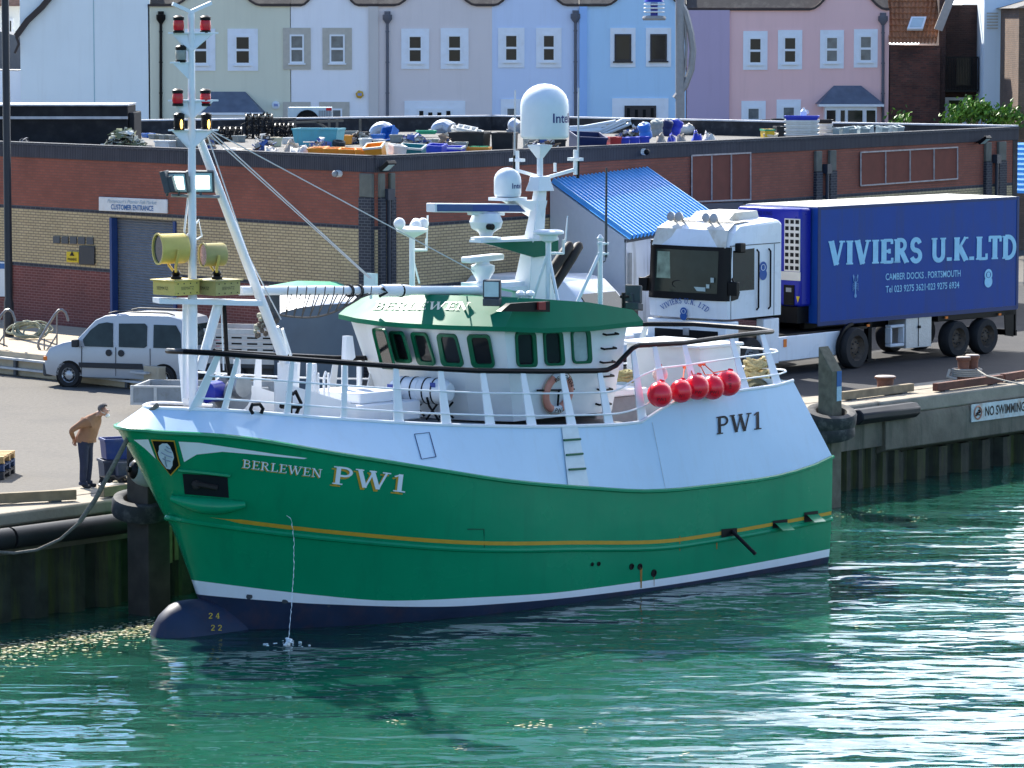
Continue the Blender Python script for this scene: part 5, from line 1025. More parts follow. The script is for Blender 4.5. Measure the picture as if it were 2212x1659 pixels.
m = MB(); a = bv(602, 708, -.2); m.tube([bv(598, 706, -.2), bv(605, 725, -.2), bv(620, 765, -.2)], .045, 6); m.tube([bv(610, 710, -.2), bv(628, 768, -.2)], .03, 6); m.done('boom_crutch', OFFW, boat)
g = bv(590, 664, -.2); m = MB(); m.obox(g, (.12, 0, 0), (0, .05, 0), (0, 0, .24)); m.done('net_block', GREYD, boat)
m = MB(); 
for k in range(40): m.ball(g + V(random.uniform(-.05, .4), random.uniform(-.1, .1), random.uniform(-.5, -.1)), random.uniform(.03, .07), 6, k % 2)
m.done('tangled_line', [ROPED, mat('weed_grey', (.3, .3, .24), .9)], boat)
m = MB(); a = [bv(484, 655, .2), bv(487, 710, .15), bv(490, 770, .15), bv(497, 820, .15)]; m.tube(a, .04, 6); m.tube([bv(478, 660, .2), bv(480, 720, .2), bv(483, 800, .2)], .015, 5, 1); m.done('mast_cable', [BLK, OFFW], boat)
m = MB(); m.tube([bv(360, 690, .2), bv(430, 700, .2)], .0001, 4)
m = MB(); m.tube([bv(408, 410, -.1), bv(398, 500, -.1), bv(402, 512, -.1), bv(430, 475, 0), bv(436, 510, 0), bv(420, 520, 0)], .02, 5); m.done('conduit', OFFW, mast)
# ================================================================ vehicles
TYRE = mat('tyre', (.02, .02, .021), .75, var=.2); RIM = mat('rim_silver', (.42, .43, .44), .35, metal=.5, var=.1); TRIMB = mat('trim_black', (.03, .031, .034), .6)
def wheel(parent, c, r, wd, ax, n=28, rimm=RIM, holes=10, truck=False):
    """tyre with a rim child; axis ax points outwards"""
    ax = Vector(ax).normalized(); m = MB()
    m.lathe([(r * .62, -wd / 2), (r * .93, -wd / 2), (r, -wd * .36), (r, wd * .36), (r * .93, wd / 2), (r * .62, wd / 2)], c, ax, n, caps=False); ty = m.done('wheel', TYRE, parent, ang=50)
    m = MB(); b = .25 if truck else .42
    m.lathe([(r * .63, wd * .49), (r * .60, wd * .40), (r * .5, wd * (b - .15)), (r * .2, wd * b), (.001, wd * (b + .05))], c, ax, n, caps=False)
    a = ax.orthogonal().normalized(); b_ = ax.cross(a)
    for k in range(holes):
        q = 2 * math.pi * k / holes; d = a * math.cos(q) + b_ * math.sin(q); p = Vector(c) + ax * wd * (.47 if not truck else .2); t = d.cross(ax)
        if truck: m.lathe([(.018, 0), (.018, .04)], Vector(c) + ax * wd * .27 + d * r * .3, ax, 6, 1)
        else: m.obox(p + d * r * .47, d * r * .10, t * r * .05, ax * .004, 1)
    m.done('rim', [rimm, TRIMB], ty, ang=40); return ty
def smooth_profile(P): return P
def van_body(root, mt, prof, w0, w1, zbelt, nm='body'):
    """body skin lofted across: prof is the side outline (x,z); shoulders narrow above the belt"""
    m = MB(); rows = []
    def wz(z): return w0 if z <= zbelt else w0 + (w1 - w0) * (z - zbelt) / (max(p[1] for p in prof) - zbelt)
    for s_, k in ((1, .0), (.985, .03), (.9, .07)): rows.append((s_, k))
    L_ = []
    cx_ = sum(p[0] for p in prof) / len(prof); cz_ = sum(p[1] for p in prof) / len(prof)
    def inset(p, d):
        v_ = Vector((p[0] - cx_, p[1] - cz_)); l = v_.length; v_ = v_ * ((l - d) / l); return (cx_ + v_.x, cz_ + v_.y)
    for s_, d in ((1.0, .07), (.985, .02), (.95, 0)): L_.append([V(inset(p, d)[0], wz(p[1]) * s_, inset(p, d)[1]) for p in prof])
    full = L_ + [[V(p.x, -p.y, p.z) for p in r_] for r_ in L_[::-1]]
    m.loft(full, close=True, caps=True); return m.done(nm, mt, root, ang=35)
# ---- silver family van
w0 = at_z(151, 836, 0); vth = R(158)
SILV = mat('silver_paint', (.40, .42, .44), .34, metal=.25, var=.015, spec=.5)
fx, fz = 2.02, 0
o_ = Vector((math.cos(vth), math.sin(vth), 0)); n_ = Vector((-o_.y, o_.x, 0))
VO = w0 - o_ * 1.30 - n_ * .78
van = thing('silver_van', 'silver estate van with black side strip parked facing left', 'van', VO, vth)
prof = [(-1.98, .42), (-2.0, .75), (-1.97, 1.1), (-1.88, 1.5), (-1.72, 1.74), (-1.4, 1.82), (-.2, 1.83), (.35, 1.78), (.62, 1.66), (1.0, 1.28), (1.12, 1.16), (1.5, 1.08), (1.82, .96), (1.95, .80), (2.0, .55), (1.95, .30), (1.66, .25), (.9, .25), (-.9, .25), (-1.65, .25), (-1.95, .3)]
van_body(van, SILV, prof, .82, .70, .95)
VG = mat('van_glass', (.02, .03, .03), .06, var=.4, scale=3, spec=.25)
def sideplate(root, pts, y0, y1, zr, mt, nm, th=.012, belt=.95, zt=1.83, s_=1):
    f = lambda z: (y0 if z <= belt else y0 + (y1 - y0) * (z - belt) / (zt - belt))
    m = MB(); P = [V(x, s_ * (f(z) + .004), z) for x, z in pts]; m.prism(P, (0, s_ * th, 0)); return m.done(nm, mt, root)
for s_ in (1, -1):
    sideplate(van, [(.86, 1.02), (.92, 1.18), (.72, 1.42), (.50, 1.58), (.28, 1.62), (.12, 1.6), (.08, 1.02)], .82, .70, 0, VG, 'window', s_=s_)
    sideplate(van, [(-.08, 1.03), (-.05, 1.6), (-.75, 1.62), (-.82, 1.56), (-.84, 1.08), (-.78, 1.03)], .82, .70, 0, VG, 'window', s_=s_)
    sideplate(van, [(-1.02, 1.04), (-1.0, 1.6), (-1.6, 1.6), (-1.74, 1.4), (-1.78, 1.04)], .82, .70, 0, VG, 'window', s_=s_)
    sideplate(van, [(1.0, .50), (1.02, .62), (-.72, .64), (-.75, .5)], .825, .7, 0, TRIMB, 'side_strip', s_=s_, th=.02)
    for x in (.95, .01, -.93):
        m = MB(); m.box(x - .006, x + .006, s_ * .818 - .006, s_ * .818 + .006, .32, 1.02); m.done('door_gap', TRIMB, van)
    for x in (.2, -.14): m = MB(); m.lathe([(.085, 0), (.085, .012), (.04, .016)], (x, s_ * .815, .88), (0, s_, 0), 12); m.done('door_handle', TRIMB, van)
    m = MB(); m.lathe([(.36, 0), (.36, .02)], (1.30, s_ * .80, .30), (0, s_, 0), 24); m.lathe([(.36, 0), (.36, .02)], (-1.3, s_ * .80, .30), (0, s_, 0), 24); m.done('wheel_arch', BLK, van)
    for x in (1.30, -1.3): wheel(van, (x, s_ * .76, .30), .30, .18, (0, s_, 0))
    m = MB(); m.box(.98, 1.14, s_ * .84, s_ * 1.0, 1.0, 1.19); m.done('mirror', TRIMB, van, bevel=.03)
    m = MB(); m.prism([V(1.86, s_ * .50, .72), V(1.93, s_ * .78, .72), V(1.78, s_ * .80, .95), V(1.74, s_ * .52, .97)], (.06, 0, 0)); m.done('headlight', mat('lamp_clear', (.6, .62, .6), .1), van)
    m = MB(); m.box(1.90, 2.01, s_ * .66, s_ * .83, .64, .74); m.done('indicator', mat('indicator_orange', (.75, .18, .02), .3), van, bevel=.01)
    m = MB(); m.box(-2.02, -1.93, s_ * .66, s_ * .82, .85, 1.25); m.done('tail_light', RED, van, bevel=.02)
    m = MB(); m.tube([(.3, s_ * .6, 1.83), (.1, s_ * .6, 1.88), (-1.3, s_ * .6, 1.88), (-1.5, s_ * .6, 1.83)], .018, 6); m.done('roof_bar', TRIMB, van)
m = MB(); m.prism([V(1.12, .66, 1.18), V(1.12, -.66, 1.18), V(.62, -.6, 1.68), V(.62, .6, 1.68)], (.02, 0, .015)); m.done('windscreen', VG, van)
m = MB(); m.prism([V(-1.985, .6, 1.1), V(-1.985, -.6, 1.1), V(-1.86, -.58, 1.6), V(-1.86, .58, 1.6)], (-.02, 0, 0)); m.done('rear_window', VG, van)
m = MB(); m.box(1.80, 2.06, -.80, .80, .24, .60); m.done('bumper', mat('bumper_grey', (.05, .055, .06), .6), van, bevel=.06)
m = MB(); m.box(-2.06, -1.85, -.78, .78, .28, .60); m.done('bumper', mat('bumper_grey', (.05, .055, .06), .6), van, bevel=.05)
# ---- white panel van behind the wheelhouse
WV_ = at_z(1335, 812, 0); wth = R(-38)
wvan = thing('white_van', 'white panel van half hidden behind the boat wheelhouse', 'van', WV_, wth)
prof = [(-4.3, .5), (-4.35, 1.2), (-4.3, 2.2), (-4.1, 2.42), (-1.6, 2.5), (-1.05, 2.38), (-.65, 2.05), (-.1, 1.38), (.2, 1.28), (.62, 1.12), (.75, .8), (.78, .45), (.6, .32), (-1, .3), (-4.1, .3)]
VWH = mat('van_white', (.74, .76, .78), .3, var=.02, coat=.3)
van_body(wvan, VWH, prof, .98, .86, 1.2)
for s_ in (1, -1):
    sideplate(wvan, [(-.35, 1.3), (-.75, 1.85), (-1.5, 1.92), (-1.55, 1.28)], .98, .86, 0, VG, 'window', belt=1.2, zt=2.5, s_=s_)
    for x in (0, -3.2): wheel(wvan, (x, s_ * .9, .34), .34, .2, (0, s_, 0))
    m = MB(); m.prism([V(.5, s_ * .62, .80), V(.68, s_ * .96, .78), V(.4, s_ * .97, 1.1), V(.3, s_ * .64, 1.14)], (.10, 0, .02)); m.done('headlight', mat('lamp_clear', (.6, .62, .6), .1), wvan)
    m = MB(); m.box(-.45, -.25, s_ * 1.0, s_ * 1.22, 1.3, 1.65); m.done('mirror', TRIMB, wvan, bevel=.03)
    m = MB(); m.box(-4.0, -1.7, s_ * .984 - .004, s_ * .984 + .004, 1.26, 1.275); m.done('side_seam', GREYM, wvan)
m = MB(); m.prism([V(-.06, .82, 1.42), V(-.06, -.82, 1.42), V(-.66, -.76, 2.06), V(-.66, .76, 2.06)], (.02, 0, .02)); m.done('windscreen', VG, wvan)
m = MB(); m.box(.55, .84, -.95, .95, .35, .66); m.box(.70, .81, -.5, .5, .68, .95); m.done('bumper', TRIMB, wvan, bevel=.05)
# ---- lorry: tractor unit
CW = mat('cab_white', (.74, .77, .80), .28, var=.03, scale=1.5, coat=.3, dirt=(.42, .33, .2), dirt_amt=.12, dscale=1.2, streak=True); CWD = mat('cab_roof_dirty', (.66, .63, .55), .5, var=.1, scale=2, dirt=(.36, .24, .10), dirt_amt=.6, dscale=1.6)
sC = 87.3; CDp = FPX / sC; C0 = at_y(1571, 690, CDp); C0.z = 0       # near front corner of the cab
LTH = math.pi + R(50); LF = Vector((math.cos(LTH), math.sin(LTH), 0)); LS = Vector((-LF.y, LF.x, 0))
LO = C0 - LS * 1.25
lor = thing('lorry', 'white articulated lorry tractor with its cab facing the water', 'lorry', LO, LTH)
def zc(y): return CAMH - (y - 40) / sC
zb, zws0, zws1, zrf = zc(690), zc(645), zc(537), zc(500)
# cab shell: front at x=0, rear at -2.2, half width 1.25
sect = [(0.03, zb), (.06, zws0), (-.02, zws1 - .02), (-.22, zrf), (-.55, zrf + .16), (-2.15, zrf + .26), (-2.25, zrf + .2), (-2.25, zb)]
m = MB(); Lc = []
def cabrow(y, d): return [V(x - (d if i in (0, 1, 2, 3) else 0), y, z - (d * .6 if i in (3, 4, 5, 6) else 0)) for i, (x, z) in enumerate(sect)]
m.loft([cabrow(1.25, .16), cabrow(1.22, .08), cabrow(1.0, .01), cabrow(0, -.06), cabrow(-1.0, .01), cabrow(-1.22, .08), cabrow(-1.25, .16)], close=True, caps=True)
cab = m.done('cab', [CW], lor, ang=30)
m = MB(); m.loft([[V(-.04, 1.16, zws1 + .02), V(-.04, -1.16, zws1 + .02)], [V(-.20, 1.12, zrf + .03), V(-.20, -1.12, zrf + .03)], [V(-.55, 1.05, zrf + .19), V(-.55, -1.05, zrf + .19)], [V(-1.3, 1.0, zrf + .235), V(-1.3, -1.0, zrf + .235)]]); m.done('roof_panel', CWD, cab)
m = MB(); m.loft([[V(-.8, .62, zrf + .2), V(-.8, -.62, zrf + .2)], [V(-1.15, .6, zrf + .42), V(-1.15, -.6, zrf + .42)], [V(-2.1, .6, zrf + .44), V(-2.1, -.6, zrf + .44)], [V(-2.2, .6, zrf + .2), V(-2.2, -.6, zrf + .2)]]); m.poly([V(-.8, .62, zrf + .2), V(-1.15, .6, zrf + .42), V(-2.1, .6, zrf + .44), V(-2.2, .6, zrf + .2)]); m.poly([V(-.8, -.62, zrf + .2), V(-1.15, -.6, zrf + .42), V(-2.1, -.6, zrf + .44), V(-2.2, -.6, zrf + .2)]); m.done('air_deflector', CWD, cab)
# black glazed band with the screen
def band(z0, z1, off, mt, nm, par_, yw=1.235, x1=0):
    m = MB(); rws = []
    for z in (z0, z1):
        t = (z - zws0) / (zws1 - zws0); xf = .06 - .08 * t
        rws.append([V(xf - .16 - x1 + off * .5, yw + off * .6, z), V(xf - .07 + off, min(yw, 1.215) + off * .3, z), V(xf + .0 + off, min(yw, 1.0), z), V(xf + .07 + off, 0, z), V(xf + off, -min(yw, 1.0), z), V(xf - .07 + off, -min(yw, 1.215) - off * .3, z), V(xf - .16 + off * .5 - x1, -yw - off * .6, z)])
    m.loft(rws); return m.done(nm, mt, par_, ang=60)
ws = band(zws0 - .06, zws1 + .04, .015, BLK, 'windscreen', cab, 1.25)
m = MB(); rws = []
for z in (zws0 + .12, zws1 - .06):
    t = (z - zws0) / (zws1 - zws0); xf = .06 - .08 * t + .025; rws.append([V(xf + .0, .98, z), V(xf + .035, .5, z), V(xf + .07, 0, z), V(xf + .035, -.5, z), V(xf, -.98, z)])
m.loft(rws); m.done('glass', mat('screen_glass', (.02, .028, .024), .06, var=.5, scale=1.2, spec=.2), ws)
m = MB(); t_ = .6; xf = .045; m.loft([[V(.10, -.30, zws0 + .45), V(.075, -.92, zws0 + .45)], [V(.055, -.30, zws1 - .12), V(.03, -.92, zws1 - .12)]]); m.done('far_window_seen_through', mat('greenish_light', (.20, .26, .19), .3, var=.5, scale=4), ws)
m = MB(); m.tube([V(.105 + .005, -.2 + .2 * math.cos(a), zws0 + .32 + .09 * math.sin(a)) for a in [2 * math.pi * k / 16 for k in range(16)]], .012, 5, closed=True); m.done('steering_wheel', BLK, ws)
m = MB(); m.obox(V(.115, .35, zws0 + .22), (0, .3, 0), (.002, 0, 0), (0, 0, .05)); m.obox(V(.11, .72, zws0 + .3), (0, .05, 0), (.002, 0, 0), (0, 0, .05)); m.obox(V(.10, .85, zws0 + .46), (0, .05, 0), (.002, 0, 0), (0, 0, .06)); m.done('sticker', mat('sticker_pale', (.4, .5, .48), .4), ws)
# side door, window, rails
for s_ in (1, -1):
    Y = lambda d: s_ * (1.25 + d)
    m = MB(); m.prism([V(-.22, Y(.002), zws0 + .22), V(-.22, Y(.002), zws1 - .05), V(-1.10, Y(.002), zws1 - .02), V(-1.1, Y(.002), zws0 + .18), V(-.5, Y(.002), zws0 + .18)], (0, s_ * .012, 0)); m.done('window', GLASS, cab)
    m = MB(); m.prism([V(-.16, Y(.001), zws0 - .06), V(-.16, Y(.001), zws0 + .12), V(-.5, Y(.001), zws0 + .16), V(-.42, Y(.001), zws0 - .02)], (0, s_ * .02, 0)); m.done('mirror_base', BLK, cab)
    m = MB(); m.obox(V(-.05, Y(.16), zws0 + .26), (.07, 0, 0), (0, .13, 0), (0, 0, .17)); m.tube([V(-.2, Y(0), zws0 + .5), V(-.05, Y(.16), zws0 + .4)], .03, 6); m.done('mirror', BLK, cab, bevel=.03); m = MB(); m.obox(V(-.42, Y(.08), zws1 + .02), (.12, 0, 0), (0, .09, 0), (0, 0, .12)); m.done('mirror', BLK, cab, bevel=.03)
    for x in (-1.22, -1.72): m = MB(); m.tube([V(x, Y(0), zb + .18), V(x, Y(.06), zb + .24), V(x, Y(.06), zws1 - .12), V(x, Y(0), zws1 - .06)], .025, 6); m.done('grab_rail', BLK, cab)
    for x in (-.14, -1.95): m = MB(); m.box(x - .008, x + .008, Y(0) - .008, Y(0) + .008, zb, zws1 + .05); m.done('panel_gap', GREYD, cab)
    m = MB(); m.box(-2.2, -.1, Y(0) - .01, Y(0) + .01, zws1 + .06, zws1 + .08); m.done('panel_gap', GREYD, cab)
    # lower body and skirt
    m = MB(); m.box(-2.2, -1.55, s_ * 1.0, s_ * 1.24, .32, zb - .08); m.box(-3.55, -2.2, s_ * 1.12, s_ * 1.235, .36, .98); m.box(-4.9, -3.55, s_ * 1.14, s_ * 1.22, .36, .98); m.done('side_skirt', CW, lor, bevel=.02)
    m = MB(); m.obox(V(-2.45, s_ * 1.245, .82), (.06, 0, 0), (0, .012, 0), (0, 0, .1)); m.done('side_marker', mat('indicator_orange', (.75, .18, .02), .3), lor)
    wheel(lor, (-1.1, s_ * 1.05, .52), .52, .32, (0, s_, 0), rimm=GREYM, truck=True); 
m = MB(); m.box(-.5, .04, -1.24, 1.24, .35, zb - .06); m.box(-.1, .06, -1.0, 1.0, .95, zb - .3, 1); lg = m.done('bumper', [CW, BLK], lor, bevel=.03)
m = MB(); m.lathe([(.13, 0), (.13, .02), (.06, .03)], V(.062, .02, zb - .35), (1, 0, 0), 4); m.done('badge', STEEL, lg)
m = MB(); m.box(-6.6, -1.5, -.5, .5, .6, .95); m.box(-6.3, -2.3, -1.1, 1.1, .95, 1.02); m.done('chassis', BLK, lor)
LBL = mat('lorry_blue', (.02, .09, .32), .4)
m = MB(); zz = zc(676)
import itertools
word = 'VIVIERS U.K. LTD'; vs, fs, wd = serif_polys(word)
for k, f in enumerate(fs):
    P = []
    for i in f:
        a = vs[i][0] / wd * 1.5 - .75; ang = a / 1.05; rr = 1.05 + vs[i][1] * .17
        P.append(V(.150 + .0006 * (k % 5) - .07 * abs(rr * math.sin(ang)), rr * math.sin(ang), zz - .62 + rr * math.cos(ang) * .78))
    m.poly(P)
m.done('front_lettering', LBL, cab, smooth=False, fixn=False)
def roundel(mb, c, du, dv, n, r, mi_ring=0, mi_in=1):
    for k_, (dy, sg) in enumerate(((r * .55, 1), (-r * .55, -1))):
        P = [c + dv * dy + du * r * math.cos(a) + dv * r * .92 * math.sin(a) + n * .002 * (k_ + 1) for a in [2 * math.pi * k / 20 for k in range(20)]]; mb.poly(P, mi_ring)
        A = [c + dv * dy + du * r * .62 * math.cos(R(a)) + dv * r * .5 * math.sin(R(a)) + n * .006 for a in range(-20, 215, 16)]; Bq = [c + dv * (dy + r * .12) + du * r * .42 * math.cos(R(a)) + dv * r * .3 * math.sin(R(a)) + n * .006 for a in range(-20, 215, 16)]
        if sg < 0: A = [c + c - p + n * .012 for p in A]; Bq = [c + c - p + n * .012 for p in Bq]
        mb.loft([A, Bq], mi_in)
m = MB(); roundel(m, V(.150, .0, zz - .06), V(0, 1, 0), V(0, 0, 1), V(1, 0, 0), .11); roundel(m, V(-1.47, 1.262, zc(590)), V(-1, 0, 0), V(0, 0, 1), V(0, 1, 0), .16); m.done('shellfish_roundel', [LBL, mat('cab_white_mark', (.7, .74, .78), .4)], cab, fixn=False)
m = MB()
for y in (.55, .30, -.55, -.8): m.lathe([(.02, 0), (.11, .1), (.12, .16), (.02, .17)], V(-.50, y, zrf + .30), (1, 0, .1), 12); m.tube([V(-.5, y, zrf + .30), V(-.55, y, zrf + .1)], .03, 6)
m.tube([V(-.56, 1.0, zrf + .22), V(-.56, -1.0, zrf + .22)], .02, 6); m.done('spot_lamp', STEEL, cab)
dw = at_z(1840, 797, 0)
# ---- refrigerated trailer
s1 = 84.5; T0 = at_y(1766, 699, FPX / s1); TTH = math.pi + R(45); TF = Vector((math.cos(TTH), math.sin(TTH), 0)); TS = Vector((-TF.y, TF.x, 0))
zt0, zt1 = CAMH - (699 - 40) / s1, CAMH - (447 - 40) / s1
TO = T0 - TS * 1.25; TO.z = 0
tr = thing('refrigerated_trailer', 'blue refrigerated trailer lettered VIVIERS behind the white tractor', 'trailer', TO, TTH)
TM = WM[tr.name]; TI = TM.inverted()
pe = TI @ at_pl(2199, 600, T0, TS); TL_ = -pe.x
TBL = mat('trailer_blue', (.004, .050, .27), .45, var=.08, scale=1.5, dirt=(.03, .05, .13), dirt_amt=.5, dscale=.9, streak=True); RBL = mat('reefer_blue', (.010, .018, .27), .3, var=.04); TALU = mat('trailer_roof', (.55, .53, .47), .6, var=.12, scale=1.5, dirt=(.4, .36, .28), dirt_amt=.4)
m = MB(); m.box(-TL_, 0, -1.25, 1.25, zt0, zt1); bd = m.done('body', TBL, tr, bevel=.02)
m = MB(); m.box(-TL_ + .02, -.02, -1.22, 1.22, zt1 - .01, zt1 + .02); m.done('roof', TALU, tr)
m = MB()
for x in (-.04, -TL_ + .04): m.box(x - .05, x + .05, 1.24, 1.262, zt0 - .02, zt1 + .02)
m.box(-TL_, 0, 1.24, 1.258, zt0 - .06, zt0 + .05); m.box(-TL_, 0, 1.24, 1.258, zt1 - .06, zt1 + .015); m.done('frame_rail', mat('rail_blue', (.015, .035, .13), .4), bd)
m = MB(); m.box(0, .46, -1.12, 1.05, zt0 + .45, zt1 - .02); rf_ = m.done('refrigeration_unit', RBL, tr, bevel=.07)
m = MB(); m.box(.0, .44, -1.0, .95, zt0 + .02, zt0 + .44); m.done('unit_base', BLK, rf_)
GRL = mat('grille_alu', (.55, .54, .5), .4, metal=.3)
for y0, y1 in ((.52, 1.04), (-1.14, -.74)):
    m = MB(); h0_, h1_ = zt0 + 1.35, zt1 - .28
    m.box(.455, .475, y0, y1, h0_, h1_); 
    nc, nr = (3, 8) if y0 > 0 else (3, 5)
    for i in range(nc):
        for j in range(nr):
            if y0 < 0 and j < 1: continue
            w_, h_ = (y1 - y0) / nc, (h1_ - h0_) / nr; m.box(.474, .482, y0 + w_ * i + .03, y0 + w_ * (i + 1) - .03, h0_ + h_ * j + .04, h0_ + h_ * (j + 1) - .03, 1)
    m.done('grille', [GRL, BLK], rf_)
m = MB(); m.box(.46, .475, .35, 1.06, zt0 + 1.12, zt0 + 1.34); m.done('steel_band', GRL, rf_)
m = MB(); m.box(.46, .49, .52, .86, zt0 + .48, zt0 + 1.0); m.box(.49, .494, .6, .78, zt0 + .82, zt0 + .93, 1); m.done('control_panel', [BLK, GREYM], rf_)
m = MB(); m.prism([V(.462, .92, zt0 + .72), V(.462, 1.04, zt0 + .72), V(.462, .98, zt0 + .56)], (.005, 0, 0)); m.done('warning_triangle', mat('warn_yellow', (.60, .42, .01), .5), rf_)
m = MB(); text_on(m, 'THERMO KING', V(.475, -.75, zt1 - .22), (0, 1, 0), (0, 0, 1), .10, 0, width=.85, nrm=(1, 0, 0)); m.done('unit_lettering', mat('dark_blue_letter', (.008, .01, .08), .4), rf_, smooth=False, fixn=False)
LT = mat('letter_pale_blue', (.32, .62, .80), .5, var=.1)
def tp(px, py): return TI @ at_pl(px, py, T0 + TS * .012, TS)
m = MB(); a, b_ = tp(1790, 573), tp(2197, 558); vs, fs, wd = serif_polys('VIVIERS U.K.LTD', sp=.03, fat=1.7); c_ = tp(1790, 521); hh = c_.z - a.z
for k, f in enumerate(fs): m.poly([V(a.x + (b_.x - a.x) * vs[i][0] / wd, 1.262 + .0008 * (k % 5), a.z + (b_.z - a.z) * vs[i][0] / wd + vs[i][1] * hh) for i in f])
for txt, p0, p1, hp in (('CAMBER DOCKS . PORTSMOUTH', (1913, 605), (2075, 597), 14), ('Tel 023 9275 3621·023 9275 6934', (1913, 632), (2072, 622), 14)):
    a, b_ = tp(*p0), tp(*p1); hh = tp(p0[0], p0[1] - hp).z - a.z; text_on(m, txt, V(a.x, 1.262, a.z), V(b_.x - a.x, 0, b_.z - a.z), V(0, 0, 1), hh, 0, width=abs(b_.x - a.x), nrm=(0, 1, 0), bold=.012)
m.done('side_lettering', LT, bd, smooth=False, fixn=False)
m = MB(); roundel(m, tp(2135, 601) + V(0, .0, 0), V(-1, 0, 0), V(0, 0, 1), V(0, 1, 0), .17); m.done('shellfish_roundel', [LT, TBL], bd, fixn=False)
# lobster emblem
m = MB(); lc = tp(1848, 618); S_ = .0115
def lb(x, y): return V(lc.x - x * S_ * 1.35, 1.264, lc.z + y * S_)
body = [(0, 12), (2, 8), (2.2, 0), (1.6, -8), (1.4, -16), (3.4, -22), (2, -26), (-2, -26), (-3.4, -22), (-1.4, -16), (-1.6, -8), (-2.2, 0), (-2, 8)]
m.poly([lb(*p) for p in body])
for s_ in (1, -1):
    m.tube([lb(s_ * 1.5, 8), lb(s_ * 5, 12), lb(s_ * 5, 18)], .010, 4); m.poly([lb(s_ * 3.6, 17), lb(s_ * 6.2, 17), lb(s_ * 7.0, 24), lb(s_ * 5.6, 27), lb(s_ * 5.0, 23), lb(s_ * 3.8, 26)])
    for k in range(4): m.tube([lb(s_ * 2, 5 - k * 3.5), lb(s_ * 6, 6 - k * 4.2), lb(s_ * 7, 3 - k * 4.6)], .007, 4)
    m.tube([lb(s_ * .8, 12), lb(s_ * 1.8, 22)], .005, 4)
m.done('lobster_emblem', mat('emblem_blue', (.18, .36, .58), .5), bd)
# running gear
RIMD = mat('rim_dirty', (.10, .075, .055), .7, var=.4, scale=8, metal=.2)
dwl = TI @ dw
wheel(lor, WM[lor.name].inverted() @ (dw + V(.02, .2, .53)), .53, .34, (0, 1, 0), rimm=RIMD, truck=True, holes=8); q_ = WM[lor.name].inverted() @ (dw + V(.02, .2, .53)); wheel(lor, V(q_.x, -q_.y, q_.z), .53, .34, (0, -1, 0), rimm=RIMD, truck=True, holes=8)
m = MB(); m.tube([V(q_.x + .62 * math.cos(a), q_.y, q_.z + .62 * math.sin(a)) for a in [R(-20 + 10 * k) for k in range(12)]], .05, 4); m.done('mudguard', BLK, lor)
for px in (2060, 2122):
    p = at_pl(px, 733, T0 - TS * .17, TS); p = TI @ p
    for s_ in (1, -1): wheel(tr, V(p.x, s_ * 1.08, .48), .48, .36, (0, s_, 0), rimm=RIMD, truck=True, holes=8)
pa = tp(1960, 700).x; pb = tp(2015, 700).x
m = MB(); m.box(pb, pa, .6, 1.22, .35, zt0 - .02); ck = m.done('equipment_locker', mat('chequer_plate', (.50, .50, .49), .4, metal=.4, bump=.01, bscale=25), tr, bevel=.01)
m = MB(); xm = pa + (pb - pa) * .48; m.box(xm - .01, xm + .01, 1.215, 1.23, .38, zt0 - .05); m.box(xm - .06, xm + .03, 1.22, 1.26, .86, .93); m.done('locker_latch', BLK, ck)
xa, xb = tp(1928, 740).x, tp(1958, 740).x; m = MB()
for z0, z1 in ((.42, .50), (.92, 1.0)): m.box(xb, xa, 1.0, 1.2, z0, z1)
m.box(xa - .07, xa, 1.0, 1.2, .5, .92); m.box(xb, xb + .05, 1.0, 1.2, .5, .92); m.done('side_guard', mat('guard_white', (.6, .62, .64), .4), tr, bevel=.02)
m = MB(); m.box(-TL_, -.3, -.55, -.4, zt0 - .3, zt0); m.box(-TL_, -.3, .4, .55, zt0 - .3, zt0); m.box(-TL_, tp(2030, 700).x, -1.2, 1.2, zt0 - .2, zt0 - .02, 0); x = tp(1905, 700).x; m.box(x - .09, x + .05, .7, .85, .1, zt0); m.box(x - .16, x + .16, .65, .9, .06, .12); m.done('chassis', BLK, tr)
m = MB(); m.box(-TL_ - .02, -TL_ + .05, -1.22, 1.22, .42, .58); m.box(-TL_ - .01, -TL_ + .04, 1.1, 1.2, .5, zt0); m.prism([V(-TL_ + .45, 1.2, .45), V(-TL_ + .1, 1.2, .4), V(-TL_ + .1, 1.2, zt0 - .1), V(-TL_ + .5, 1.2, zt0 - .1)], (0, -.03, 0), 0); m.done('rear_bumper', BLK, tr)
for px, py in ((1876, 749 - 46), (2045, 686), (2160, 679)):
    p = tp(px, py); m = MB(); m.box(p.x - .05, p.x + .05, 1.24, 1.27, p.z - .03, p.z + .03); m.done('side_marker', mat('indicator_orange', (.75, .18, .02), .3), tr)
# part of another parked lorry / striped roof just in at the right edge
p = at_z(2207, 800, 0); t_ = thing('market_canopy', 'blue and white striped canopy roof at the far right edge behind the market', 'canopy', V(at_y(2222, 400, 132).x, 132, 0))
m = MB(); a, b_, c_, d_ = at_y(2196, 308, 134), at_y(2260, 308, 134), at_y(2260, 420, 131), at_y(2196, 417, 131)
t1 = [a.lerp(d_, i / 40) + V(0, 0, .05 * ((i // 2) % 2)) for i in range(41)]; t2 = [b_.lerp(c_, i / 40) + V(0, 0, .05 * ((i // 2) % 2)) for i in range(41)]; m.loft([t1, t2], [0]); m.done('roof', BLUE, t_, world=True, smooth=False); m = MB(); m.tube([V(d_.x + .4, 131.5, 0), V(d_.x + .4, 131.5, d_.z + .3)], .06, 6); m.tube([V(c_.x - .4, 131.5, 0), V(c_.x - .4, 131.5, c_.z + .3)], .06, 6); m.done('post', GREYM, t_, world=True)
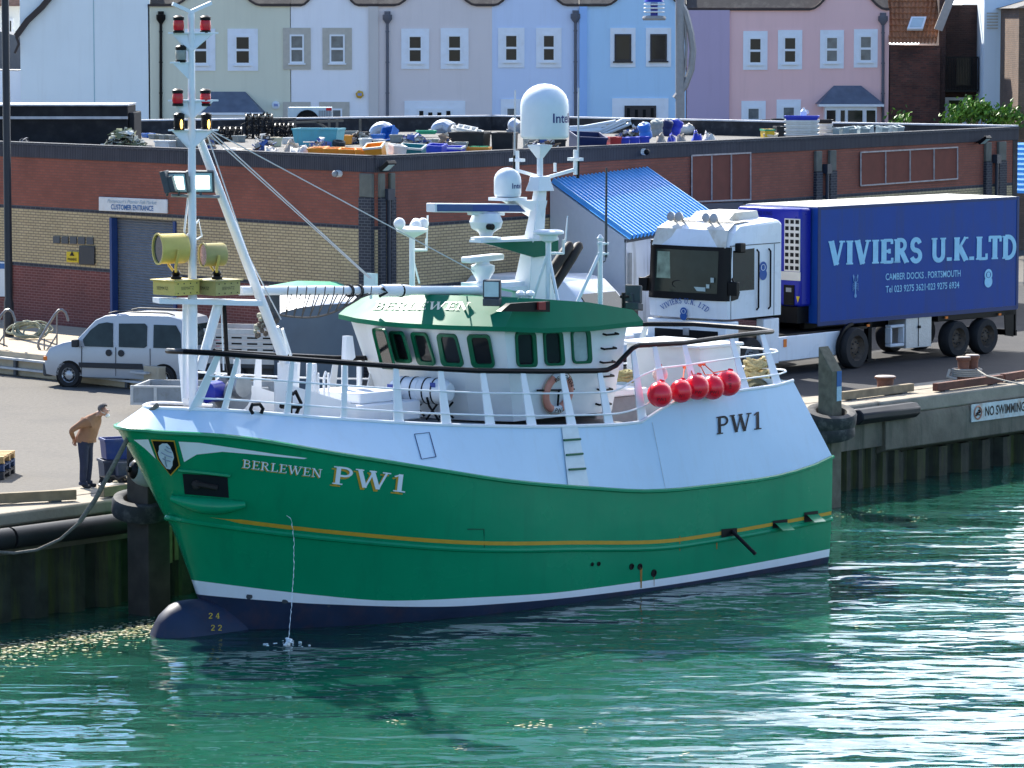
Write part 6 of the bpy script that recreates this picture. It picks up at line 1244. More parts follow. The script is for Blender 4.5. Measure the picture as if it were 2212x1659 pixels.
# ---- grey hulled boat ashore
GRH = mat('hull_grey', (.115, .145, .175), .45, var=.08, scale=1, dirt=(.09, .11, .13), dirt_amt=.4); 
b0 = at_z(680, 850, 0); hb = thing('laid_up_boat', 'grey hulled boat with white deck and green hatch laid up ashore behind the bow rails', 'boat', b0)
bd_ = b0.y; s_ = FPX / bd_
def hbp(px, py, dy): return at_y(px, py, bd_ + dy)
m = MB(); xs = [582, 590, 610, 650, 700, 750, 780, 787]; tops = [705, 690, 675, 665, 659, 656, 657, 660]; dys = [1.6, .7, .25, .0, .05, .45, 1.0, 2.2]
low = [hbp(x * .93 + 685 * .07, 848, d * .9 + .25) for x, d in zip(xs, dys)]; up2 = [hbp(x, y, d) for x, y, d in zip(xs, tops, dys)]
midr = [a.lerp(c, .5) + V(0, -.12, 0) for a, c in zip(low, up2)]
m.loft([low, midr, up2]); back = [V(p.x, bd_ + 3.4, p.z) for p in (up2[0], up2[-1])]; m.poly([low[0], up2[0], back[0], V(low[0].x, bd_ + 3.4, low[0].z)]); m.poly([low[-1], up2[-1], back[1], V(low[-1].x, bd_ + 3.4, low[-1].z)]); m.done('hull', GRH, hb, world=True, ang=60)
m = MB(); in2 = [hbp(x, y, d + 2.2) for x, y, d in zip([600, 604, 615, 650, 700, 740, 752, 758], [630, 626, 622, 618, 616, 618, 625, 630], [1.2, .9, .6, .5, .5, .6, .8, 1.2])]
m.loft([[p + V(0, -.03, .01) for p in up2], [p + V(0, .03, .05) for p in up2], in2]); m.poly(in2); m.done('deck', OFFW, hb, world=True, ang=30)
m = MB(); gq = [hbp(578, 624, 2.6), hbp(640, 613, 2.8), hbp(725, 615, 2.8), hbp(742, 622, 2.6), hbp(700, 625, 2.5)]; m.prism(gq, (0, .4, .05)); m.done('hatch', mat('hatch_green', (.10, .42, .26), .4), hb, world=True)
# ---- aluminium dropside trailer and flatbed
ALU = mat('alu_side', (.48, .49, .50), .35, metal=.5, var=.12)
p0 = at_z(560, 842, 0); fl2 = thing('dropside_trailer', 'silver aluminium slatted dropside trailer beside the silver van', 'trailer', p0, R(-14))
m = MB()
for k in range(6): m.box(-2.2, .9, 0, .05, .62 + k * .145, .745 + k * .145)
for k in range(6):
    for x in (-1.5, -1.1, -.7, -.3, .1, .5): 
        if k in (1, 2, 3, 4): m.box(x, x + .26, -.006, .0, .66 + k * .145, .70 + k * .145, 1)
m.box(-2.2, .9, 1.8, 1.85, .62, 1.45); m.box(.86, .9, .05, 1.8, .62, 1.45); m.done('slat_side', [ALU, BLK], fl2)
m = MB(); m.box(-2.2, .9, .05, 1.8, .52, .62); m.box(-2.1, .8, .3, .4, .3, .52); m.done('bed', GREYD, fl2)
for x in (-.6, ): wheel(fl2, V(x, .02, .28), .28, .16, (0, -1, 0)); wheel(fl2, V(x, 1.83, .28), .28, .16, (0, 1, 0))
p0 = at_z(283, 893, 0); f3_ = thing('flatbed_trailer', 'low grey dropside flatbed trailer standing behind the bow of the boat', 'trailer', p0, R(-8))
GRP_ = mat('weathered_side', (.30, .31, .31), .6, var=.15, scale=3, dirt=(.15, .12, .08), dirt_amt=.5, dscale=4)
m = MB(); m.box(0, 3.2, 0, .06, .22, .62); m.box(0, 3.2, 1.7, 1.76, .22, .62); m.box(0, .06, .06, 1.7, .22, .62); m.done('side_board', GRP_, f3_, bevel=.01)
m = MB()
for x in (0, .55, 1.7, 2.8): m.box(x - .01, x + .06, -.02, .005, .2, .64)
m.box(-.01, 3.2, -.015, .06, .60, .64); m.box(-.01, 3.2, -.015, .06, .2, .25); m.done('frame', ALU, f3_)
m = MB(); m.box(.06, 3.2, .06, 1.7, .2, .26); m.box(.3, 3.2, .3, 1.5, .08, .2, 1); m.done('bed', [GREYM, BLK], f3_)
for y, s_ in ((-.0, -1), (1.76, 1)): wheel(f3_, V(1.9, y * .9 + .05, .2), .2, .15, (0, s_, 0))
# ================================================================ things on and round the boat
def W(p): return BM @ Vector(p)
ORL = mat('orange_line', (.65, .12, .05), .8)
BUOY = mat('buoy_red', (.95, .012, .032), .25, var=.03, spec=.5); BUOYE = mat('buoy_dark_eye', (.16, .01, .02), .5)
blab = ['red buoy at the forward end of the five, below the white one', 'second red buoy from the bow, smallest of the five', 'middle red buoy of the five, brightest in the row', 'fourth red buoy, marked beside the topmost one', 'aftmost red buoy of the five, hung highest with black lettering']
for i, (x, y, r, v) in enumerate(((1425.5, 852, 28, 2.45), (1471, 845, 25.5, 2.42), (1505.5, 836.5, 27.5, 2.46), (1539.5, 837, 26.5, 2.42), (1573, 828, 28, 2.45))):
    c = W(bv(x, y, v)); rr = r / (FPX / c.y); t_ = thing('buoy', blab[i], 'buoy', c, 0, 'red net buoys along the stern bulwark')
    D = V(.2, .35, 1).normalized(); m = MB(); m.lathe([(rr * math.sin(R(a)), -rr * math.cos(R(a))) for a in range(0, 166, 11)] + [(rr * .24, rr * 1.0), (rr * .22, rr * 1.14), (.01, rr * 1.16)], (0, 0, 0), D, 24); b_ = m.done('ball', BUOY, t_, ang=60)
    m = MB(); 
    vs, fs = sans_polys(('PW1', 'W1', 'PW', 'PW1', 'W1 Bei')[i]); U_ = V(.35, -.05, .93) if i < 4 else V(.1, .1, -1); ch = rr * .26; ccx = sum(v_[0] for v_ in vs) / len(vs)
    for k, f in enumerate(fs):
        P = []
        for q in f:
            a_ = (vs[q][0] - ccx) * ch; b2 = vs[q][1] * ch - ch * (1.7 if i < 4 else .5)
            p = V(a_, 0, b2) if i < 4 else V(-b2 * .9 + .02, 0, -a_); d2 = rr * rr - p.x ** 2 - p.z ** 2; P.append(V(p.x, -math.sqrt(max(d2, .001)) - .004, p.z))
        m.poly(P)
    m.done('ink_lettering', BUOYE, b_, smooth=False, fixn=False)
    yl = (795, 793, 789, 788, 786)[i]; xl = (1428, 1479, 1490, 1512, 1520)[i]; e = W(bv(xl, yl, 1.9)); m = MB(); m.tube([c + D * rr * 1.1, c + (e - c) * .6 + V(0, -.02, -.02), e], .012, 5); m.ball(e, .045, 6); m.done('lanyard', ORL, t_, world=True)
c = W(bv(1426, 808, 1.95)); t_ = thing('buoy', 'small faded white buoy tied with orange line above the red ones', 'buoy', c); m = MB(); m.ball((0, 0, 0), (.15, .15, .16), 16); m.done('ball', mat('buoy_pink_white', (.66, .50, .48), .5, var=.1), t_); m = MB(); m.tube([V(.02, -.16, -.12), V(0, -.17, .05), V(.02, -.1, .2)], .014, 5); m.tube([V(-.06, -.15, -.05), V(-.03, -.16, .1), V(.02, -.1, .2)], .01, 5); m.done('lanyard', ORL, t_)
# life raft canister
c = W(bv(911, 843, 0.35)); A = (W(bv(972, 847, .9)) - W(bv(852, 839, -.3))).normalized(); A = (BP * .92 - BF * .2 + V(0, 0, -.0)).normalized()
t_ = thing('life_raft', 'white life raft canister strapped in a black cradle before the wheelhouse', 'life raft', c)
RAFT = mat('raft_white', (.70, .73, .75), .3, var=.03); hl, rr = .66, .245
m = MB(); m.lathe([(.02, -hl), (.16, -hl + .02), (rr * .9, -hl + .12), (rr, -hl + .2), (rr, -.012), (rr + .015, -.01), (rr + .015, .01), (rr, .012), (rr, hl - .2), (rr * .9, hl - .12), (.16, hl - .02), (.02, hl)], (0, 0, 0), A, 24); cn = m.done('canister', RAFT, t_, ang=50)
m = MB()
for s_ in (-.35, -.12, .15, .35): m.lathe([(rr + .012, -.012), (rr + .012, .012)], A * s_, A, 20)
m.done('lashing_strap', BLK, cn); m = MB(); m.obox(A * -.62 + V(0, 0, 0) + V(-.02, -.262, .06), A * .13, V(0, 0, .045), V(0, .004, 0)); m.obox(A * .25 + V(0, -.262, .08), A * .06, V(0, 0, .10), V(0, .004, 0)); m.done('printed_panel', mat('raft_print', (.05, .08, .3), .5), cn)
m = MB(); Sx = V(-A.y, A.x, 0)
for s_ in (-.35, .3):
    for g in (-1, 1): m.tube([A * s_ + Sx * g * .28 + V(0, 0, -.1), A * s_ + Sx * g * .2 + V(0, 0, -.27), A * (s_ + .25) + Sx * g * .25 + V(0, 0, -.52)], .022, 6); m.tube([A * (s_ + .22) + Sx * g * .28 + V(0, 0, -.22), A * (s_ - .05) + Sx * g * .22 + V(0, 0, -.52)], .022, 6)
m.done('cradle', BLK, t_)
# lifebuoy
cl = on_side(1200, 847, .06); t_ = thing('lifebuoy', 'pink and white lifebuoy lettered with the boat name on the wheelhouse side', 'lifebuoy', W(cl))
nW = (BM.to_3x3() @ side_n).normalized(); uW = (BM.to_3x3() @ V(-1, 0, 0)); uW = (uW - nW * uW.dot(nW)).normalized(); vW = nW.cross(uW); vW = vW if vW.z > 0 else -vW
m = MB(); NN = 48; rws = []; RR, rt = .33, .075
for k in range(NN + 1):
    a = 2 * math.pi * k / NN; d = uW * math.cos(a) + vW * math.sin(a); rws.append([d * (RR + rt * math.cos(b_)) + nW * rt * math.sin(b_) for b_ in [2 * math.pi * j / 10 for j in range(10)]])
mi = [0 if (k % 12) in (4, 5, 6, 7, 8, 9, 10, 11) and not (8 < k < 16) or False else 1 for k in range(NN)]
mi = [1 if (abs(((k + .5) / NN * 360) % 90 - 0) < 0) else 0 for k in range(NN)]
for k in range(NN):
    a = (k + .5) / NN * 360; mi[k] = 1 if (60 < a < 120 or 245 < a < 295) else 0
m.loft(rws, mi, close=True); lbr = m.done('ring', [mat('lifebuoy_pink', (.66, .27, .20), .5), OFFW], t_)
m = MB()
for txt, a0, sg in (('BERLEWEN', 128, -1), ('PW1', 252, 1)):
    vs, fs = sans_polys(txt, .01); ch = .085
    for k, f in enumerate(fs):
        P = []
        for q in f:
            th = R(a0) + sg * vs[q][0] * ch / RR; rd = RR + sg * -1 * (vs[q][1] - .5) * ch * (1 if sg < 0 else 1) * (1 if sg < 0 else -1) * (-1 if sg > 0 else 1)
            rd = RR + (vs[q][1] - .5) * ch * (1 if sg < 0 else -1); P.append((uW * math.cos(th) + vW * math.sin(th)) * rd + nW * (rt + .004))
        m.poly(P)
m.done('lettering', BLK, lbr, smooth=False, fixn=False); m = MB(); m.tube([(uW * math.cos(a) + vW * math.sin(a)) * (RR + rt + .02) for a in [2 * math.pi * k / 32 for k in range(32)]], .01, 4, closed=True); m.done('grab_line', ROPE, t_)
# heaps of rope on the after deck
def ropeheap(c, rx, ry, rz, n, r, mt, label, seed):
    rnd = random.Random(seed); t_ = thing('rope_heap', label, 'rope', c, 0, 'rope heaps on the after deck'); m = MB()
    for k in range(n):
        P = []; a = rnd.uniform(0, 6.3); h_ = rnd.uniform(.0, 1); q = rnd.uniform(.45, 1) * (1 - .45 * h_)
        for j in range(26):
            a += rnd.uniform(.18, .36); P.append(V(math.cos(a) * rx * q * rnd.uniform(.9, 1.06), math.sin(a) * ry * q, rz * (h_ + .10 * math.sin(a * 2 + k))))
        m.tube(P, r, 7)
    m.done('coil', mt, t_); return t_
RPY = mat('yellow_rope', (.50, .40, .20), .9, var=.3, scale=25, bump=.006); RPG = mat('olive_rope', (.30, .27, .13), .9, var=.35, scale=25, bump=.006)
c = W(bv(1632, 835, .9)); ropeheap(c, .38, .32, .55, 16, .034, RPY, 'heap of thick yellow rope by the stern rail', 3)
c = W(bv(1345, 822, 1.0)); ropeheap(c, .3, .3, .22, 9, .03, RPG, 'small heap of olive rope behind the wheelhouse ladder', 5)
c = W(bv(1637, 842, 1.2)); t_ = thing('coiled_hose', 'dark coiled rope hanging below the yellow heap at the stern', 'rope', c); m = MB()
for k in range(6): m.tube([V((.16 + .015 * k) * math.cos(a), .05 * k - .1, (.13 + .01 * k) * math.sin(a)) for a in [2 * math.pi * j / 16 for j in range(16)]], .03, 6, closed=True)
m.done('coil', mat('dark_green_rope', (.10, .10, .06), .9), t_)
# mooring ropes
t_ = thing('mooring_rope', 'dark mooring rope running from the bow down across the quay to the left', 'rope', W((15.9, .3, 4.0)))
a0, a1 = at_y(300, 925, 69.2), at_y(253, 985, 68.9)
P = [W(bv(340, 875, .2)), W(bv(322, 890, .0)), at_y(277, 944, 68.6), at_y(240, 1015, 68.8), at_y(205, 1080, 69), at_y(170, 1130, 69.2), at_y(130, 1165, 69.4), at_y(80, 1188, 69.6), at_y(30, 1195, 69.7), at_y(-30, 1190, 69.8)]
PP = []
for i in range(len(P) - 1):
    for k in range(8): PP.append(P[i].lerp(P[i + 1], k / 8))
PP.append(P[-1]); m = MB(); m.tube(PP, [.045 if i < 40 else .028 for i in range(len(PP))], 7); m.done('rope', mat('mooring_grey', (.16, .145, .12), .9, var=.35, scale=20, bump=.006), t_, world=True)
# spherical fender at the bow
c = at_y(318, 1018, 70.4); t_ = thing('ball_fender', 'big grey ball fender with a black end hung between bow and pile', 'fender', c); D = V(-.55, -.72, .12).normalized()
D = V(-.78, -.55, .15).normalized(); m = MB(); r_ = .285; m.lathe([(r_ * math.sin(R(a)), -r_ * 1.25 * math.cos(R(a))) for a in range(0, 181, 10)], (0, 0, 0), D, 24); m.done('ball', mat('fender_grey', (.42, .42, .40), .5, var=.12, dirt=(.15, .14, .12), dirt_amt=.5), t_)
m = MB(); m.lathe([(.17, .29), (.14, .33), (.06, .362), (.05, .42), (.001, .425)], (0, 0, 0), D, 18); m.tube([D * .41, D * .4 + V(.02, .03, .15), V(.03, .1, .55)], .015, 5); m.done('eye', BLK, t_)
# water pumped overboard, with its splash
wj = hull_pt(619, 1112, .03); p1 = bz(622, 1392, 0); WATR = mat('falling_water', (.75, .82, .84), .12, var=.1)
t_ = thing('water_jet', 'thin stream of water falling from the hull with a small splash', 'water jet', W((p1.x, p1.y, 0))); m = MB(); P = []
for i in range(60):
    t = i / 59; q = wj.lerp(Vector((p1.x, max(p1.y, wj.y + .1), 0)), t); q.y = wj.y + (p1.y - wj.y) * math.sqrt(t) * 1.0; P.append(q + V(random.uniform(-.012, .012), 0, 0))
m.tube([W(q) for q in P], [.004 + .003 * math.sin(i * 1.9) + .002 * (i / 59) for i in range(60)], 5); m.done('stream', WATR, t_, world=True)
m = MB(); e = W(P[-1])
for k in range(45): a = random.uniform(0, 6.3); q = random.random() ** 2 * .42; rr_ = random.uniform(.006, .016); m.ball(e + V(q * math.cos(a), q * math.sin(a), random.uniform(0, .12) * (1 - q * 3) if q < .3 else .0), (rr_ * 2.2, rr_ * 2.2, rr_) if q > .08 else (.035, .035, .02), 6)
m.done('splash', WATR, t_, world=True)
# ---- piles with tyres
PILEW = mat('pile_dark', (.055, .045, .035), .85, var=.35, scale=3, dirt=(.03, .03, .022), dirt_amt=.6, dscale=2); PILET = mat('pile_weathered', (.12, .11, .08), .85, var=.35, scale=5, dirt=(.05, .055, .035), dirt_amt=.6, dscale=2)
def pile(px0, px1, ptop, pbase, slant, lab, mt):
    b0 = at_z((px0 + px1) / 2, pbase, 0); sc_ = FPX / b0.y; h_ = (pbase - ptop) / sc_; w_ = (px1 - px0) / sc_
    t_ = thing('mooring_pile', lab, 'mooring pile', b0, math.atan2(QD.y, QD.x) ); m = MB()
    a = w_ * .38
    pts = [(-a, -a), (a, -a), (a, a), (-a, a)]
    m.loft([[V(x, y, -4.5) for x, y in pts], [V(x, y, h_ + (slant * (.5 + y / a / 2) if slant else 0)) for x, y in pts]], close=True, caps=True); p_ = m.done('post', mt, t_, smooth=False, bevel=.02)
    return t_, b0, a, h_
t1_, b1_, a1_, h1_ = pile(277, 364, 933, 1094, 0, 'tall dark steel pile by the bow with a tyre round its foot', PILEW)
t2_, b2_, a2_, h2_ = pile(1768, 1817, 800, 905, .55, 'weathered pile with slanted top and blue notice astern of the boat', PILET)
m = MB(); x_ = .003 + a2_; yv = -a2_ - .006
for z0, z1, mi in ((h2_ * .38, h2_ * .68, 1), (h2_ * .68 + .002, h2_ + .0, 0)): m.box(-a2_ * .1, a2_ * .85, yv - .004, yv, z0, z1, mi)
nb = m.done('notice', [SBLUE, mat('notice_pale', (.35, .50, .58), .5, var=.2, scale=30)], t2_)
def tyre_at(c, r, wd, ax, lab):
    t_ = thing('tyre', lab, 'tyre', c, 0, 'tyre fenders round the quay piles'); ax = Vector(ax).normalized(); m = MB()
    m.lathe([(r * .62, -wd * .42), (r * .70, -wd * .5), (r * .95, -wd * .46), (r, -wd * .3), (r, wd * .3), (r * .95, wd * .46), (r * .70, wd * .5), (r * .62, wd * .42), (r * .56, wd * .1), (r * .56, -wd * .1), (r * .62, -wd * .42)], (0, 0, 0), ax, 32, caps=False); m.done('rubber_ring', mat('old_tyre', (.035, .035, .035), .7, var=.3, scale=5, dirt=(.16, .15, .13), dirt_amt=.6, dscale=5), t_, ang=40); return t_
tyre_at(at_y(304, 1088, b1_.y) + V(0, 0, -.05), .54, .36, V(.08, -.22, 1), 'big worn tyre round the foot of the dark pile by the bow')
tyre_at(at_y(1795, 897, b2_.y) + V(0, 0, -.05), .58, .36, V(.05, -.25, 1), 'black tyre round the weathered pile astern of the boat'); tyre_at(at_y(1797, 922, b2_.y) + V(0, -.02, -.1), .52, .32, V(-.12, -.15, 1), 'second black tyre hanging just under the tyre on the stern pile')
m = MB()
m2 = thing('mooring_pile', 'rusty fender pile standing in the water behind the boat stern', 'mooring pile', dock(23.8, -.35, 0)); m.box(-.16, .16, -.16, .16, -4.5, -.5); m.done('post', PILEW, m2, bevel=.02)
# chain and brackets on the wall by the bow
m = MB(); q0 = at_pl(502, 1160, dock(0, -.2, 0), QN); q0 = at_pl(370, 1170, dock(0, -.25, 0), QN); t_ = thing('wall_bracket', 'rusty yellowish steel bracket on the quay wall beside the bow', 'bracket', q0, math.atan2(QD.y, QD.x)); m.box(-.14, .0, -.03, .03, -.4, .3); m.box(.06, .16, -.03, .03, -.36, .2); m.done('plate', mat('bracket_tan', (.18, .14, .07), .8, var=.3), t_)
# ---- bollards
def bollard(px, py, h, r, lab, cap=True):
    b0 = at_z(px, py, .004); t_ = thing('bollard', lab, 'bollard', b0, 0, 'rusty iron bollards on the quay'); m = MB()
    m.lathe([(r * 1.3, 0), (r * 1.3, .03), (r, .05), (r * .92, h * .5), (r, h * .82), (r * 1.22, h * .86), (r * 1.22, h - .02)], (0, 0, 0), n=20); b_ = m.done('post', RUST, t_, ang=30)
    m = MB(); m.lathe([(r * 1.2, h - .018), (r * 1.1, h), (.001, h + .012)], (0, 0, 0), n=20, caps=False); m.done('worn_cap', mat('worn_top', (.36, .31, .27), .7, var=.2, scale=12), b_); return b0
bollard(1912, 850, .43, .21, 'single rusty bollard behind the pale kerb beam')
bp_ = bollard(2081, 822, .60, .15, 'left of the twin rusty bollards near the right edge'); bollard(2100, 820, .63, .15, 'right of the twin rusty bollards near the right edge')
m = MB(); 
t_ = thing('mooring_rope', 'grey mooring line made fast to the twin bollards and led off right', 'rope', bp_)
for k in range(4): m.tube([bp_ + V(.1 + .36 * math.cos(a), .12 + .28 * math.sin(a), .12 + .05 * k) for a in [2 * math.pi * j / 20 for j in range(20)]], .026, 6, closed=True)
m.tube([bp_ + V(.3, -.1, .3), at_z(2132, 812, .25), at_z(2170, 822, .2), at_z(2240, 838, .1)], .02, 6); m.tube([bp_ + V(-.35, -.1, .28), bp_ + V(-.42, -.2, .12), bp_ + V(-.2, -.25, .05)], .04, 6); m.done('rope', mat('line_grey', (.35, .33, .28), .9, bump=.005), t_, world=True)
# NO SWIMMING sign on the apron
nsn = -QN
def ap(px, py): return at_pl(px, py, dock(0, -.215, 0), QN)
Pq = [ap(2097, 912), ap(2240, 893), ap(2240, 856), ap(2097, 874)]
sg_ = thing('swimming_sign', 'weathered pale sign reading NO SWIMMING on the quay wall', 'sign', sum(Pq, Vector()) / 4, math.atan2(QD.y, QD.x)); m = MB(); m.prism(Pq, nsn * .02); m.done('board', mat('sign_weathered', (.55, .60, .58), .6, var=.15, scale=4, dirt=(.36, .20, .10), dirt_amt=.7, dscale=2.5), sg_, world=True)
du = (Pq[1] - Pq[0]); dv = V(0, 0, 1); hh = (Pq[3] - Pq[0]).z
m = MB(); text_on(m, 'NO SWIMMING', Pq[0] + du * .20 + dv * hh * .26 + nsn * .026, du, dv, hh * .52, 0, width=du.length * .60, nrm=nsn, bold=.02); m.done('lettering', BLK, sg_, world=True, smooth=False, fixn=False)
m = MB(); c = Pq[0] + du * .09 + dv * hh * .5 + nsn * .03; d1 = du.normalized(); rr = hh * .36
m.tube([c + d1 * rr * math.cos(a) + dv * rr * math.sin(a) for a in [2 * math.pi * k / 24 for k in range(24)]], .022, 4, closed=True); m.tube([c + d1 * rr * .7 + dv * rr * .7, c - d1 * rr * .7 - dv * rr * .7], .018, 4); pic = m.done('prohibition_ring', mat('faded_red', (.45, .22, .15), .7), sg_, world=True)
m = MB(); m.ball(c + d1 * rr * .25 + dv * rr * .15, (.05, .02, .05), 8); m.tube([c + d1 * rr * .1, c - d1 * rr * .4 - dv * rr * .2], .03, 5); m.tube([c - d1 * rr * .6 - dv * rr * .4, c - dv * rr * .3, c + d1 * rr * .6 - dv * rr * .4], .02, 4); m.done('swimmer', BLK, pic, world=True)
# rust stain strip
# ---- boxes, gear and pallets by the man
def bin_(c, lx, ly, h, rz, mt, lab, name='fish_box', cat='box', group=None, tilt=None, open_=True, lid=None):
    t_ = thing(name, lab, cat, c, rz, group)
    if tilt: M = Matrix.Translation(c) @ Matrix.Rotation(rz, 4, 'Z') @ Matrix.Rotation(tilt[0], 4, 'X') @ Matrix.Rotation(tilt[1], 4, 'Y'); t_.matrix_basis = M; WM[t_.name] = M
    m = MB(); k = .90
    o = [(-1, -1), (1, -1), (1, 1), (-1, 1)]
    b0 = [V(x * lx / 2 * k, y * ly / 2 * k, 0) for x, y in o]; tp_ = [V(x * lx / 2, y * ly / 2, h) for x, y in o]; ti = [V(x * (lx / 2 - .03), y * (ly / 2 - .03), h) for x, y in o]; bi = [V(x * (lx / 2 * k - .03), y * (ly / 2 * k - .03), .03) for x, y in o]
    m.loft([b0, tp_, ti, bi] if open_ else [b0, tp_], close=True, caps=True)
    bd__ = m.done('tub', mt, t_, smooth=False, bevel=.008)
    m = MB()
    for z in (h - .05,): m.box(-lx / 2 - .015, lx / 2 + .015, -ly / 2 - .015, -ly / 2, z, z + .05); m.box(-lx / 2 - .015, lx / 2 + .015, ly / 2, ly / 2 + .015, z, z + .05); m.box(-lx / 2 - .015, -lx / 2, -ly / 2, ly / 2, z, z + .05); m.box(lx / 2, lx / 2 + .015, -ly / 2, ly / 2, z, z + .05)
    m.done('rim', lid or mt, t_, smooth=False); return t_
NVB = mat('box_blue', (.018, .035, .16), .45, var=.12, scale=4, dirt=(.1, .1, .12), dirt_amt=.35, dscale=5); NVG = mat('box_blue_grey', (.045, .055, .085), .6, var=.2, scale=4, dirt=(.12, .12, .12), dirt_amt=.4, dscale=5)
g0 = at_z(255, 1040, 0); g1 = g0 + V(.02, .0, .46)
bin_(g0 + V(-.04, .05, 0), .62, .5, .44, R(20), NVG, 'dark blue grey fish box under the blue one beside the man', group='fish boxes beside the bow pile'); bin_(g1, .66, .46, .40, R(20), NVB, 'bright blue fish box on top of the stack beside the man', group='fish boxes beside the bow pile')
bin_(at_z(279, 1046, 0), .5, .42, .46, R(15), NVG, 'dirty blue box half hidden behind the bow pile', group='fish boxes beside the bow pile')
t_ = thing('gear_heap', 'small heap of dark rope and fittings on the kerb by the blue boxes', 'fishing gear', at_z(240, 1052, 0)); rnd = random.Random(4); m = MB()
for k in range(9): a = rnd.uniform(0, 6.3); m.tube([V(rnd.uniform(-.25, .4), rnd.uniform(-.12, .12), rnd.uniform(.05, .2)) for _ in range(5)], .03, 6, k % 2)
for k in range(5): m.ball(V(rnd.uniform(-.2, .4), rnd.uniform(-.14, .1), rnd.uniform(.05, .2)), rnd.uniform(.04, .07), 8, 2)
m.done('heap', [BLACK, mat('gear_dark', (.04, .035, .03), .8), mat('gear_tan', (.4, .32, .2), .7)], t_); m = MB(); m.lathe([(.34, 0), (.36, .06), (.3, .1)], V(.1, 0, 0), n=16); m.done('base_tray', BLACK, t_)
PW_ = mat('pallet_wood', (.44, .28, .12), .8, var=.2, scale=6); PBL = mat('pallet_blue', (.03, .05, .11), .7, var=.25, scale=6); PDK = mat('pallet_dark', (.05, .045, .045), .8, var=.3, scale=6)
pc0 = at_z(33, 1022, 0)
for k, (mt, lab) in enumerate(((PDK, 'dark worn pallet at the bottom of the stack'), (PBL, 'blue painted pallet in the middle of the stack'), (PW_, 'pale new wooden pallet on top of the stack'))):
    z = k * .155; t_ = thing('pallet', lab, 'pallet', pc0 + V(0, 0, z), R(176), 'pallets stacked at the left edge'); m = MB()
    for i in range(5): m.box(0, 1.2, .25 * i, .25 * i + .17, .122, .146)
    m.box(0, 1.2, 0, .10, 0, .02); m.box(0, 1.2, .45, .55, 0, .02); m.box(0, 1.2, 1.0, 1.1, 0, .02); d_ = m.done('boards', mt, t_); m = MB()
    for x in (0, .53, 1.08):
        for y in (0, .46, 1.04): m.box(x, x + .12, y - (0.0 if y < 1 else .0), y + .12, .021, .1)
        m.box(x, x + .12, 0, 1.17, .1, .1215)
    m.done('blocks', mt, t_)
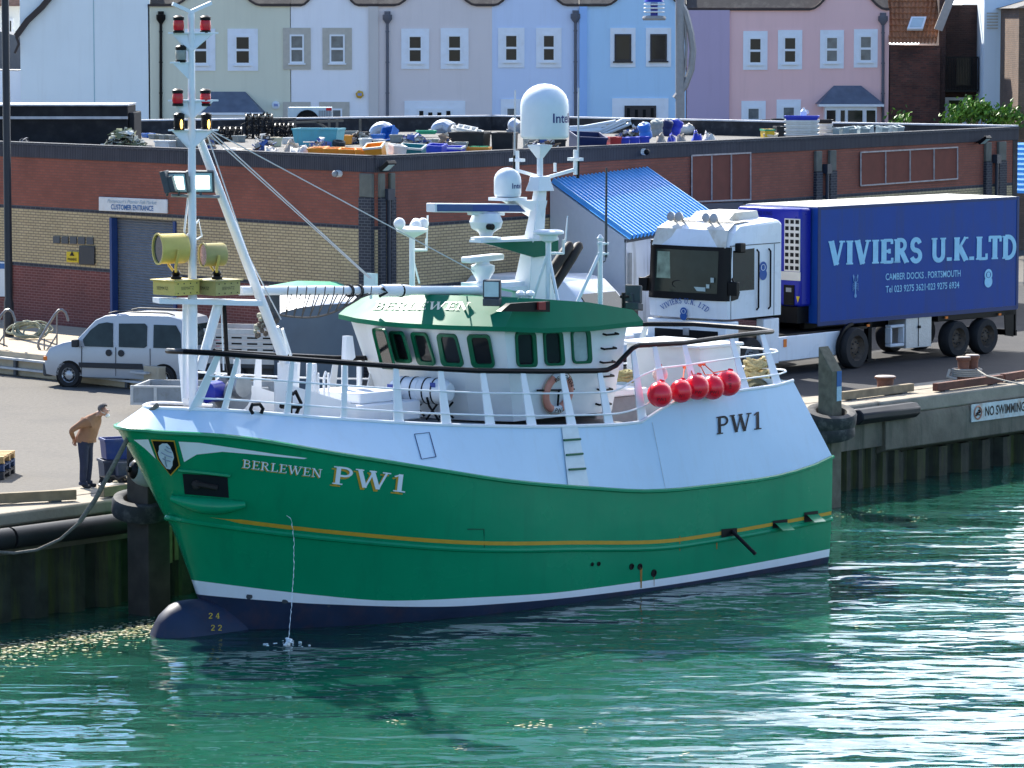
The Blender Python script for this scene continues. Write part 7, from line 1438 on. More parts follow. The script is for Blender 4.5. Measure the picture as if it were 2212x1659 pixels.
# ---- the man
def person():
    f0 = at_z(182, 1057, .0); t_ = thing('person', 'man in tan jumper and navy trousers stooping with hands behind his back', 'person', f0 + V(0, .25, .0)); 
    F_ = V(.94, -.30, 0).normalized(); S_ = V(-F_.y, F_.x, 0)      # facing right, a little to the water; S_ is his left
    def P(f, s, z): return F_ * f + S_ * s + V(0, 0, z)
    vs, es, rd = [], [], []
    def v(p, r, par_=None):
        vs.append(p); rd.append(r if isinstance(r, tuple) else (r, r)); i = len(vs) - 1
        if par_ is not None: es.append((par_, i))
        return i
    pel = v(P(0, 0, .93), (.165, .15)); bel = v(P(.065, 0, 1.06), (.205, .205), pel); che = v(P(.125, 0, 1.23), (.205, .18), bel); sho = v(P(.195, 0, 1.36), (.165, .135), che); nk = v(P(.285, 0, 1.43), .066, sho); hb_ = v(P(.345, 0, 1.47), .068, nk); hd = v(P(.40, 0, 1.51), (.102, .092), hb_); ht = v(P(.437, 0, 1.565), (.088, .078), hd)
    fc = v(P(.455, 0, 1.435), (.052, .047), hd); ns = v(P(.497, 0, 1.445), .016, fc)
    for s in (1, -1):
        hp = v(P(0, s * .105, .86), (.118, .11), pel); kn_ = v(P(.02, s * .11, .50), (.088, .082), hp); an = v(P(-.01, s * .115, .11), (.07, .066), kn_); hl_ = v(P(.02, s * .12, .045), .045, an); to = v(P(.17, s * .14, .035), (.045, .032), hl_)
        sh_ = v(P(.145, s * .205, 1.335), .085, sho); el = v(P(-.17, s * .29, 1.13), .058, sh_); wr = v(P(-.205, s * .08, .955), .038, el); pm_ = v(P(-.215, s * .03, .90), (.036, .022), wr)
        for k, (df, dz) in enumerate(((.02, -.09), (.005, -.10), (-.012, -.095), (-.028, -.08))):
            k1 = v(P(-.215 + df * .6, s * (.015 - .012 * k), .90 + dz * .55), .0095, pm_); v(P(-.205 + df, s * (-.015 - .012 * k), .90 + dz), .008, k1)
        th_ = v(P(-.235, s * .055, .885), .010, pm_); v(P(-.25, s * .05, .845), .009, th_)
    me = bpy.data.meshes.new('body'); me.from_pydata([tuple(p) for p in vs], es, []); o = bpy.data.objects.new('body', me); COL.objects.link(o)
    sk = o.modifiers.new('skin', 'SKIN'); sk.use_smooth_shade = True
    for i, r in enumerate(rd): me.skin_vertices[0].data[i].radius = r; me.skin_vertices[0].data[i].use_root = (i == 0)
    ss_ = o.modifiers.new('sub', 'SUBSURF'); ss_.levels = 2; ss_.render_levels = 2
    dg = bpy.context.evaluated_depsgraph_get(); m2 = bpy.data.meshes.new_from_object(o.evaluated_get(dg)); bpy.data.objects.remove(o)
    SKIN = mat('skin', (.42, .22, .15), .55); SHOE = mat('shoe_black', (.02, .02, .025), .5)
    JUMP = mat('tan_jumper', (.25, .13, .075), .9, var=.1, scale=12, bump=.008, bscale=10); TROU = mat('navy_trousers', (.022, .028, .055), .85, var=.15, scale=8, bump=.01, bscale=8)
    for x in (SKIN, JUMP, TROU, SHOE): m2.materials.append(x)
    for p in m2.polygons:
        c = p.center; f = c.dot(F_); mi_ = 0
        if c.z > 1.41 and f > .27: mi_ = 0
        elif c.z < .075: mi_ = 3
        elif c.z < .90 and not (f < -.165): mi_ = 2
        elif f < -.165 and c.z < .95: mi_ = 0
        else: mi_ = 1
        p.material_index = mi_; p.use_smooth = True
    b = bpy.data.objects.new('body', m2); COL.objects.link(b); b.parent = t_; WM[b.name] = WM[t_.name]
    m = MB(); c = P(.40, 0, 1.52); m.ball(c + P(-.012, 0, .032), (.115, .108, .105), 14); 
    m.v = [p for p in m.v]; keep = [f for f in m.f if sum(((m.v[i] - c).dot(F_) < .02 or (m.v[i] - c).z > .07) for i in f) >= 3 and sum(m.v[i].z for i in f) / len(f) > 1.475]; m.f = keep; m.m = [0] * len(keep)
    m.done('hair', mat('grey_hair', (.10, .09, .085), .8, var=.4, scale=40), t_)
    m = MB(); m.ball(P(.468, 0, 1.412), (.05, .06, .045), 10); m.tube([P(.47, .05, 1.445), P(.375, .098, 1.495)], .006, 4); m.tube([P(.47, -.05, 1.445), P(.375, -.098, 1.495)], .006, 4); m.done('face_mask', mat('mask_white', (.72, .70, .64), .8), t_)
    m = MB()
    for s in (1, -1): m.ball(P(.375, s * .098, 1.495), (.02, .012, .032), 8)
    m.done('ear', mat('skin', (.42, .22, .15), .55), t_); m = MB()
    for s in (1, -1): m.ball(P(.492, s * .032, 1.505), .011, 6)
    m.done('eye', BLK, t_)
    m = MB(); m.loft([[P(.02 + .20 * math.cos(a), .19 * math.sin(a), z) for a in [2 * math.pi * k / 24 for k in range(24)]] for z in (.885, .97)], close=True); m.done('jumper_hem', JUMP, t_)
    m = MB()
    for s in (1, -1): m.lathe([(.085, 0), (.09, .03), (.078, .06)], P(.0, s * .117, .07), n=14)
    m.done('trouser_cuff', TROU, t_)
person()
# ---- platform furniture: lamp post, handrails, hose
LB = at_pl(20, 720, MC - NL * 0 + NL * 1.2, NL); LB = at_z(20, 727, .6)
t_ = thing('lamp_post', 'tall black steel lamp post on the platform at the far left', 'lamp post', LB); m = MB(); m.lathe([(.13, 0), (.13, .9), (.105, 1.0), (.10, 9.8), (.08, 10)], (0, 0, 0), n=16); m.done('post', mat('post_black', (.018, .019, .024), .4, var=.15), t_); m = MB(); m.tube([V(0, 0, 10), V(0, -.3, 10.3), V(0, -1.2, 10.5)], .05, 6); m.obox(V(0, -1.5, 10.5), (.12, 0, 0), (0, .35, 0), (0, 0, .06)); m.done('lantern', GREYD, t_)
vcrop = lambda x, y: (x / 6.249, 589.9 + y / 6.249)
HR = mat('handrail_steel', (.20, .20, .20), .45, metal=.5, var=.2)
def hr(dx, lab):
    b0 = at_z(95, 806, 0); yd = b0.y
    t_ = thing('handrail', lab, 'handrail', b0 + V(dx, 0, 0), 0, 'tube handrails of the platform steps'); f = lambda x, y: at_y(*vcrop(x, y), yd) + V(dx, 0, 0)
    m = MB(); m.tube([f(*p) for p in ((590, 1130), (560, 1080), (515, 990), (520, 930), (545, 885), (640, 720), (740, 560), (795, 500), (840, 495), (885, 530), (915, 610), (922, 650))], .035, 8); m.done('top_rail', HR, t_, world=True)
    m = MB(); m.tube([f(598, 1400), f(598, 880)], .022, 6); m.tube([f(768, 990), f(768, 560)], .022, 6); m.tube([f(600, 1090), f(765, 840)], .022, 6); m.tube([f(560, 890), f(820, 990)], .022, 6); m.done('upright', HR, t_, world=True)
hr(0, 'bent steel tube handrail at the steps in front of the silver van'); hr(-1.35 * 1.0, 'bent steel tube handrail cut by the left edge behind the lamp post')
hc = at_z(62, 735, .6); t_ = thing('hose_coil', 'pale coil of hose lying on the platform against the brick wall', 'hose', hc); rnd = random.Random(8); m = MB()
for k in range(11):
    rx, rz, ox, tl = rnd.uniform(.30, .58), rnd.uniform(.18, .36), rnd.uniform(-.12, .16), rnd.uniform(-.3, .3); m.tube([V(ox + rx * math.cos(a), .25 + .2 * math.sin(a) + tl * .1 + .02 * k, .08 + rz * .55 * (1 + math.sin(a)) + .03 * math.sin(3 * a + k)) for a in [2 * math.pi * j / 24 for j in range(24)]], .024, 6, closed=True)
m.done('coil', mat('hose_pale', (.30, .30, .20), .6, var=.15), t_)
# ---- ornamental arch lamp in front of the terrace
AL = at_y(1470, 300, 147); t_ = thing('arch_lamp', 'grey ornamental street lamp with a curved arch and blue lantern', 'street lamp', V(AL.x, 147, 0)); ARG = mat('arch_grey', (.30, .29, .28), .5, var=.1)
yf = lambda x, y: at_y(x, y, 147)
m = MB(); m.tube([V(AL.x, 147, 0), yf(1469, -60)], .17, 10); m.tube([yf(1413, -40), yf(1440, -25), yf(1462, -8), yf(1480, 25), yf(1492, 70), yf(1497, 110), yf(1493, 150), yf(1480, 185), yf(1458, 213)], .13, 6); m.tube([yf(1470, 20), yf(1480, 55), yf(1483, 100), yf(1481, 140), yf(1473, 180)], .05, 6); m.done('arch', ARG, t_, world=True)
m = MB(); c = yf(1413, 40); m.lathe([(.42, -.02), (.45, .06), (.42, .14), (.2, .16)], c - V(0, 0, .05), n=16); m.tube([c + V(0, 0, .7), yf(1413, -40)], .03, 6); ln = m.done('lantern', ARG, t_, world=True); m = MB(); m.lathe([(.38, .62), (.3, .78), (.1, .86)], c, n=16); m.lathe([(.14, .1), (.14, .6)], c, n=10); m.done('blue_cap', mat('lamp_cobalt', (.02, .03, .35), .3), ln, world=True); m = MB()
for z in (.22, .36, .5): m.lathe([(.38, z), (.40, z + .03), (.38, z + .06)], c, n=16)
m.done('louvre_ring', OFFW, ln, world=True)
# alarm boxes, air conditioner
for x, y, mt, lab, hexg in ((777, 204, mat('alarm_yellow', (.62, .36, .03), .5), 'yellow hexagonal alarm box on the white terraced house', 6), (596, 227, OFFW, 'white alarm box with a blue face on the cream house', 8)):
    p = H(x, y); t_ = thing('alarm_box', lab, 'alarm box', p); m = MB(); m.lathe([(.17, 0), (.17, .1), (.14, .12)], p, (0, -1, 0), hexg); m.done('case', mt, t_, world=True); m = MB(); m.box(p.x - .08, p.x + .09, HY - .13, HY - .121, p.z - .05, p.z + .06); m.done('face', mat('alarm_face', (.25, .3, .5), .5), t_, world=True)
# plants by the brick house
def bush(c, n, rx, rz, lab, seed, name='bush', ls=.11):
    rnd = random.Random(seed); t_ = thing(name, lab, 'plant', c); m = MB(); st = MB()
    for k in range(max(5, n // 60)):
        a = rnd.uniform(0, 6.3); e = V(rnd.gauss(0, .45) * rx, rnd.gauss(0, .3) * rx * .6, rz * rnd.uniform(.45, 1.05)); st.tube([V(0, 0, -1.5), e * .5 + V(0, 0, -.3), e], [.03, .018, .006], 5)
        hgt = 1 - .55 * min(1, abs(e.x) / rx)
        for j in range(n // max(5, n // 60)):
            c_ = e * rnd.uniform(.75, 1.05) + V(rnd.gauss(0, .17), rnd.gauss(0, .2), rnd.gauss(0, .16)); d = V(rnd.gauss(0, 1), rnd.gauss(0, 1), rnd.gauss(.4, .7)).normalized(); u = d.orthogonal().normalized(); w_ = d.cross(u); s_ = ls * rnd.uniform(.6, 1.25); m.poly([c_ - u * s_, c_ + w_ * s_ * .5 + d * s_ * .1, c_ + u * s_, c_ - w_ * s_ * .5 + d * s_ * .1], 0 if rnd.random() < .6 else 1)
    m.done('foliage', [mat('leaf_light', (.16, .30, .035), .5, var=.3, scale=5), mat('leaf_dark', (.06, .14, .02), .55, var=.3, scale=5)], t_, smooth=False, fixn=False); st.done('stem', WOOD, t_)
byy = 150.0
def BP_(x, y): return at_y(x, y, byy)
for x, y, n, rx, rz, lab, sd_ in ((2112, 268, 900, .85, .85, 'tall bright green bush in front of the brick house recess', 11), (2160, 270, 600, .75, .5, 'lower green bush beneath the slit window of the tower', 12), (2066, 269, 220, .35, .38, 'small green bush left of the tall bright one', 13), (1962, 268, 60, .2, .28, 'tiny green sprig above the market parapet by the brick house', 14), (1938, 269, 70, .3, .15, 'low green sprig at the corner of the pink house', 15)): bush(BP_(x, y), n, rx, rz, lab, sd_)
# ================================================================ junk on the market roof
def rf(px, py, z=RZ): return at_z(px, py, z)
def rs(p): return FPX / p.y
def par_y(px): return 303.5 + .0389 * px if px < 810 else 335 - .0454 * (px - 810)
def front_d(px):       # depth of the parapet along this sight line
    r = ray(px, par_y(px)); return FPX / ((par_y(px) - 40) / (CAMH - ZP))
def seat(px, yb):      # things hard against the parapet stand just behind it, the rest where their foot is seen on the roof
    d = min(rf(px, yb).y, 200); gap = par_y(px) - yb
    if gap < 9: return at_y(px, yb, front_d(px) + 1.0 + .12 * max(0, gap)) * 1
    return rf(px, yb)
def seat0(px, yb): p = seat(px, yb); return V(p.x, p.y, RZ)
CB = dict(blue=mat('crate_blue', (.03, .16, .50), .45, var=.15), dblue=mat('crate_dark_blue', (.012, .022, .085), .5, var=.15), pblue=mat('crate_royal', (.03, .05, .42), .45, var=.15), orange=mat('crate_orange', (.72, .28, .03), .5, var=.12), white=mat('crate_white', (.68, .67, .63), .55, var=.1, dirt=(.4, .36, .28), dirt_amt=.4, dscale=4), grey=mat('crate_grey', (.25, .27, .25), .6, var=.25, dirt=(.1, .1, .09), dirt_amt=.5, dscale=4), teal=mat('crate_teal', (.02, .17, .20), .5, var=.15), red=mat('crate_red', (.45, .03, .03), .5, var=.2), yellow=mat('crate_yellow', (.70, .42, .02), .5), black=mat('crate_black', (.018, .018, .02), .6, var=.3), turq=mat('tub_turquoise', (.10, .36, .42), .5, var=.1, scale=3, dirt=(.15, .22, .22), dirt_amt=.6, dscale=2.5, streak=True), cream=mat('crate_cream', (.62, .52, .36), .6, var=.1), green=mat('lid_green', (.03, .35, .18), .5))
GRP2 = 'crates dumped on the market roof'
def crate(x0, x1, yt, yb, col, lab, rz=R(30), tilt=None, dep=.45, name='crate', cat='crate', z=0.0, lid=None, group=GRP2):
    p = seat0((x0 + x1) / 2, yb); p.z += z; s_ = rs(p); w_ = (x1 - x0) / s_ * 1.04; ztop = at_y(p.x, yt, p.y).z if False else CAMH - (yt - 40) / s_; c_ = math.cos(rz); near = par_y((x0 + x1) / 2) - yb < 9; tilt = (tilt[0] * .4, tilt[1] * .5) if (tilt and near) else tilt; s2 = abs(math.sin(rz)); lx = max(.2, (w_ - s2 * dep) / c_ if w_ > s2 * dep + .15 else w_ * .8); h_ = max(.12, (ztop - p.z) * (1.0 if not tilt else 1.02 if near else .72)); off = V(0, .5 * (lx * s2 + dep * c_), 0.004)
    return bin_(p + off, lx, dep, h_, rz, CB[col], lab, name, cat, group, tilt, lid=CB[lid] if lid else None)
# left part: plant room, pots, net, crates
bk = thing('plant_room', 'long black felted plant room on the left back of the market roof', 'plant room', rf(150, 302, RZ) + V(0, 1.0, 0)); p0, p1 = at_y(-40, 229, 118), at_y(276, 230, 118); m = MB(); m.box(p0.x, p1.x, 118, 120.5, RZ + .003, p0.z); m.box(p1.x, p1.x + .18, 118.1, 120.4, RZ + .003, p0.z - .2); m.done('wall', mat('felt_black', (.014, .014, .016), .85, var=.5, scale=2.5, dirt=(.035, .036, .032), dirt_amt=.7, dscale=2), bk, world=True, bevel=.04)
m = MB(); m.box(p0.x, p1.x + .02, 117.94, 120.5, p0.z + .002, p0.z + .05); m.box(p0.x, p1.x, 117.9, 118, RZ + .85, RZ + .93); m.done('coping', mat('felt_edge', (.42, .42, .43), .6, var=.25, scale=4), bk, world=True)
rnd = random.Random(21)
potm = mat('pot_black', (.03, .031, .034), .5, var=.2)
for k in range(11):
    x = 42 + k * 9 + rnd.uniform(-3, 3); y = 300 - (k % 3) * 7 - rnd.uniform(0, 4); p = seat0(x, y + (k % 3) * 5); t_ = thing('bucket', 'black plastic bucket in the heap before the plant room', 'bucket', p, 0, 'black buckets heaped on the roof'); D = V(rnd.uniform(-.9, .9), rnd.uniform(-.6, .2), rnd.uniform(.1, 1)).normalized(); o_ = V(0, 0, .12 + (k % 3) * .22)
    m = MB(); m.lathe([(.13, 0), (.17, .36), (.185, .37), (.185, .40), (.16, .40), (.12, .03)], o_, D, 14); m.done('shell', potm, t_); m = MB(); m.tube([o_ + D * .38 + D.orthogonal() * .18 * math.cos(a) + D.cross(D.orthogonal()) * .18 * math.sin(a) for a in [math.pi * j / 8 for j in range(9)]], .008, 4); m.done('handle', STEEL, t_)
p = rf(178, 303); t_ = thing('landing_net', 'grey wire landing net leaning on the net heap on the roof', 'net', p); a, b_ = at_y(172, 300, p.y), at_y(214, 270, p.y); m = MB(); d_ = (b_ - a); u = V(0, .3, 1).cross(d_).normalized(); u2 = V(d_.z, 0, -d_.x).normalized()
ring = [a + d_ * (.5 + .5 * math.cos(q)) + u2 * .19 * math.sin(q) * (.5 + .5 * math.cos(q * .5) ** 2 + .3) for q in [2 * math.pi * j / 28 for j in range(28)]]; m.tube(ring, .025, 5, closed=True)
for k in range(1, 14): m.tube([ring[k], ring[28 - k]], .008, 4)
for k in range(-2, 3): m.tube([a + d_ * .05 + u2 * .02 * k, a + d_ * .97 + u2 * .06 * k], .008, 4)
m.done('frame', mat('wire_grey', (.25, .26, .26), .6), t_, world=True)
def heap(x0, x1, yt, yb, cols, lab, n, seed, name='net_heap', cat='net'):
    rnd = random.Random(seed); p = seat0((x0 + x1) / 2, yb); s_ = rs(p); w_, h_ = (x1 - x0) / s_, CAMH - (yt - 40) / s_ - RZ; t_ = thing(name, lab, cat, p + V(0, .3, 0)); m = MB()
    for k in range(n):
        q = rnd.uniform(-1, 1); hm = h_ * (1 - abs(q) ** 1.5); c = V(q * w_ / 2, rnd.uniform(-.3, .3), rnd.uniform(0, 1) * hm); u = V(rnd.gauss(0, 1), rnd.gauss(0, 1), rnd.gauss(0, .6)).normalized(); v_ = u.orthogonal(); w2 = u.cross(v_); s2 = rnd.uniform(.06, .17); mi_ = rnd.randrange(len(cols))
        m.poly([c + u * s2, c + v_ * s2 * .7 + w2 * .03, c - u * s2 * .9 + w2 * .06, c - v_ * s2 * .8], mi_)
    for k in range(n // 6): q = rnd.uniform(-1, 1); c = V(q * w_ / 2, -.2, h_ * (1 - abs(q)) * rnd.random()); m.tube([c + V(rnd.uniform(-.3, .3), rnd.uniform(-.1, .1), rnd.uniform(-.1, .1)) for _ in range(6)], .018, 5, k % len(cols))
    m.done('heap', cols, t_, smooth=False, fixn=False)
NETC = [mat('net_white', (.6, .6, .54), .9), mat('net_grey', (.3, .32, .28), .9), mat('net_green', (.16, .18, .10), .9), mat('net_black', (.03, .03, .03), .9)]
heap(200, 330, 276, 311, NETC, 'tangled heap of white and grey netting on the roof edge', 420, 31)
crate(300, 330, 277, 289, 'blue', 'blue crate behind the netting heap, left of the mast', z=.15); crate(303, 334, 287, 298, 'blue', 'second blue crate under the blue one behind the netting'); crate(333, 360, 277, 289, 'grey', 'grey crate beside the blue crates near the mast', z=.12); crate(361, 384, 273, 290, 'blue', 'blue crate just left of the boat mast lamps')
for k in range(3): crate(322 + k * 22, 344 + k * 22, 289 + k, 301 + k, 'grey', ('leftmost mossy grey crate in the row near the mast', 'middle mossy grey crate in the row near the mast', 'rightmost mossy grey crate in the row near the mast')[k])
crate(332, 384, 303, 316.5, 'white', 'long white crate on the parapet edge left of the mast', rz=R(-40), dep=.4); crate(385, 402, 297, 315, 'grey', 'olive grey crate beside the long white crate'); crate(420, 450, 296, 316, 'dblue', 'dark blue crate on the parapet edge right of the mast', rz=R(-30)); crate(455, 480, 290, 312, 'black', 'black crate among the rings right of the mast')
# lobster pots
def pot(x0, x1, yt, yb, lab, seed):
    p = rf((x0 + x1) / 2, yb) + V(0, .4, 0); s_ = rs(p); w_, h_ = (x1 - x0) / s_ / 2, CAMH - (yt - 40) / s_ - RZ; t_ = thing('lobster_pot', lab, 'lobster pot', p, 0, 'lobster pots on the market roof'); m = MB(); rnd = random.Random(seed)
    for i in range(5): x = -w_ + 2 * w_ * i / 4; m.tube([V(x, .35 * math.cos(a), h_ * .95 * math.sin(a)) for a in [math.pi * j / 10 for j in range(11)]], .028, 5)
    for j in range(7): a = math.pi * j / 6; m.tube([V(-w_, .35 * math.cos(a), h_ * .95 * math.sin(a)), V(w_, .35 * math.cos(a), h_ * .95 * math.sin(a))], .022, 5)
    m.done('frame', BLK, t_); m = MB()
    for k in range(150): c = V(rnd.uniform(-w_, w_) * .95, rnd.uniform(-.3, .3), rnd.uniform(.02, h_ * .9)); m.tube([c, c + V(rnd.gauss(0, .1), rnd.gauss(0, .1), rnd.gauss(0, .1))], .02, 4)
    m.done('netting', NETC[3], t_)
pot(531, 586, 243, 300, 'tall black lobster pot beside the railing post on the roof', 41); pot(594, 632, 264, 301, 'smaller black lobster pot right of the railing post', 42); pot(472, 520, 272, 306, 'low black lobster pot nearest the boat stays', 43)
t_ = thing('roof_railing', 'weathered grey timber railing across the middle of the roof', 'railing', rf(640, 290)); yd = rf(640, 292).y; m = MB(); y_ = lambda x, y: at_y(x, y, yd)
m.tube([y_(529, 257), y_(640, 256)], .04, 4); m.tube([y_(622, 265), y_(742, 261)], .05, 4)
m.done('top_rail', mat('rail_timber', (.13, .12, .10), .85, var=.25), t_, world=True); TIMB = mat('rail_timber', (.13, .12, .10), .85, var=.25)
for x in (588, 637, 711, 728, 778): m = MB(); m.tube([y_(x, 300), y_(x, 258)], .055, 4); m.done('post', TIMB, t_, world=True)
m = MB(); m.tube([y_(685, 264), y_(715, 282)], .05, 4); m.done('brace', mat('rail_timber', (.13, .12, .10), .85, var=.25), t_, world=True)
# air conditioning unit behind the roof, on the white house
acy = 137.5; p0, p1 = at_y(622, 281, acy), at_y(716, 232, acy); t_ = thing('air_conditioner', 'large pale air conditioning unit with round fan at the back of the roof', 'air conditioner', V((p0.x + p1.x) / 2, acy, RZ - .4)); m = MB(); m.box(p0.x, p1.x, acy, acy + .8, p0.z - .3, p1.z); ac = m.done('case', mat('ac_pale', (.52, .62, .64), .5, var=.06), t_, world=True, bevel=.02); c = at_y(664, 263, acy); m = MB(); m.lathe([(.40, 0), (.42, .03), (.36, .03), (.34, -.01), (.001, -.01)], c + V(0, -.004, 0), (0, -1, 0), 24); m.done('fan', BLK, ac, world=True); m = MB(); q_ = at_y(689, 262, acy)
for k in range(9): m.box(q_.x + k * .06, q_.x + k * .06 + .03, acy - .02, acy - .002, q_.z - .38, q_.z + .38)
m.done('louvre', GREYM, ac, world=True); m = MB(); q_ = at_y(708, 236, acy); m.box(q_.x - .06, q_.x + .14, acy - .012, acy - .002, q_.z - .05, q_.z + .05); m.done('maker_plate', RED, ac, world=True)
# middle: tubs, sacks, crates
crate(571, 608, 296, 317, 'cream', 'cream octagonal plastic tub among the pots', name='tub', cat='tub', group='tubs on the market roof'); crate(632, 741, 277, 318, 'turq', 'big turquoise fish tub in the middle of the roof', rz=R(-12), dep=1.0, name='fish_tub', cat='tub', group='tubs on the market roof')
for i, (x, y) in enumerate(((497, 318), (528, 318))):
    p = seat0(x, y) + V(0, .2, .32); t_ = thing('hose_ring', ('flat white ring left of the cream one', 'flat cream ring right of the white one')[i] + ' on the parapet edge', 'hose ring', p, 0, 'hose rings on the roof'); m = MB()
    for k in range(3): m.tube([V((.26 - .05 * k) * math.cos(a), (.22 - .04 * k) * math.sin(a), .05 + .03 * k) for a in [2 * math.pi * j / 20 for j in range(20)]], .04, 6, closed=True)
    m.done('coil', CB['white'] if i == 0 else CB['cream'], t_)
def sack(x0, x1, yt, yb, mt, lab, seed, z=0):
    p = seat0((x0 + x1) / 2, yb) + V(0, .15, 0); s_ = rs(p); yb = 40 + (CAMH - RZ) * s_; rnd = random.Random(seed); t_ = thing('sack', lab, 'sack', p, 0, 'sacks and bundles on the market roof'); m = MB(); m.ball(V(0, 0, (yb - yt) / s_ * .5), ((x1 - x0) / s_ / 2, .25, (yb - yt) / s_ * .5), 16)
    for q in m.v: f = 1 + .16 * math.sin(q.x * 17 + seed) * math.sin(q.z * 21) + rnd.uniform(-.07, .07); q.x *= f; q.z = max(0, q.z * f)
    m.done('bag', mt, t_, ang=80); m = MB(); m.tube([V(-(x1 - x0) / s_ * .3, -.1, (yb - yt) / s_ * .95), V(0, -.15, (yb - yt) / s_ * 1.02), V((x1 - x0) / s_ * .3, -.12, (yb - yt) / s_ * .9)], .012, 4); m.done('tie', ROPE, t_)
SKW = mat('sack_white', (.62, .59, .54), .8, var=.12, scale=5, bump=.02); SKB = mat('sack_taupe', (.36, .31, .26), .8, var=.15, scale=5, bump=.02)
sack(568, 606, 314, 324, SKW, 'flat white sack at the parapet below the cream tub', 1); sack(612, 648, 307, 325, SKB, 'taupe crumpled bag left of the white sheet', 2); sack(622, 676, 315, 331, SKW, 'crumpled white sheet left of the orange crates', 3)
crate(727, 760, 291, 313, 'orange', 'orange tub heaped with rope right of the turquoise one', rz=R(45), dep=.35); p = rf(731, 319) + V(0, .3, 0); tyre_at(p + V(0, 0, .12), .2, .16, V(.1, -.2, 1), 'small black tyre on the roof by the orange tub'); 
for k in range(4): crate(668 + k * 32, 712 + k * 32, 318 + k * 1.5, 331 + k * 1.5, 'orange', ('orange tray at the left end of the row by the parapet', 'second orange tray from the left by the parapet', 'third orange tray from the left by the parapet', 'orange tray at the right end of the row by the parapet')[k], rz=R(-20 + 8 * k), dep=.4, tilt=(R(10), R(4 * k - 6)))
crate(797, 842, 309, 335, 'orange', 'orange crate with a white rim standing on edge at the parapet', rz=R(-15), dep=.35, tilt=(R(48), R(-12)), lid='white'); crate(832, 872, 313, 333, 'white', 'white open crate between the orange and teal crates', rz=R(20), tilt=(R(15), R(10))); crate(775, 803, 298, 316, 'white', 'white slotted crate behind the orange trays', rz=R(15)); crate(805, 832, 300, 316, 'white', 'pale crate at the foot of the leaning blue one', rz=R(25), z=.02)
crate(803, 830, 289, 307, 'blue', 'small blue crate left of the large leaning one', rz=R(-35)); crate(824, 870, 268, 306, 'blue', 'large bright blue crate leaning on its side', rz=R(-30), dep=.5, tilt=(R(62), R(-16)), z=.12)
crate(862, 921, 313, 333, 'teal', 'dark teal crate on its side with white rim at the parapet', rz=R(-18), dep=.4, tilt=(R(35), R(6)), lid='white'); crate(921, 965, 312, 330, 'pblue', 'royal blue crate lid right of the teal crate', rz=R(-20), dep=.4, tilt=(R(18), R(4))); crate(955, 1004, 316, 328, 'pblue', 'second royal blue tray near the white slatted crate', rz=R(-15), dep=.4, tilt=(R(14), R(2)), lid='white'); crate(1000, 1060, 317, 328, 'orange', 'flat orange lid left of the dark wooden box', rz=R(-12), dep=.4)
crate(899, 942, 287, 297, 'green', 'green lid on the grey rubbish in mid roof', rz=R(10), dep=.5, z=.1); crate(953, 996, 293, 317, 'white', 'white slatted crate leaning against the black tub', rz=R(-40), dep=.5, tilt=(R(38), R(15))); crate(890, 915, 296, 310, 'black', 'black box under the green lid in mid roof'); crate(925, 952, 299, 314, 'grey', 'grey crate behind the royal blue trays')
crate(970, 1058, 285, 317, 'black', 'big black tub heaped with white trays', rz=R(-12), dep=.9, name='fish_tub', cat='tub', group='tubs on the market roof'); q_ = rf(1012, 317)
for k in range(5): p = at_y(990 + k * 12, 284 - (1.5 - abs(k - 1.5)) * 4 + k * 2, q_.y + .7); t_ = bin_(p, .42, .3, .12, R(-12), CB['white'], 'white tray heaped in the big black tub', 'tray', 'tray', 'white trays in the black tub', (R(18), R(12)))
crate(1062, 1118, 286, 324, 'black', 'dark weathered wooden box behind the big radar dome', rz=R(-10), dep=.8, name='wooden_box', cat='box', group='tubs on the market roof')
# extra junk: more heaps and boxes between the big pieces
MIX = [mat('scrap_grey', (.28, .28, .26), .8), mat('scrap_black', (.03, .03, .032), .7), mat('scrap_brown', (.2, .14, .09), .8), mat('scrap_blue', (.05, .10, .28), .6), mat('scrap_white', (.6, .58, .52), .7)]
for k, (x0, x1, yt, yb, lab) in enumerate(((405, 475, 290, 318, 'dark heap of line and scraps right of the mast on the roof'), (640, 735, 300, 322, 'heap of scraps below the turquoise tub'), (745, 800, 287, 312, 'heap of mixed scraps right of the orange tub'), (865, 925, 290, 318, 'heap of grey and blue scraps under the elbow vents'), (930, 985, 292, 320, 'heap of scraps left of the big black tub'), (1120, 1225, 288, 318, 'long low heap of grey scraps beside the radar dome'), (1340, 1420, 276, 296, 'heap of scraps behind the royal blue crates'), (540, 600, 290, 320, 'heap of pale scraps below the lobster pots'))):
    heap(x0, x1, yt, yb, MIX, lab, 260, 60 + k, 'scrap_heap', 'scrap heap')
EX = [('grey', 408, 430, 283, 300, 'mossy grey box right of the mast lamps'), ('dblue', 432, 456, 280, 298, 'dark blue box behind the white rings'), ('grey', 500, 530, 292, 308, 'grey box between the rings and the tall pot'), ('white', 612, 634, 296, 312, 'white box left of the turquoise tub'), ('grey', 742, 772, 282, 298, 'grey box behind the orange tub'), ('black', 768, 796, 284, 300, 'black box left of the elbow vent'), ('grey', 842, 872, 290, 309, 'grey box right of the leaning blue crate'), ('pblue', 872, 893, 294, 309, 'royal blue box left of the green lid'), ('grey', 905, 930, 300, 316, 'dusty grey box in front of the green lid'), ('grey', 980, 1010, 306, 322, 'grey box in front of the big black tub'), ('green', 1016, 1056, 315, 325, 'flat green lid at the foot of the black tub'), ('grey', 1130, 1165, 294, 312, 'long grey box behind the radar dome'), ('white', 1170, 1222, 284, 296, 'white board lying right of the radar dome'), ('black', 1180, 1222, 300, 317, 'black box left of the open dark blue crate')]
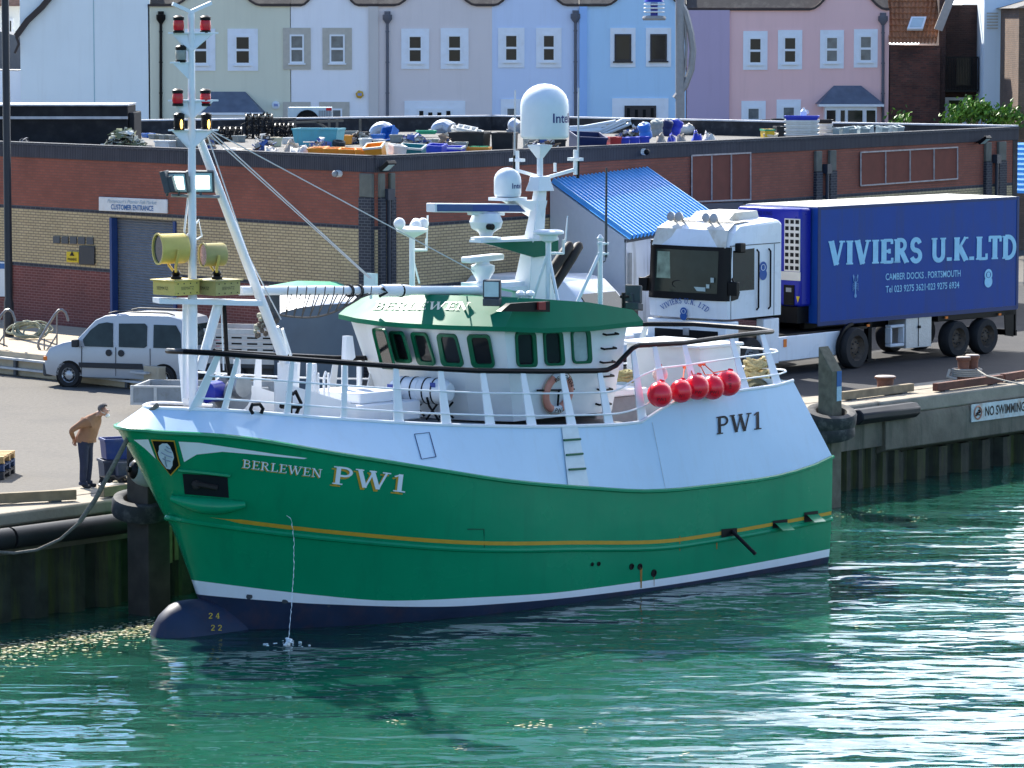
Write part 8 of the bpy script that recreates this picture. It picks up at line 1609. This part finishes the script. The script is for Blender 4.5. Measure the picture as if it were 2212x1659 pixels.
for col, x0, x1, yt, yb, lab in EX: crate(x0, x1, yt, yb, col, lab, rz=R(random.Random(lab).uniform(-35, 35)))
DUCT = mat('duct_grey', (.42, .46, .52), .4, metal=.4, var=.1)
for i, (x0, x1, yt, yb) in enumerate(((793, 845, 264, 294), (928, 978, 261, 284), (1098, 1124, 257, 284))):
    p = rf((x0 + x1) / 2, yb + 6) + V(0, 1.5, 0); s_ = rs(p); w_ = (x1 - x0) / s_; r_ = .24; t_ = thing('vent_cowl', ('leftmost grey elbow vent behind the leaning blue crate', 'middle grey elbow vent left of the black tub', 'right grey elbow vent partly behind the radar dome')[i], 'vent', p, 0, 'elbow vents on the market roof'); m = MB(); cx0 = -w_ / 2 + r_; h_ = (yb - yt) / s_ * .75
    P = [V(cx0, 0, 0), V(cx0, 0, h_ * .3)] + [V(cx0 + (w_ - 2 * r_) * (1 - math.cos(a)) * .8, -.1 * (1 - math.cos(a)), h_ * .3 + (h_ * .55) * math.sin(a)) for a in [R(15 * k) for k in range(1, 8)]] + [V(w_ / 2 - .05, -.3, h_ * .45)]
    m.tube(P, r_, 14); m.done('elbow', DUCT, t_, ang=25); m = MB(); m.box(cx0 - .3, cx0 + .3, -.3, .3, 0, .12); m.done('upstand', GREYM, t_)
# right part
crate(1226, 1306, 290, 316, 'dblue', 'big dark blue fish crate lying open right of the dome', rz=R(15), dep=.8, tilt=(R(24), R(6)), name='fish_tub', cat='tub', group='tubs on the market roof'); crate(1310, 1342, 295, 314, 'red', 'red crate between dark blue and bright blue ones', rz=R(15))
for k in range(3): crate(1333 + k * 22, 1359 + k * 22, 296 - k, 312 - k, 'pblue', ('left royal blue drum crate beside the red one', 'middle royal blue crate beside the red one', 'right royal blue crate below the blue drums')[k], rz=R(10))
for k, (x, y, lab, mt) in enumerate(((1398, 293, 'bright blue drum at the left of the row', 'blue'), (1419, 289, 'dark dusty drum second in the row', 'grey'), (1436, 287, 'blue grey drum third in the row', 'dblue'), (1455, 287, 'royal blue drum at the right of the row', 'pblue'))):
    p = seat0(x, y + 12) + V(0, .5, .55); t_ = thing('drum', lab + ' on the roof', 'drum', p, R(20 * k), 'plastic drums on the market roof'); m = MB(); m.lathe([(.15, 0), (.18, .04), (.18, .18), (.165, .2), (.165, .26), (.18, .28), (.18, .4), (.14, .44), (.05, .45)], (0, 0, .06 * (k > 0)), V(.15 * (k - 1.5), -.3, 1), 16); m.done('shell', CB[mt], t_); m = MB(); m.lathe([(.04, .45), (.04, .49)], (0, 0, .06 * (k > 0)), V(.15 * (k - 1.5), -.3, 1), 8); m.done('cap', CB['white'], t_)
sack(1459, 1501, 266, 292, SKW, 'bulging white sack right of the blue drums', 5, .05); sack(1462, 1484, 288, 307, SKB, 'dull taupe sack below the bulging white one', 6); sack(1416, 1440, 290, 306, SKB, 'grey bundle below the drums', 7); sack(1440, 1462, 291, 307, CB['pblue'], 'blue bundle below the drums', 8); sack(1493, 1518, 285, 305, CB['pblue'], 'royal blue bundle at the right of the white sacks', 9); sack(1515, 1548, 285, 304, SKW, 'white bundle at the right end of the sacks', 10)
t_ = thing('frame_heap', 'heap of white tubular frames and pipes at the back of the roof', 'frames', rf(1290, 292) + V(0, 2.0, 0)); yd = rf(1290, 292).y + 2; m = MB(); y_ = lambda x, y: at_y(x, y, yd)
m.tube([y_(1277, 292), y_(1345, 259), y_(1362, 259), y_(1364, 266), y_(1300, 292)], .06, 8); m.tube([y_(1285, 293), y_(1352, 263), y_(1310, 288)], .05, 8); m.tube([y_(1230, 280), y_(1330, 262)], .06, 8); m.tube([y_(1230, 275), y_(1310, 272)], .05, 8); m.tube([y_(1232, 287), y_(1300, 281)], .12, 8); m.tube([y_(1366, 270), y_(1376, 280), y_(1405, 279)], .06, 8); m.done('tube', mat('pipe_white', (.6, .66, .7), .4, var=.06), t_, world=True); m = MB(); m.tube([y_(1360, 272), y_(1408, 270)], .05, 6); m.tube([y_(1296, 290), y_(1350, 266)], .04, 6); m.done('strut', BLK, t_, world=True)
for k, (x0, x1, y0, y1, c_) in enumerate(((1505, 1545, 275, 284, 'grey'), (1545, 1596, 274, 285, 'grey'), (1600, 1650, 272, 281, 'white'))): crate(x0, x1, y0, y1, c_, ('flat grey crate behind the white bundles', 'grey crate left of the long white board', 'long white board left of the dark boxes')[k], rz=R(8), dep=.9)
crate(1645, 1673, 278, 297, 'yellow', 'yellow crate with green lid left of the crate stack', rz=R(15), dep=.45, lid='green'); crate(1647, 1678, 287, 299, 'cream', 'translucent cream crate leaning at the parapet by the yellow one', rz=R(-20), tilt=(R(24), R(16)), dep=.35); crate(1673, 1694, 272, 294, 'black', 'black bin between yellow crate and stack', rz=R(10)); crate(1645, 1668, 263, 272, 'black', 'dark box behind the yellow crate', rz=R(5), z=.1); crate(1668, 1694, 262, 271, 'black', 'dark box behind the black bin', rz=R(5), z=.12)
# stack of fish boxes: each box is a thing
base = seat0(1736, 293.5) + V(0, .75, 0); s_ = rs(base); lx = 80 / s_ * .92; zt_ = CAMH - (249 - 40) / s_; cols_ = ['black', 'white', 'red', 'white', 'white', 'white', 'white', 'pblue']; labs = ['dark box at the bottom of the tall stack', 'white box second from the bottom of the tall stack', 'red box in the lower half of the tall stack', 'white box just above the red one in the tall stack', 'white box at mid height of the tall stack', 'white box third from the top of the tall stack', 'white box under the blue lid box of the tall stack', 'royal blue box on top of the tall stack']
hb2 = (zt_ - RZ) / 8 * .99
for k in range(8): bin_(base + V(0, 0, hb2 * k + .003 * k), lx, .55, hb2 * .96, R(-5), CB[cols_[k]], labs[k], 'fish_box', 'box', 'fish boxes in the tall stack on the roof')
for k in range(7): bin_(base + V(lx * .5 + .26, .85, hb2 * k + .003 * k), .42, .5, hb2 * .92, R(-5), CB['white'] if k < 6 else CB['black'], 'narrow pale box stacked at the right of the tall stack', 'fish_box', 'box', 'narrow boxes beside the tall stack')
p = base + V(.05, 0, hb2 * 8 + .02); t_ = thing('jug', 'small white jug on top of the tall stack', 'jug', p); m = MB(); m.lathe([(.09, 0), (.10, .12), (.06, .17), (.035, .19), (.035, .23)], (0, 0, 0), n=12); m.done('bottle', OFFW, t_); m = MB(); m.tube([V(.09, 0, .05), V(.15, 0, .08), V(.12, 0, .15), V(.06, 0, .17)], .015, 5); m.done('handle', OFFW, t_)
TRC = mat('crate_translucent', (.30, .36, .36), .4, var=.3, scale=5, dirt=(.15, .16, .14), dirt_amt=.5, dscale=4); CB['trans'] = TRC
rnd = random.Random(77)
tl_ = ['clear grey crate just right of the tall stack', 'clear grey crate tipped on its side, second right of the stack', 'clear grey crate with a pale rim, third right of the stack', 'clear crate in the middle of the jumble at the right', 'leaning clear crate in the jumble below the sprig', 'pale clear crate in the jumble below the bush', 'small clear crate near the right end of the jumble', 'last clear crate at the right end of the jumble']
for k in range(8): x = 1792 + k * 20; crate(x - 3, x + 22, 276 - k * .6, 290 - k * 1.7, 'trans', tl_[k], rz=R(rnd.uniform(-40, 40)), dep=.4, tilt=(R(rnd.uniform(-5, 40)), R(rnd.uniform(-15, 15))))
# scum drifting on the water
rnd = random.Random(9); m = MB()
def scum(n, fn_, r0, r1):
    for _ in range(n):
        p = fn_(); c = at_z(p[0], p[1], WATZ + .012); r = rnd.uniform(r0, r1); k = rnd.randint(5, 7); m.poly([c + V(r * 1.6 * rnd.uniform(.5, 1.2) * math.cos(2 * math.pi * j / k), r * 1.2 * rnd.uniform(.5, 1.2) * math.sin(2 * math.pi * j / k), 0) for j in range(k)], rnd.randint(0, 1))
def band():
    x = rnd.uniform(-40, 335); yt = 1386 - (x / 335) * 55; return (x, yt + abs(rnd.gauss(0, 22)) + rnd.uniform(0, 14))
scum(900, band, .008, .035)
for cx_, cy_, n_, sx_ in ((1150, 1566, 30, 28), (1280, 1570, 14, 14), (870, 1705, 18, 30), (520, 1690, 14, 20), (1000, 1615, 10, 14), (860, 1560, 10, 10), (1480, 1630, 8, 14), (1880, 1110, 16, 25), (1990, 1120, 10, 14), (1870, 1350, 14, 16), (1200, 1700, 12, 40), (760, 1675, 10, 20), (1820, 1112, 12, 14)): scum(n_, lambda: (rnd.gauss(cx_, sx_), rnd.gauss(cy_, 4)), .008, .028)
tag(m.done('surface_scum', [mat('scum_pale', (.55, .50, .36), .9), mat('scum_olive', (.25, .23, .10), .9)], smooth=False, fixn=False), 'pale scraps of weed and scum drifting on the harbour water', 'floating scum', kind='stuff')
